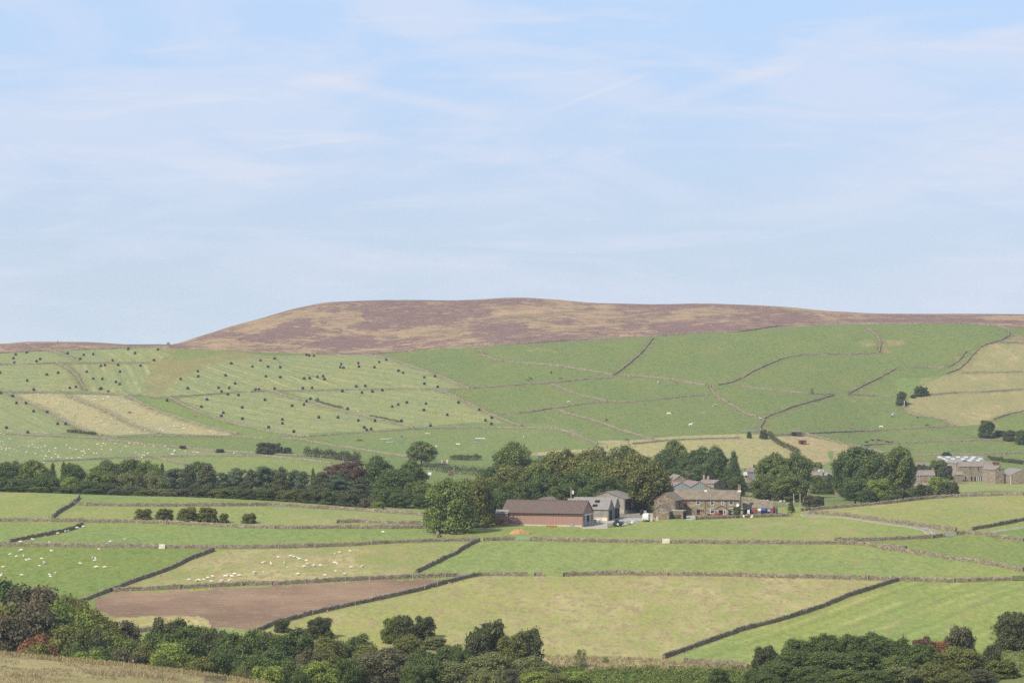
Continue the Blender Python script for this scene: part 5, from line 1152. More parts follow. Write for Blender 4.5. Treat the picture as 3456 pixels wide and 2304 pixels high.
# hamlet right group
B = far_house('stone_house', 'O', 1620, 1900, 640, 530, 840, 1400, R(-12), 8, 'stone hamlet house with dark red door and white framed roof terrace')
door(B, 'front', B['L']*.27, B['L']*.37, 2.4, 'red_door'); chimney(B, B['L']*.45, 1.5, .9, 1, 'pale_stone', False)
m = MB(); x, y, z = B['x1']-1.5, B['oy']+1.2, B['hr']
for a, b_ in (((-1.6, 0, -.9), (-1.6, 0, .8)), ((1.6, 0, -.9), (1.6, 0, .8)), ((-1.7, 0, .75), (1.7, 0, .75))): m.bar((x+a[0], y, z+a[2]), (x+b_[0], y, z+b_[2]), .2)
m.box(x-1.5, x+.2, y-.05, y+.05, z-.6, z+.5); m.build('dormer_frame', M['white'], B['root'])
B = far_house('metal_shed', 'O', 1980, 2240, 600, 555, 680, 1425, R(-2), 6, 'low shed with a pale tin roof right of the hamlet house', 'cream', 'grey_roof', 'shed')
B = far_house('brick_shed', 'O', 1900, 1990, 550, 515, 620, 1450, R(-2), 4, 'small red brick hut behind the hamlet house', 'red_roof', 'red_roof', 'shed')
B = far_house('blue_shed', 'O', 1935, 2000, 610, 565, 660, 1415, R(-40), 3, 'tiny shed with blue side between hamlet house and tin roof', 'blue', 'grey_roof', 'shed')
B = far_house('stone_outhouse', 'O', 2175, 2260, 600, 560, 860, 1380, R(-2), 5, 'narrow stone wall end of a house beside the tall dark tree', 'pale_stone', 'slate2', 'building')
B = far_house('dark_shed', 'O', 1840, 1950, 1035, 1030, 1110, 1215, R(-2), 3, 'small dark open shed below the hamlet hedge', 'dark', 'grey_wood', 'shed', flat=True)
# cottages at right
B = far_house('cottage', 'P', 905, 1188, 400, 335, 512, 1590, R(4), 7, 'neat two storey village cottage with four white windows and orange door')
Lc = B['L']; q = (1188-905)
for x in (965, 1121):
    for y in (422, 482): window(B, 'front', (x-905)/q*Lc, B['he'] - (y-400)/112*B['he'], 1.15, 1.25)
door(B, 'front', (1028-905)/q*Lc, (1052-905)/q*Lc, 2.0, 'orange_door'); chimney(B, .5, 1.1, .9, 1, 'pale_stone', False); chimney(B, Lc-.5, 1.1, .8, 0, 'pale_stone', False)
B = far_house('stone_outhouse', 'P', 640, 940, 540, 500, 600, 1500, R(-3), 5, 'long low stone outhouse in front of the village cottage', 'pale_stone', 'slate2', 'building')
for a in (.17, .30, .62): opening(B, 'front', B['L']*a, B['L']*a+.8, .3, 1.9)
B = far_house('stone_outhouse', 'P', 930, 1110, 555, 505, 600, 1520, R(22), 4, 'sloping stone lean-to below the village cottage', 'pale_stone', 'pale_stone', 'building')
B = far_house('low_barn', 'P', 875, 1130, 290, 242, 330, 1680, R(5), 8, 'low red brown roofed barn behind the village cottage', 'barn_stone', 'red_roof', 'barn')
opening(B, 'front', .8, 4.5, -.2, B['he']-.3)
B = far_house('skylight_barn', 'P', 1235, 1840, 228, 150, 300, 1700, R(4), 14, 'long grey roofed barn with rows of white skylights', 'grey_board', 'skylight_roof', 'barn')
sl = (B['hr']-B['he'])/(B['W']/2)
for row, (f_, xs) in enumerate(((.78, (.06, .24, .46, .63, .80)), (.50, (.13, .33, .55, .75, .93)), (.22, (.20, .42, .50, .68, .86)))):
    for a in xs:
        z = B['he'] + (B['hr']-B['he'])*f_; y = B['y0'] + B['W']/2*f_; x = B['x0'] + B['L']*a
        m = MB(); qd = [(x-1.1, y-.75, z-.75*sl), (x+1.1, y-.75, z-.75*sl), (x+1.1, y+.75, z+.75*sl), (x-1.1, y+.75, z+.75*sl)]
        m.add([(a_, b_, c_+.30) for a_, b_, c_ in qd] + [(a_, b_, c_+.15) for a_, b_, c_ in qd], [(0,1,2,3), (7,6,5,4), (0,4,5,1), (1,5,6,2), (2,6,7,3), (3,7,4,0)]); m.build('skylight', M['galv_pale'], B['roof'])
B = far_house('open_shed', 'P', 1340, 1500, 245, 205, 330, 1650, R(-60), 7, 'small tin roofed open fronted shed before the skylight barn', 'grey_board', 'grey_roof', 'shed')
MB().box(B['x1']+.003, B['x1']+.04, B['oy']-2, B['oy']+2, B['he']-1.5, B['he']+.4).build('opening', M['dark'], B['root'])
B = far_house('dark_shed', 'P', 1340, 1480, 280, 265, 330, 1655, R(-3), 5, 'dark open cart shed beside the long stone farm building', 'dark', 'grey_wood', 'shed', flat=True)
B = far_house('long_stone_house', 'P', 1505, 1950, 285, 225, 445, 1610, R(3), 9, 'long stone farm building with glazed arch doors in its front')
Lc = B['L']; q = 1950-1505
for x in (1648, 1751, 1842): window(B, 'front', (x-1505)/q*Lc, B['he']-1.15 - (.1 if x == 1751 else 0), .95, 1.35 if x != 1751 else 1.7, 'concrete', 0)
dw = fbox(B, 'front', (1700-1505)/q*Lc, (1812-1505)/q*Lc, -.2, 2.2, -.05, .03).build('glazed_doors', M['glass'], B['root'])
for x in (1703, 1732, 1752, 1778, 1808): fbox(B, 'front', (x-4-1505)/q*Lc, (x+3-1505)/q*Lc, -.2, 2.15, .03, .1).build('door_frame', M['white' if x in (1732, 1752, 1778) else 'door_wood'], dw)
for x in (1585, 1665): opening(B, 'front', (x-9-1505)/q*Lc, (x+9-1505)/q*Lc, -.2, 2.3)
door(B, 'front', (1838-1505)/q*Lc, (1858-1505)/q*Lc, 2.1, 'white')
B = far_house('stone_hut', 'P', 1450, 1545, 392, 352, 480, 1575, R(-6), 4.5, 'small stone hut in front of the long stone farm building', 'barn_stone', 'slate2', 'building')
B = far_house('stone_annex', 'P', 1895, 1985, 322, 282, 450, 1600, R(3), 6, 'dark shaded stone annex at the right end of the long farm building', 'barn_stone', 'slate2', 'building')
B = far_house('stone_cowshed', 'P', 1980, 2095, 330, 282, 445, 1585, R(-75), 4.8, 'gabled stone cowshed with one small window, near the photo edge', 'pale_stone', 'slate2', 'building', anc=(.5, .5))
MB().box(B['x1']-.02, B['x1']+.03, B['oy']-.4, B['oy']+.4, B['he']-.4, B['he']+.7).build('window', M['glass'], B['root'])
u, v = px('P', 2352, 440); p = on(u+40, 1580)
B = building('stone_cowshed', p, R(-90+8), 22, 13, 4.2, 7.0, 'wide stone gabled shed with pale tin roof at the photo edge', M['pale_stone'], M['grey_roof'], (.5, .5), over=.12)
MB().box(B['x1']+.01, B['x1']+.12, B['y0']+.2, B['y0']+.45, -1, 4.2).build('drainpipe', M['white'], B['root'])
# field shelters
p = at('D', 462, 1034)
B = building('field_shelter', p, R(-8), 5.6, 3.4, 2.2, 2.9, 'dark wooden field shelter on the paddock wall', M['gate_wood'], M['grey_wood'], (0, 0), 'shelter'); opening(B, 'front', .4, 3.0, -.1, 1.9)
p = at('H', 512, 118)
B = building('field_shelter', p, R(-4), 4.2, 2.8, 2.0, 2.5, 'small red brown hut fenced in the pale paddock', M['rust'], M['red_roof'], (0, 0), 'shelter'); opening(B, 'front', 1.2, 2.6, -.1, 1.6)
# ------------------------------------------------------------------ vehicles and farm clutter
def wheel(parent, x, y, r, w=.2, rim='galv'):
    t = MB().tube([(x, y-w/2, r), (x, y-w/2+.03, r), (x, y+w/2-.03, r), (x, y+w/2, r)], [r*.9, r, r, r*.9], 14).build('wheel', M['black_rubber'], parent)
    MB().tube([(x, y-w/2-.01, r), (x, y+w/2+.01, r)], r*.55, 10).build('rim', M[rim], t)
# red car side-on behind the garden wall
p = on(px('N', 1185, 0)[0], 1036.0)
c = empty('red_car', p, R(4), 'bright red hatchback car parked behind the garden wall by the porch', 'car')
b = MB(); prof = [(-2.0, .35), (2.0, .35), (2.08, .55), (2.02, .78), (1.1, .95), (-1.95, .98), (-2.08, .75), (-2.08, .5)]
b.prism(prof, -.82, .82); b.build('body', M['red'], c)
b = MB(); b.prism([(-1.75, .98), (.95, .96), (.25, 1.40), (-1.2, 1.42)], -.70, .70); cb = b.build('cabin', M['red'], c)
for s in (-1, 1):
    for x0, x1, x2, x3 in ((-1.45, -.55, -.55, -1.08), (-.45, .68, .18, -.45)):
        m = MB(); m.prism([(x0, 1.02), (x1, 1.02), (x2, 1.34), (x3, 1.34)], s*.705, s*.72); m.build('window', M['glass'], cb)
    for x in (-1.3, 1.3): wheel(c, x, s*.74, .31)
MB().box(2.0, 2.1, -.7, -.4, .6, .74).build('headlight', M['white'], c); MB().box(2.0, 2.1, .4, .7, .6, .74).build('headlight', M['white'], c)
# horse trailer
p = at('M', 2258, 598)
c = empty('horse_trailer', p, R(-12), 'white boxy horse trailer parked in the farmyard with its back to the meadow', 'trailer')
b = MB(); b.prism([(-.95, .45), (.95, .45), (.95, 2.25), (.7, 2.55), (-.7, 2.55), (-.95, 2.25)], 0, 3.3); b.build('body', M['white'], c)
MB().box(-.85, .85, -.06, -.003, .5, 1.35).build('ramp', M['cream'], c); MB().box(-.8, .8, -.04, -.003, 1.45, 2.2).build('rear_door', M['white'], c)
MB().box(-.8, .8, -.09, -.0625, .55, .72).build('bumper', M['rust'], c); MB().box(.952, .98, 1.0, 2.6, 1.5, 2.1).build('window', M['glass'], c)
for s in (-1, 1):
    for y in (1.3, 2.05):
        t = MB().tube([(s*.98-.1, y, .3), (s*.98+.1, y, .3)], .3, 12).build('wheel', M['black_rubber'], c)
MB().bar((0, 3.3, .5), (0, 4.3, .5), .12).build('drawbar', M['galv'], c)
# blue tractor
p = at('M', 1865, 664)
c = empty('blue_tractor', p, R(25), 'small blue tractor parked at the end of the wooden yard fence', 'tractor')
MB().box(-.4, 1.7, -.4, .4, .75, 1.45).build('bonnet', M['blue'], c); MB().box(-.95, -.3, -.55, .55, .7, 1.25).build('seat_platform', M['blue'], c)
b = MB()
for x in (-.95, -.05):
    for y in (-.55, .55): b.bar((x, y, 1.2), (x+.05, y*.95, 2.1), .08)
cabf = b.build('cab_frame', M['black_rubber'], c); MB().box(-1.0, .1, -.6, .6, 2.1, 2.2).build('cab_roof', M['blue'], c); MB().box(-.92, -.1, -.5, .5, 1.27, 2.05).build('cab_glass', M['glass'], c)
for y in (-.75, .75): wheel(c, -.6, y, .75, .38, 'white'); wheel(c, 1.3, y*.9, .42, .26, 'white')
# rusty muck spreader left of the brown barn
p = at('M', 118, 652)
c = empty('muck_spreader', p, R(-6), 'rusty brown trailer spreader standing at the left end of the brown barn', 'trailer')
b = MB(); b.prism([(-1.9, .7), (1.9, .7), (2.1, 1.8), (-2.1, 1.8)], -.9, .9); b.build('tub', M['rust'], c)
b = MB()
for k in range(9): b.bar((-1.9+k*.45, -.7, 1.7), (-1.8+k*.45 + random.uniform(-.3, .3), -.2, 2.3+random.random()*.6), .12)
b.build('spikes', M['rust'], c)
for y in (-.95, .95): wheel(c, .2, y, .5, .3, 'red')
MB().box(1.9, 3.6, -.5, .5, .2, 1.0).build('hitch_box', M['brown_sheet'], c)
# orange feed troughs before the barn
c = empty('feed_trough', at('M', 898, 672), SK, 'long orange feed trough lying against the foot of the brown barn', 'trough')
b = MB(); b.prismx([(-.35, .1), (.35, .1), (.5, .5), (-.5, .5)], -1.6, 1.6); b.build('trough', M['orange'], c)
for x in (-1.2, 1.2): MB().box(x-.06, x+.06, -.5, .5, -.1, .12).build('leg', M['orange'], c)
for x in (-.4, .7): MB().box(x-.1, x+.1, -.1, .1, .5, .9).build('knob', M['orange'], c)
# manure heap
p = at('G', 395, 914)
def heap(p, w, d, h, label, m, name='manure_heap'):
    V_, F_ = [], []; n, k = 28, 9
    for i in range(k+1):
        q = i/k
        for j in range(n):
            a = 2*math.pi*j/n; rr_ = q*(1 + .12*math.sin(3*a+1) + random.gauss(0, .05)); z = h*(1-q**1.4)*(1+random.gauss(0, .08)) + random.gauss(0, .06) - (.2 if i == k else 0)
            V_.append((w*rr_*math.cos(a), d*rr_*math.sin(a), z))
    for i in range(k):
        for j in range(n): F_.append((i*n+j, i*n+(j+1) % n, (i+1)*n+(j+1) % n, (i+1)*n+j))
    return tag(MB().add(V_, F_).build(name, m, None, p), label, 'heap')
heap(p, 3.4, 2.6, 1.45, 'heap of orange brown strawy manure in the green meadow below the brown barn', M['straw_heap'])
# ring feeder
def ring_feeder(p, r, label):
    b = MB(); n = 18
    for z in (.12, .55, 1.0): b.tube([(r*math.cos(2*math.pi*k/n), r*math.sin(2*math.pi*k/n), z) for k in range(n+1)], .05, 5)
    for k in range(n): b.bar((r*math.cos(2*math.pi*k/n), r*math.sin(2*math.pi*k/n), .1), (r*math.cos(2*math.pi*k/n), r*math.sin(2*math.pi*k/n), 1.0), .06)
    c = empty('ring_feeder', p, 0, label, 'feeder'); b.build('ring', M['galv'], c)
    MB().tube([(0, 0, 0), (0, 0, .45)], [r*.96, r*.9], 16).build('hay', M['cream'], c)
ring_feeder(at('M', 1985, 640), 1.35, 'round galvanised cattle feeder on the edge of the yard')
# gates, hurdles
def gate(p, w, h, yaw, label, m, bars=5, brace=True, posts=True, leanx=0, cat='gate', name='field_gate'):
    c = empty(name, p, yaw, label, cat)
    if leanx: c.rotation_euler[0] = leanx
    b = MB()
    for k in range(bars): z = .15 + (h-.15)*(k/(bars-1)); b.box(-w/2+.09, w/2-.09, -.035, .035, z-.07, z+.07)
    b.build('bars', M[m], c)
    b = MB()
    for x in (-w/2, w/2-.1): b.box(x, x+.1, -.05, .05, .05, h+.12)
    b.build('stiles', M[m], c)
    if brace:
        b = MB(); b.bar((-w/2+.1, -.06, .2), (0, -.06, h-.05), .08, .04); b.bar((0, -.06, h-.05), (w/2-.1, -.06, .2), .08, .04); b.bar((-w*.25, -.095, .2), (w*.25, -.095, h-.1), .07, .03); b.build('braces', M[m], c)
    if posts:
        for x in (-w/2-.2, w/2+.02): MB().box(x, x+.16, -.08, .08, -.4, h+.25).build('gate_post', M['post_wood'], c)
    return c
g = at('I', 1908, 1182); gate(g, 3.8, 1.2, R(-3), 'dark wooden five bar gate leaning slightly on the foreground slope', 'gate_wood', 5, True, False, R(-8))
c = MB(); c.box(-.17, .17, -.17, .17, -.5, 1.5); tag(c.build('gate_post', M['grey_wood'], None, at('I', 1808, 1180)), 'thick weathered post beside the dark wooden gate', 'post')
c = MB(); c.bar((-1.1, 0, -.1), (.8, 0, .62), .17, .12); tag(c.build('fallen_rail', M['grey_wood'], None, at('I', 1775, 1172)), 'fallen grey rail propped beside the thick gate post', 'rail')
gate(at('G', 436, 974), 4.0, 1.25, 0, 'pale green metal gate in the wall below the manure heap', 'green_metal', 6, False, True)
gate(at('L', 2320, 266), 4.2, 1.25, R(-2), 'dark barred wooden gate at the photo edge in the long pale wall', 'gate_wood', 5, True, True)
gate(at('H', 1735, 886), 3.6, 1.2, R(4), 'silver metal gate where the chalky track meets the wall', 'galv', 6, False, True)
gate(at('E', 490, 808), 2.9, 1.1, R(2), 'grey wooden hurdle closing a gap in the low brown wall', 'grey_wood', 5, True, True)
gate(at('A', 950, 1006), 3.2, 1.3, R(3), 'pale blue green metal gate at the foot of the straw strips', 'galv', 5, False, True)
gate(at('E', 700, 662), 3.2, 1.1, R(-2), 'thin wire hurdle between the pale knoll walls', 'grey_wood', 4, False, True)
gate(at('D', 62, 1000), 9.0, 1.3, R(2), 'long pale fence panel beside the small dark bush', 'galv', 4, False, False, 0, 'fence', 'rail_fence')
gate(at('J', 1995, 245), 1.5, 1.0, R(-8), 'small pale hurdle at the corner of the ploughed field', 'galv', 4, False, True)
gate(at('P', 955, 218), 6.5, 1.6, R(1), 'pink brown rail fence panel behind the village trees', 'orange_door', 4, False, True, 0, 'fence', 'rail_fence')
gate(at('P', 505, 214), 2.0, 1.4, R(1), 'small pink brown rail end between the two tall village trees', 'orange_door', 3, False, False, 0, 'fence', 'rail_fence')
# galvanised yard barrier and wooden yard fence
a, b_ = at('M', 1365, 672), at('M', 1600, 640); v_ = b_ - a
gate(a.lerp(b_, .5), v_.length, 1.3, math.atan2(v_.y, v_.x), 'galvanised yard barrier in front of the brown barn door', 'galv', 5, False, True, 0, 'barrier', 'yard_barrier')
a, b_ = at('M', 1715, 682), at('M', 1975, 585); a2 = a + Vector((.2, 6, 0)); v_ = b_ - a
vv = Vector((4.3, 5.5, 0)); c = gate(a + vv*.5, vv.length, 1.2, math.atan2(vv.y, vv.x), 'dark wooden rail fence along the farmyard entrance', 'gate_wood', 4, False, True, 0, 'fence', 'rail_fence')
gate(at('M', 2000, 540), 10, 1.1, R(-6), 'brown rail fence across the back of the farmyard', 'gate_wood', 4, False, True, 0, 'fence', 'rail_fence')
gate(at('N', 440, 728), 9, 1.2, R(-3), 'brown rail fence in front of the stone outhouses', 'gate_wood', 4, False, True, 0, 'fence', 'rail_fence')
# grey heap of scrap in the yard, bags, diesel tank
heap(at('M', 2090, 606), 2.2, 1.4, 1.0, 'grey heap of farm scrap behind the round feeder', M['galv'], 'scrap_heap')
def bag(p, s, label, m='plaster'):
    b = MB(); b.add([(x*s*(.8 if z else 1), y*s*(.8 if z else 1), z*s*1.6) for z in (0, .55, 1) for x, y in ((-.5, -.4), (.5, -.42), (.52, .4), (-.5, .42))],
        [(0, 1, 5, 4), (1, 2, 6, 5), (2, 3, 7, 6), (3, 0, 4, 7), (4, 5, 9, 8), (5, 6, 10, 9), (6, 7, 11, 10), (7, 4, 8, 11), (8, 9, 10, 11), (3, 2, 1, 0)])
    tag(b.build('feed_bag', M[m], None, p), label, 'bag')
bag(at('N', 205, 766), .85, 'large cream bulk bag just right of the horse trailer'); bag(at('N', 242, 762), .55, 'small cream sack between two bulk bags'); bag(at('N', 290, 755), .85, 'large cream bulk bag before the outhouse fence')
c = empty('diesel_tank', at('M', 2205, 500), 0, 'dark upright tank on a block at the back of the farmyard', 'tank')
MB().tube([(0, 0, 0), (0, 0, 1.6), (0, 0, 1.75)], [.6, .6, .3], 14).build('barrel', M['black_rubber'], c); MB().box(.7, 1.6, -.6, .6, -.3, 1.4).build('block', M['concrete'], c)
c = empty('water_butt', at('M', 1532, 622), 0, 'small blue drum in a red frame by the barn door', 'drum')
MB().tube([(0, 0, .35), (0, 0, 1.2)], .42, 12).build('drum', M['blue'], c); MB().box(-.45, .5, -.4, .4, 0, .35).build('frame', M['red'], c)
gate(at('M', 1560, 600), 2.8, 2.6, SK, 'stack of pale gates leaning on the boarded shed', 'grey_wood', 6, False, False, R(-12), 'hurdle', 'stacked_hurdle')
# cream double troughs in the walls
def trough(p, w, label):
    c = empty('water_trough', p, 0, label, 'trough'); MB().box(-w/2, w/2, -.45, .15, -.3, .55).build('lower_basin', M['cream'], c)
    MB().box(-w/2, w/2, -.05, .55, .62, 1.25).build('upper_basin', M['cream'], c)
    for x in (-w/2+.12, w/2-.3): MB().box(x, x+.18, -.40, .5, -.5, .61).build('leg', M['concrete'], c)
trough(at('G', 1692, 997), 2.2, 'cream double water trough set in the mossy wall below the farmhouse'); trough(at('E', 1428, 1046), 1.8, 'cream water trough set in the wall above the lush sheep pasture')
# posts
def post(p, h, label, group, w=.13, m='post_wood', lean=0):
    b = MB(); b.bar((0, 0, -.4), (lean*h, 0, h), w); return tag(b.build('fence_post', M[m], None, p), label, 'post', group)
def posts(tagc, s, h, where, group, w=.13, off=.55, m='post_wood', dmin=300):
    L_ = [px(tagc, *map(float, q.split(','))) for q in s.split()]; L_.sort()
    for i, (u, v) in enumerate(L_):
        p = trace(u, v, dmin); p = p - Vector((0, off, 0)); p.z = float(height(p.x, p.y))
        post(p, h*(1 + random.uniform(-.08, .08)), 'pale wooden post ' + where + ('' if len(L_) == 1 else ', ' + ordinal(i+1) + ' from left'), group, w, m, random.gauss(0, .04))
GP = 'pale posts along the near walls'
posts('I', '1342,366 1580,355 1851,341 2130,326 2392,320 2694,318 3048,302 3258,288 3640,268 3755,264 3925,260', 1.75, 'along the wall above the ploughed field', GP)
posts('J', '670,580 880,530 1043,498 1298,442 1655,362 1768,332 2118,240', 1.4, 'leaning on the wall under the ploughed field', GP)
posts('K', '527,240 610,240 782,244', 1.75, 'at the open gateway in the long pale wall', GP)
posts('L', '62,238 213,238 542,244 735,248 1051,258 1220,262 1434,270 1564,272 1767,279 2095,272', 1.85, 'along the long pale wall right of the gateway', GP)
posts('K', '1077,232 1288,226 1700,238 2170,240', 1.5, 'along the left half of the long pale wall', GP)
posts('E', '48,1022 245,800 650,806 865,816 1017,815 1460,830', 1.6, 'along the brown walls at the left of the photo', GP)
posts('F', '325,870 520,870 625,865 780,868 1025,868 685,1040 1185,1015', 1.5, 'along the brown walls below the round bushes', GP)
posts('G', '73,982 110,975 50,858 124,855', 1.6, 'near the green gate and the barn end', GP, .2)
posts('H', '530,682 1078,736 1440,775 1585,898 1690,885', 1.9, 'along the chalky farm track', GP, .16)
posts('H', '1895,545 2180,538 2280,540 1790,560', 1.5, 'along the crest wall below the hamlet', GP)
GF = 'posts along the far walls'
posts('C', '377,905 523,910 575,908 628,908 680,910 716,915 770,935 820,948 870,968 925,985 985,1010', 1.9, 'along the wall below the lower bale fields', GF, .24)
posts('D', '640,1010 740,1005 850,1000 960,996 1080,992 1200,988 1320,980 1440,974 1560,968 1680,962 620,1035 680,1050 740,1062 800,1080 850,1092', 1.7, 'along the posted walls of the right paddock', GF, .22)
posts('H', '580,178 612,173 647,172 872,166 905,164 938,162', 1.6, 'standing free in the straw paddock', GF, .2, 0)
posts('F', '635,245 670,248 735,252 938,278 1690,372 1715,375 1740,378 1790,385 1870,392 1965,395', 1.6, 'along the dark hedges behind the tree belt', GF, .22)
posts('N', '1558,392 1823,398 2220,460 1410,712 1443,710 1912,698 1988,695', 1.3, 'around the farmhouse garden and paddock', GP, .14)
posts('G', '557,178 440,70 190,240 175,260', 1.8, 'in the jump field beside the isolated sycamore', GF, .25, 0)
GT = 'bare poles by the hamlet'
def pole(u, vtop, d, label, w=.26, arm=False):
    p = on(u, d); h = (CV - vtop)/FPX*d - p.z
    if not arm: return post(p, h, label, GT, w)
    c = empty('utility_pole', p, 0, label, 'pole'); MB().tube([(0, 0, -.5), (0, 0, h)], [.16, .11], 8).build('pole', M['post_wood'], c)
    MB().bar((-.1, -.1, h-.9), (.9, -.1, h-.9), .1).build('crossarm', M['grey_wood'], c); MB().box(.3, .9, -.4, .05, h-2.2, h-1.1).build('transformer', M['cream'], c)
for i, (x, y, d) in enumerate(((440, 530, 1160), (492, 530, 1150), (557, 515, 1170), (520, 575, 1120))):
    u, v = px('H', x, y); pole(u, v, d, 'tall pale pole near the brown green bush by the hamlet, %s from left' % ordinal(sorted([440, 492, 520, 557]).index(x)+1))
u, v = px('G', 855, 505); pole(u, v, 1046, 'utility pole with a small transformer behind the brown barn', arm=True)
post(at('F', 1913, 408), 4.6, 'tall pale pole beside the red farm trailer', GF, .25); post(at('D', 1358, 790), 3.4, 'pale slanting post beside the dark upright hillside tree', GF, .25, 'white')
c = at('A', 1484, 186); b = MB(); b.add([(x*w_, y*w_, z) for z, w_ in ((-.5, 1.05), (1.2, 1.0), (3.0, .85), (3.25, .6)) for x, y in ((-1.1, -.8), (1.1, -.8), (1.1, .8), (-1.1, .8))],
    [(4*i+a, 4*i+(a+1) % 4, 4*i+4+(a+1) % 4, 4*i+4+a) for i in range(3) for a in range(4)] + [(12, 13, 14, 15)])
tag(b.build('stone_stoop', M['far_stone'], None, c), 'squat dark stone pillar standing on the skyline dip below the moor', 'pillar')
post(at('A', 510, 158), 2.6, 'tiny post on the left skyline moor', GF, .4, 'grey_wood')
# field gear: jump poles lie in the pasture, red and white stands
def jpole(t, x0, y0, x1, y1, m, label, w=.2):
    a, b2 = at(t, x0, y0), at(t, x1, y1); b = MB(); b.tube([(0, 0, .3), (b2.x-a.x, b2.y-a.y, b2.z-a.z+.3)], w, 6)
    for q in (.05, .95):
        e = (b2-a)*q; b.bar((e.x-.25, e.y, e.z-.1), (e.x+.25, e.y, e.z+.42), .12); b.bar((e.x+.25, e.y, e.z-.1), (e.x-.25, e.y, e.z+.42), .12)
    tag(b.build('jump_pole', M[m], None, a), label, 'jump pole', 'poles lying in the jump field')
jpole('B', 2100, 995, 2190, 995, 'white', 'longest white pole lying in the jump field'); jpole('B', 2098, 1010, 2145, 1011, 'blue', 'blue and pale pole lying below the longest white pole')
jpole('B', 2085, 1027, 2115, 1028, 'orange', 'short orange pole lying in the jump field'); jpole('B', 1932, 1042, 1968, 1046, 'white', 'short white plank lying above the lone tree top', .25)
jpole('B', 1320, 1031, 1388, 1024, 'cream', 'brownish pole lying in the jump field near the lone tree'); jpole('B', 1265, 1000, 1310, 1000, 'cream', 'short cream pole lying left of a pale block'); jpole('B', 1325, 1000, 1362, 996, 'white', 'short pale pole right of the cream pole')
jpole('B', 1660, 950, 1700, 953, 'cream', 'grey cream pole under the bale field wall')
def block(p, dims, m, label, cat, name):
    x, y, z = dims; b = MB(); b.prism([(-x/2, -.1), (x/2, -.1), (x/2*.94, z), (-x/2*.94, z)], -y/2, y/2); return tag(b.build(name, M[m], None, p), label, cat)
block(at('B', 1451, 978), (1.2, .8, .7), 'blue', 'small pale blue tub in the jump field', 'tub', 'plastic_tub'); block(at('B', 1080, 1012), (3.0, 1.4, .8), 'rust', 'brown and cream upturned trough in the jump field', 'trough', 'upturned_trough')
block(at('G', 442, 68), (1.0, .8, 1.0), 'cream', 'tiny white block high in the jump field', 'block', 'jump_block'); block(at('F', 1758, 146), (.9, .6, .5), 'white', 'white block right of the lone tree', 'block', 'jump_block'); block(at('F', 1770, 213), (.7, .6, .6), 'white', 'white block low beside the lone tree', 'block', 'jump_block')
def jump_stand(p, w, label):
    c = empty('show_jump', p, 0, label, 'jump')
    for x in (-w/2, w/2-.35, w/2+.25): MB().box(x, x+.3, -.1, .1, -.1, 1.7).build('wing', M['white'], c)
    MB().box(-w/2+.31, w/2-.36, -.08, .08, .15, .85).build('filler', M['red'], c)
jump_stand(at('F', 1828, 292), 2.6, 'red and white show jump stand beyond the lone tree')
block(at('F', 1699, 396), (1.7, 1.2, 1.2), 'white', 'white box trailer by the hedge behind the belt', 'trailer', 'box_trailer')
c = empty('farm_trailer', at('F', 1888, 410), 0, 'red brown flat trailer beside the tall pole and hedge', 'trailer'); MB().box(-1.5, 1.5, -.8, .8, .7, 1.4).build('bed', M['rust'], c)
for x in (-.7, .7):
    wheel(c, x, -.8, .4, .25)
block(at('G', 580, 250), (1.6, 1.2, 1.2), 'blue', 'small blue grey vehicle behind the isolated sycamore', 'vehicle', 'parked_vehicle')
block(at('P', 1212, 416), (2.6, 1.2, .6), 'blue', 'pale blue tarpaulin on grass beside the village cottage', 'tarpaulin', 'tarpaulin'); block(at('P', 1306, 416), (1.0, .8, 3.4), 'galv', 'grey folded parasol right of the village cottage', 'parasol', 'garden_parasol')
block(at('P', 1978, 262), (4.0, 1.8, 1.4), 'rust', 'maroon car roof behind the long stone farm building', 'car', 'parked_car')
block(on(*[px('P', 1080, 238)[0], 1640]), (5.5, 3, 1.6), 'cream', 'low cream block wall behind the village cottage', 'wall', 'block_wall')
# washing line
a, b_ = on(px('N', 1500, 0)[0], 1034), on(px('N', 2005, 0)[0], 1034); zl = (CV - px('N', 0, 580)[1])/FPX*1034
c = empty('washing_line', a, 0, 'washing line strung across the farm garden between two posts', 'washing line')
L_ = b_.x - a.x
for x in (0, L_): MB().bar((x, 0, -.4), (x, 0, zl - a.z + .15), .1).build('line_post', M['post_wood'], c)
MB().tube([(L_*k/10, 0, zl - a.z + .12 - .25*math.sin(math.pi*k/10)) for k in range(11)], .02, 4).build('line', M['cream'], c)
def garment(x, y0, y1, w, kind, m, label):
    u, v0 = px('N', x, y0); v1 = px('N', x, y1)[1]; s = pps(1034); p = Vector(((u-CU)/FPX*1034, 1033.95, (CV-v0)/FPX*1034)); h = (v1-v0)/s; w = w*.23384/s
    if kind == 'shirt': pr = [(-.5, 0), (.5, 0), (.62, -.35), (.42, -.42), (.38, -.25), (.40, -1), (-.40, -1), (-.38, -.25), (-.42, -.42), (-.62, -.35)]
    elif kind == 'trousers': pr = [(-.45, 0), (.45, 0), (.5, -1), (.12, -1), (0, -.35), (-.12, -1), (-.5, -1)]
    else: pr = [(-.5, 0), (.5, 0), (.46, -.5), (.52, -1), (-.48, -.96), (-.52, -.5)]
    b = MB(); b.prism([(q*w, z*h) for q, z in pr], -.03, .03); tag(b.build('laundry_' + kind, M[m], None, p), label, kind, 'laundry on the washing line')
M['cloth_blue'] = plain('blue_cloth', (.05, .13, .50), .9, .1); M['cloth_red'] = plain('red_cloth', (.48, .03, .04), .9, .1); M['cloth_navy'] = plain('navy_cloth', (.02, .035, .11), .9, .1)
M['cloth_pale'] = plain('pale_blue_cloth', (.36, .46, .62), .9, .1)
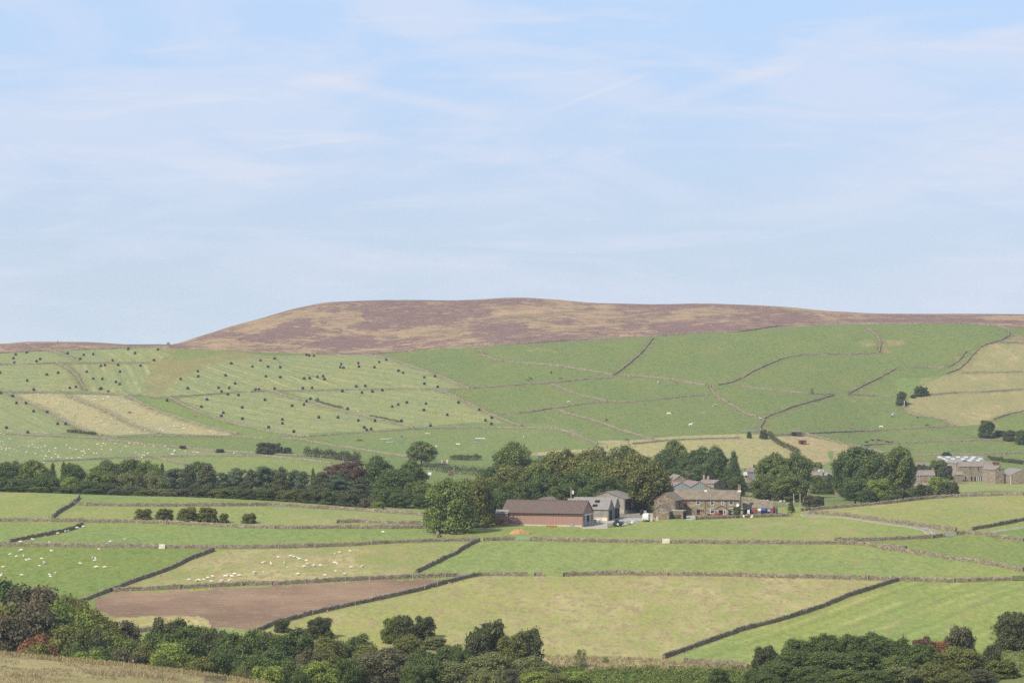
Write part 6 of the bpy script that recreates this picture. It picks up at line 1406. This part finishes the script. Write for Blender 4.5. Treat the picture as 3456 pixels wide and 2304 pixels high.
for g in ((1510, 590, 612, 40, 'towel', 'cloth_navy', 'small navy cloth at the house end of the washing line'), (1608, 596, 650, 36, 'trousers', 'white', 'white trousers hanging on the washing line'), (1640, 592, 622, 22, 'towel', 'cloth_navy', 'narrow dark towel beside the white trousers'),
          (1690, 592, 632, 34, 'shirt', 'cloth_red', 'red shirt hanging between two white garments'), (1765, 578, 612, 50, 'shirt', 'white', 'white shirt hanging mid line beside the bright blue towel'), (1822, 572, 610, 56, 'towel', 'cloth_blue', 'bright blue towel in the middle of the washing line'),
          (1866, 588, 618, 28, 'shirt', 'cloth_navy', 'navy shirt right of the bright blue towel'), (1904, 588, 622, 40, 'trousers', 'cloth_pale', 'pale blue jeans on the washing line'), (1948, 592, 624, 40, 'shirt', 'cloth_red', 'red shirt at the far end of the washing line')): garment(*g)
b = MB(); b.tube([(0, 0, .3), (.1, 0, 1.0), (.05, 0, 1.25)], [.5, .45, .2], 10); tag(b.build('garden_sack', M['cream'], None, on(px('N', 1655, 0)[0], 1035)), 'pale yellow sack under the washing line', 'sack')
block(on(px('N', 1520, 0)[0], 1037.5), (1.3, .8, .9), 'white', 'white garden table at the house end of the washing line', 'table', 'garden_table')
tree('bush', 'bush', 'olive', *px('N', 1428, 612), 95*.23384, on(px('N', 1428, 0)[0], 1036.5), 'rounded green bush at the right corner of the farmhouse front', 'garden bushes', 'bush')
tree('bush', 'bush', 'olive', *px('N', 1042, 652), 80*.23384, on(px('N', 1042, 0)[0], 1036.5), 'low brownish bush left of the red car', 'garden bushes', 'bush')
tree('shrub', 'bush', 'rowan', *px('N', 1432, 555), 50*.23384, on(px('N', 1440, 0)[0], 1038.2), 'orange tinged climbing shrub on the farmhouse corner', 'garden bushes', 'shrub')
block(at('N', 998, 712) - Vector((0, .6, 0)), (.7, .1, .5), 'red', 'small red sign board on the garden wall', 'sign', 'sign_board')
# ------------------------------------------------------------------ animals and bales
def skin(name, nodes, edges, sub=1):
    """one smooth skin round a skeleton of joints; nodes: (x, y, z, radius across, radius along)"""
    me = bpy.data.meshes.new(name); bm = bmesh.new(); sl = bm.verts.layers.skin.verify()
    vs_ = []
    for i, q in enumerate(nodes):
        v = bm.verts.new(q[:3]); r1 = q[3]; v[sl].radius = (r1, q[4] if len(q) > 4 else r1); v[sl].use_root = i == 0; vs_.append(v)
    for a, b in edges: bm.edges.new((vs_[a], vs_[b]))
    bm.to_mesh(me); bm.free()
    o = bpy.data.objects.new(name, me); col.objects.link(o)
    s = o.modifiers.new('s', 'SKIN'); s.use_smooth_shade = True
    m = o.modifiers.new('u', 'SUBSURF'); m.levels = sub; m.render_levels = sub
    dg = bpy.context.evaluated_depsgraph_get(); dg.update()
    out = bpy.data.meshes.new_from_object(o.evaluated_get(dg)); out.name = name
    bpy.data.objects.remove(o); bpy.data.meshes.remove(me)
    return out
def quad_nodes(L, H, body, leg, neck, head, graze, hock=True):
    """a four-legged animal facing +x: L trunk length, H shoulder height"""
    z = H*.78; f, b = L*.38, -L*.38; w = body*.62
    n = [(b, 0, z, body*.92), (0, 0, z-.02, body*.98), (f, 0, z+.01, body*.95)]
    e = [(0, 1), (1, 2)]
    def chain(st, pts):
        k = st
        for p in pts: n.append(p); e.append((k, len(n)-1)); k = len(n)-1
        return k
    hw = .42*head
    if graze: k = chain(2, [(f+L*.22, 0, z-.12*H, neck*1.15), (f+L*.36, 0, z-.42*H, neck*.8), (f+L*.42, 0, z-.60*H, head*.52), (f+L*.50, 0, z-.76*H, head*.32)]); kh = k-1
    else: k = chain(2, [(f+L*.16, 0, z+.22*H, neck*1.1), (f+L*.28, 0, z+.46*H, neck*.8), (f+L*.38, 0, z+.47*H, head*.5), (f+L*.55, 0, z+.30*H, head*.32)]); kh = k-1
    for s in (-1, 1):
        x0, y0, z0 = n[kh][:3]; chain(kh, [(x0-.04, s*hw*1.3, z0+head*.55, head*.13), (x0-.05, s*hw*1.6, z0+head*.85, head*.05)])
    for s in (-1, 1):
        chain(2, [(f-.02, s*w*.8, z*.62, leg*1.6), (f, s*w*.8, z*.32, leg), (f-.01, s*w*.8, .10, leg*.8), (f+.04, s*w*.8, .02, leg*1.05)])
        chain(0, [(b+.06*L, s*w*.8, z*.66, leg*2.0), (b-.07*L, s*w*.8, z*.36, leg*1.0), (b-.02*L, s*w*.8, .10, leg*.8), (b+.01*L, s*w*.8, .02, leg*1.05)])
    chain(0, [(b-body*1.0, 0, z+.1, leg*.8), (b-body*1.25, 0, z-.15*H, leg*.9), (b-body*1.3, 0, z-.40*H, leg*.6)])
    return n, e
sheepA = skin('sheep', *quad_nodes(1.0, .78, .31, .065, .13, .16, True)); sheepB = skin('sheep', *quad_nodes(1.0, .78, .31, .065, .13, .16, False))
def lying_nodes(L, body, head):
    n = [(-L*.36, 0, body*.8, body*.85), (0, 0, body*.85, body), (L*.34, 0, body*.85, body*.88), (L*.52, 0, body*1.3, head*.8), (L*.60, 0, body*1.75, head*.55), (L*.76, 0, body*1.55, head*.36),
         (L*.3, body*.8, .10, body*.25), (L*.5, body*.7, .08, body*.18), (-L*.3, body*.9, .12, body*.32), (-L*.05, body*1.05, .09, body*.2)]
    return n, [(0, 1), (1, 2), (2, 3), (3, 4), (4, 5), (2, 6), (6, 7), (0, 8), (8, 9)]
sheepC = skin('sheep', *lying_nodes(1.05, .30, .20))
horseA = skin('horse', *quad_nodes(1.55, 1.5, .30, .068, .19, .24, True)); horseB = skin('horse', *quad_nodes(1.55, 1.5, .30, .068, .19, .24, False))
cowL = skin('cow', *lying_nodes(2.1, .46, .32)); cowA = skin('cow', *quad_nodes(1.6, 1.3, .37, .085, .2, .25, True))
for m in (sheepA, sheepB, sheepC): m.materials.append(M['wool'])
for m in (horseA, horseB, cowL, cowA): m.materials.append(M['coat_brown'])
def flock(tagc, s, place, group, bands, foot=5, scale=1.0):
    L_ = [px(tagc, *map(float, q.split(','))) + (i,) for i, q in enumerate(s.split())]; L_.sort(key=lambda q: q[1])
    k = max(1, math.ceil(len(L_)/len(bands)))
    for bi, band in enumerate(bands):
        for i, (u, v, j) in enumerate(sorted(L_[bi*k:(bi+1)*k])):
            p = trace(u, v + foot*TAGS[tagc][2], 300); r = random.Random(int(u*7+v*13))
            me = r.choices((sheepA, sheepC, sheepB), (5, 3, 1))[0]
            o = link('sheep', me, None, None, p, r.choice((0, 0, 3.14, 3.14, .5, 2.6, -.5, 3.7, 1.4)) + r.gauss(0, .25)); q = scale*r.uniform(.68, .9); o.scale = (q, q, q)
            tag(o, 'white sheep %s, %s from left%s' % (place, ordinal(i+1), band), 'sheep', group)
flock('I', '28,163 90,52 145,70 185,17 210,67 236,97 263,93 14,225 193,237 367,90 392,130 353,150 458,18 487,210 441,225 449,243 713,127 818,85 843,83 836,105 850,166 924,166 876,3 5,243', 'in the lush pasture beside the valley wood', 'sheep in the lush pasture', (' along its top', ' across its middle', ' along its bottom'), 8)
flock('I', '1668,276 1735,283 1757,281 1802,270 1833,260 1877,248 1988,247 2008,239 2045,247 2071,227 2110,238 1955,279 2027,274 1865,292 2246,213 2321,210 2111,238 2322,120 2391,137 2457,79 2509,130 2531,167 2562,67 2580,55 2596,76 2628,75 2645,95 2702,109 2714,134 2684,159 2631,227 2770,153 2825,152 2868,235 2964,195 2957,130 2971,135 2951,44 2998,38 3092,19 3097,164 3194,160 3043,225', 'in the tawny pasture', 'sheep in the tawny pasture', (' in its top row', ' in its upper middle', ' in its lower middle', ' above its bottom wall'), 8)
flock('E', '8,30 35,38 47,80 85,80 30,106 36,128 3,105 14,152 28,168 58,163 85,165 53,178 15,172 124,172 147,185 170,148 85,218 236,197 257,145 286,133 310,152 335,157 364,153 398,144 379,190 314,212 365,229 405,233 392,253 434,177 434,190 490,165 497,162 484,192 490,214 513,231 457,250 516,247 540,247 586,136 619,162 645,175 672,173 722,188 741,180 741,192 754,204 785,173 827,205 857,203 592,251 635,250 695,247 712,246 733,227 765,110 855,125 866,126 913,120 895,145 898,171 978,179 933,131 1018,119 1063,188 1110,148 1141,120 1183,122 1258,128 1277,142 1198,203 1225,216 1275,203 1305,210 1262,220 1277,222 1251,245 1356,141 1369,199 1460,147 1487,166 1508,213 1520,214 1527,217 1540,184 1538,192 1589,168 1635,190 1642,206 1706,195 1735,197 1750,203 1965,195 2064,203 311,267 388,287',
      'in the crowded far pasture', 'sheep in the crowded pasture', (' in its top row', ' in its second row', ' in its third row', ' in its fourth row', ' in its fifth row', ' in its bottom row'), 4)
flock('E', '741,833 738,853 680,866 578,895 605,891 509,911 291,960 181,987 440,988 976,986 1100,960', 'resting by the dark slanting wall', 'sheep by the dark slanting wall', ('',), 8)
flock('F', '1288,905', 'alone in the bright field left of the big round tree', 'sheep by the dark slanting wall', ('',), 6)
flock('A', '315,598 338,598 460,640 407,658 525,654 508,679 605,656 640,658', 'in the left straw strip', 'sheep on the straw strips', ('',), 5)
flock('A', '742,620 762,630 822,606 843,620 808,653 838,650 912,647 955,628 950,640 1110,666 1145,667 892,832 983,817 1001,816 1022,820 921,866 935,864 975,866 1130,940 1161,936 1278,919 1407,911 1425,902 1440,917 1453,901 1472,899 1507,889 1534,884 1570,882 1617,873 1613,903 1625,901 1859,930', 'in the right straw strip', 'sheep on the straw strips', (' near its top', ' halfway down', ' near its foot'), 5)
flock('N', '1885,465 1977,455 2070,482 2127,472 2268,487', 'in the small paddock behind the farmhouse', 'sheep behind the farmhouse', ('',), 9)
def beast(tagc, x, y, me, coat_, rz, label, cat, s=1.0, group=None):
    o = link(cat, me, None, None, at(tagc, x, y), rz); o.scale = (s, s, s)
    o.material_slots[0].link = 'OBJECT'; o.material_slots[0].material = M['coat_' + coat_]
    tag(o, label, cat, group)
H_ = 'horses on the green hillside'
for q in ((465, 487, horseA, 'brown', 0, 'bay horse standing beside a black horse on the hillside'), (502, 478, horseB, 'black', 3.3, 'black horse beside the bay horse on the hillside'), (680, 422, horseA, 'black', 1.3, 'black horse seen end on, alone above the bay pair'),
          (477, 351, horseA, 'grey', 1.2, 'dark grey horse seen end on high on the hillside'), (760, 473, horseA, 'brown', .2, 'dark brown horse grazing just above the long hillside wall'), (835, 683, horseA, 'grey', 0, 'dapple grey horse grazing near the middle hillside wall'),
          (1165, 838, horseA, 'brown', 1.0, 'brown horse grazing by the dark slanting bank wall'), (1347, 1019, horseA, 'black', .2, 'black horse grazing just above the straw field over the copse'), (1625, 506, horseA, 'white', 1.2, 'white horse seen end on beside a brown grazing horse'),
          (1780, 516, horseA, 'brown', 0, 'brown horse grazing right of the end on white horse'), (1717, 784, horseA, 'white', 0, 'white horse grazing in the middle of the hillside pasture'), (1908, 884, horseB, 'white', 0, 'white horse with raised head, standing lowest in its pasture'),
          (2124, 710, horseA, 'skew', 3.2, 'chestnut and white horse near the slanting wall')):
    beast('C', *q, 'horse', 1.05, H_)
for q in ((170, 908, horseB, 'pied', 3.1, 'piebald horse by the crooked wall corner'), (1252, 878, horseA, 'pied', 2.4, 'front piebald horse of an overlapping pair'), (1270, 866, horseA, 'grey', .3, 'pale grey horse behind the front piebald horse'), (1165, 971, horseA, 'white', 0, 'white horse grazing just above the posted wall'),
          (913, 943, horseA, 'chestnut', 0, 'chestnut horse grazing above the posted wall'), (1466, 890, horseA, 'brown', 1.2, 'brown horse grazing below the curving wall'), (1552, 957, horseA, 'black', 2.8, 'black horse at the right end of the pasture')):
    beast('D', *q, 'horse', 1.05, H_)
C_ = 'cattle lying in the field above the hamlet'
for q in ((1040, 1090, cowL, 'black', 0, 'leftmost black cow lying above the hamlet'), (1098, 1074, cowL, 'black', 2.9, 'black cow lying second in the row above the hamlet'), (1123, 1085, cowL, 'chestnut', 0, 'chestnut cow lying in front of the black ones'), (1146, 1073, cowL, 'black', 3.1, 'black cow lying touching a brown one'),
          (1168, 1075, cowL, 'chestnut', 0, 'brown cow lying right of the touching black one'), (1222, 1087, cowL, 'black', 3.0, 'black cow second from the right end of the lying row'), (1253, 1090, cowL, 'black', .2, 'rightmost black cow of the lying row')):
    beast('D', *q, 'cow', 1.0, C_)
beast('A', 1140, 770, cowA, 'brown', .2, 'dark brown cow standing in the right straw strip', 'cow'); beast('A', 1726, 802, cowA, 'chestnut', 3.1, 'chestnut cow grazing in the dark green strip', 'cow'); beast('A', 1732, 708, cowA, 'skew', 2.9, 'pale pinkish cow beside a black bale', 'cow')
beast('B', 1080, 750, cowL, 'skew', .3, 'brown and cream calf lying by the bank wall', 'cow', .9); beast('A', 652, 797, horseA, 'white', 1.3, 'white pony standing in the left straw strip', 'horse', .9)
# bales
b = MB(); n = 20; prof = [(-.62, .55), (-.60, .66), (-.52, .72), (.52, .72), (.60, .66), (.62, .55)]
vs_, fs_ = [], []
for y, r in prof:
    for k in range(n):
        a = 2*math.pi*k/n; z = r*math.sin(a); vs_.append((y, r*math.cos(a)*(1.04 if z < 0 else 1), max(z, -.66) + .66 + .012*math.sin(5*a+y*9)))
for i in range(5): fs_ += [(i*n+k, i*n+(k+1) % n, (i+1)*n+(k+1) % n, (i+1)*n+k) for k in range(n)]
fs_ += [tuple(range(n))[::-1], tuple(5*n+k for k in range(n))]
bale_me = b.add(vs_, fs_).mesh('silage_bale', True); bale_me.materials.append(M['bale'])
BF = [('in the topmost left mown field', 'A', '137,250 235,232 118,284 354,291 322,309 126,322'),
      ('in the topmost mown field before the gully', 'A', '596,240 738,254 822,248 708,289 992,304 1131,203 1191,239 1393,207 1358,300'),
      ('in the second row left mown field', 'A', '0,411 512,411 412,427 239,479 298,559 615,545 670,536'),
      ('in the mown field of wavy swaths', 'A', '889,351 925,344 1041,343 1238,349 765,402 1057,402 823,463 902,466 1022,493 1055,512 882,554 894,549 955,580'),
      ('in the striped field at the left edge', 'A', '8,590 110,616 144,678 229,680 296,751 415,758 508,862 579,862 57,898 244,937'),
      ('in the upper mown field right of the gully', 'A', '1593,467 1656,549 1744,399 1748,443 2040,329 2226,356 1990,435 2073,505 1928,544 2021,545 1954,576 2253,561 2283,561 2345,444 2297,303 2420,288 2364,358 2471,363 2471,450 2682,463 2731,460 2671,549 2752,545 2422,552'),
      ('in the lower left bale field', 'A', '2009,602 2103,608 1825,647 1776,711 2336,651 2135,717 1970,764 1952,792 2137,817 1473,656 2576,703 2681,691 2703,664 2812,805 2489,823 2491,858 2369,892 2591,930 2980,805 3160,833 3213,895 3234,917 3273,909 3306,836'),
      ('in the big top bale field under the moor', 'B', '612,254 635,259 678,261 919,336 1069,327 910,363 938,368 1075,358 1212,364 1254,317 1316,297 1424,395 1464,411 1744,441 1651,451 1652,509 709,447 759,442 771,469 1051,532 1131,528 1770,535'),
      ('in the lower right bale field', 'B', '929,574 1101,587 1194,577 1281,566 647,641 711,648 974,730 1497,674 1422,692 1369,710 1666,683 1647,740 1953,674 2136,737 2246,809 2191,830 2244,863 1854,782 1449,837 1706,878')]
for place, t, s in BF:
    L_ = sorted(px(t, *map(float, q.split(','))) for q in s.split())
    for i, (u, v) in enumerate(L_):
        p = trace(u, v + 8.5*.38265); r = random.Random(int(u*3 + v*5))
        o = link('silage_bale', bale_me, None, None, p, r.uniform(-.35, .35) + r.choice((0, 0, 0, 1.57)))
        q = r.uniform(1.02, 1.14); o.scale = (q, q, q)
        tag(o, 'black wrapped round bale %s, %s from left' % (place, ordinal(i+1)), 'bale', 'silage bales on the mown hillside')
# ------------------------------------------------------------------ light, sky, air, camera
SUN_AZ, SUN_EL = R(-136), R(44)          # the sun stands to the left, a little behind the camera
sd = Vector((math.sin(SUN_AZ)*math.cos(SUN_EL), math.cos(SUN_AZ)*math.cos(SUN_EL), math.sin(SUN_EL)))
ld = bpy.data.lights.new('sun', 'SUN'); ld.energy = 4.9; ld.angle = R(.6); ld.color = (1.0, .94, .82)
lo = bpy.data.objects.new('sun', ld); col.objects.link(lo); lo.rotation_euler = sd.to_track_quat('Z', 'Y').to_euler(); lo.location = (-300, -200, 500)
wd = bpy.data.worlds.new('World'); sc.world = wd; wd.use_nodes = True; t = wd.node_tree; t.nodes.clear()
def wn(ty, ins=None, **kw):
    n = t.nodes.new(ty)
    for k, v in kw.items(): setattr(n, k, v)
    for k, v in (ins or {}).items():
        if isinstance(v, bpy.types.NodeSocket): t.links.new(v, n.inputs[k])
        else: n.inputs[k].default_value = v
    return n
geo = wn('ShaderNodeTexCoord').outputs['Generated']
xyz = wn('ShaderNodeSeparateXYZ', {0: geo})
zc = wn('ShaderNodeMath', {0: xyz.outputs[2], 1: 0.0}, operation='MAXIMUM').outputs[0]
# a clear-air sky: the blue deepens quickly with height above the moor
z2 = wn('ShaderNodeMath', {0: wn('ShaderNodeMath', {0: zc, 1: 2.0}, operation='MULTIPLY').outputs[0], 1: .13}, operation='ADD').outputs[0]
vec = wn('ShaderNodeVectorMath', {0: wn('ShaderNodeCombineXYZ', {0: xyz.outputs[0], 1: xyz.outputs[1], 2: z2}).outputs[0]}, operation='NORMALIZE').outputs[0]
sky = wn('ShaderNodeTexSky', {'Vector': vec}, sky_type='NISHITA', sun_disc=False, sun_elevation=SUN_EL, sun_rotation=SUN_AZ, air_density=1.0, dust_density=1.2, ozone_density=2.2, altitude=250)
# thin high cloud in wisps and veils, laid out by direction
az = wn('ShaderNodeMath', {0: xyz.outputs[0], 1: wn('ShaderNodeMath', {0: xyz.outputs[1], 1: .05}, operation='MAXIMUM').outputs[0]}, operation='DIVIDE').outputs[0]
el = wn('ShaderNodeMath', {0: xyz.outputs[2], 1: wn('ShaderNodeMath', {0: xyz.outputs[1], 1: .05}, operation='MAXIMUM').outputs[0]}, operation='DIVIDE').outputs[0]
cp = wn('ShaderNodeCombineXYZ', {0: az, 1: el, 2: 0.0}).outputs[0]
def cloud(scale, rot, sx, sy, lo_, hi_, seed, det=5, rough=.55, dist=.6):
    mp = wn('ShaderNodeMapping', {'Vector': cp, 'Rotation': (0, 0, R(rot)), 'Scale': (sx, sy, 1), 'Location': (seed, seed*.7, 0)}).outputs[0]
    n = wn('ShaderNodeTexNoise', {'Vector': mp, 'Scale': scale, 'Detail': det, 'Roughness': rough, 'Distortion': dist}).outputs['Fac']
    return wn('ShaderNodeMapRange', {'Value': n, 'From Min': lo_, 'From Max': hi_}, interpolation_type='SMOOTHSTEP').outputs[0]
def mth(op, a, b, clamp=False): return wn('ShaderNodeMath', {0: a, 1: b}, operation=op, use_clamp=clamp).outputs[0]
c1 = cloud(11, -12, 1.0, 3.2, .40, .64, 3.1); c2 = cloud(26, -18, .55, 3.6, .46, .72, 7.7, 6, .62, 1.0); c3 = cloud(60, 14, .5, 2.6, .5, .8, 1.3, 5)
wisp = mth('ADD', mth('MULTIPLY', c1, .55), mth('MULTIPLY', c2, .40))
wisp = mth('ADD', wisp, mth('MULTIPLY', mth('MULTIPLY', c3, c1), .15))
def streak(x0, y0, x1, y1, w):
    """an old vapour trail between two directions"""
    a = ((x0*1.46939-CU)/FPX, (CV-y0*1.46939)/FPX); b2 = ((x1*1.46939-CU)/FPX, (CV-y1*1.46939)/FPX)
    dx, dy = b2[0]-a[0], b2[1]-a[1]; L2 = math.hypot(dx, dy); dx /= L2; dy /= L2
    pe = mth('ADD', mth('MULTIPLY', mth('SUBTRACT', az, a[0]), -dy), mth('MULTIPLY', mth('SUBTRACT', el, a[1]), dx))
    al = mth('ADD', mth('MULTIPLY', mth('SUBTRACT', az, a[0]), dx), mth('MULTIPLY', mth('SUBTRACT', el, a[1]), dy))
    f = wn('ShaderNodeMapRange', {'Value': mth('ABSOLUTE', pe, 0), 'From Min': 0, 'From Max': w, 'To Min': 1, 'To Max': 0}, interpolation_type='SMOOTHSTEP').outputs[0]
    g = wn('ShaderNodeMapRange', {'Value': mth('ABSOLUTE', mth('SUBTRACT', al, L2/2), 0), 'From Min': L2*.2, 'From Max': L2*.5, 'To Min': 1, 'To Max': 0}, interpolation_type='SMOOTHSTEP').outputs[0]
    return mth('MULTIPLY', f, g)
st = mth('ADD', mth('MULTIPLY', streak(1210, 275, 1540, 150, .0012), .10), mth('MULTIPLY', streak(640, 165, 1180, 275, .0034), .12))
st = mth('ADD', st, mth('MULTIPLY', streak(1480, 250, 1900, 120, .0042), .12)); st = mth('ADD', st, mth('MULTIPLY', streak(560, 350, 860, 312, .0012), .08))
wisp = mth('ADD', wisp, mth('MULTIPLY', st, 3.4), True)
mix = wn('ShaderNodeMix', data_type='RGBA'); mix.inputs[0].default_value = .75; t.links.new(sky.outputs[0], mix.inputs[6]); 
elf = wn('ShaderNodeMapRange', {'Value': zc, 'From Min': 0.0, 'From Max': .11}, interpolation_type='SMOOTHSTEP').outputs[0]
cc = wn('ShaderNodeMix', data_type='RGBA'); t.links.new(elf, cc.inputs[0]); cc.inputs[6].default_value = (3.3, 3.56, 3.82, 1); cc.inputs[7].default_value = (3.0, 3.98, 5.35, 1)
t.links.new(cc.outputs[2], mix.inputs[7])
mx2 = wn('ShaderNodeMix', data_type='RGBA'); t.links.new(mth('MULTIPLY', wisp, 1.0), mx2.inputs[0]); t.links.new(mix.outputs[2], mx2.inputs[6]); mx2.inputs[7].default_value = (3.72, 4.02, 4.75, 1)
bg = wn('ShaderNodeBackground', {'Color': mx2.outputs[2], 'Strength': .15})
t.links.new(bg.outputs[0], wn('ShaderNodeOutputWorld').inputs['Surface'])
# haze: one closed box of thin air round everything
def haze(dens):
    b = MB(); b.box(-2100, 2100, -60, 3620, -126, 48); m = bpy.data.materials.new('thin_haze'); m.use_nodes = True; m.node_tree.nodes.clear()
    out = m.node_tree.nodes.new('ShaderNodeOutputMaterial'); v = m.node_tree.nodes.new('ShaderNodeVolumePrincipled')
    v.inputs['Color'].default_value = (.80, .88, 1.0, 1); v.inputs['Density'].default_value = dens; v.inputs['Anisotropy'].default_value = .2
    m.node_tree.links.new(v.outputs[0], out.inputs['Volume'])
    return tag(b.build('haze', m), None, None, kind='stuff')
haze(.000055)
cd = bpy.data.cameras.new('camera'); co = bpy.data.objects.new('camera', cd); col.objects.link(co)
co.location = (0, 0, 0); co.rotation_euler = (R(90), 0, 0); cd.sensor_width = 36; cd.lens = 36*FPX/3456; cd.clip_start = 1; cd.clip_end = 20000
sc.camera = co
sc.view_settings.view_transform = 'Standard'; sc.view_settings.look = 'None'; sc.view_settings.gamma = 1; sc.view_settings.use_curve_mapping = False
sc.view_settings.exposure = .35
sc.render.film_transparent = False
cy = sc.cycles; cy.max_bounces = 5; cy.diffuse_bounces = 2; cy.glossy_bounces = 1; cy.transmission_bounces = 2; cy.volume_bounces = 0; cy.transparent_max_bounces = 4
cy.use_denoising = False; cy.use_adaptive_sampling = False; cy.caustics_reflective = False; cy.caustics_refractive = False
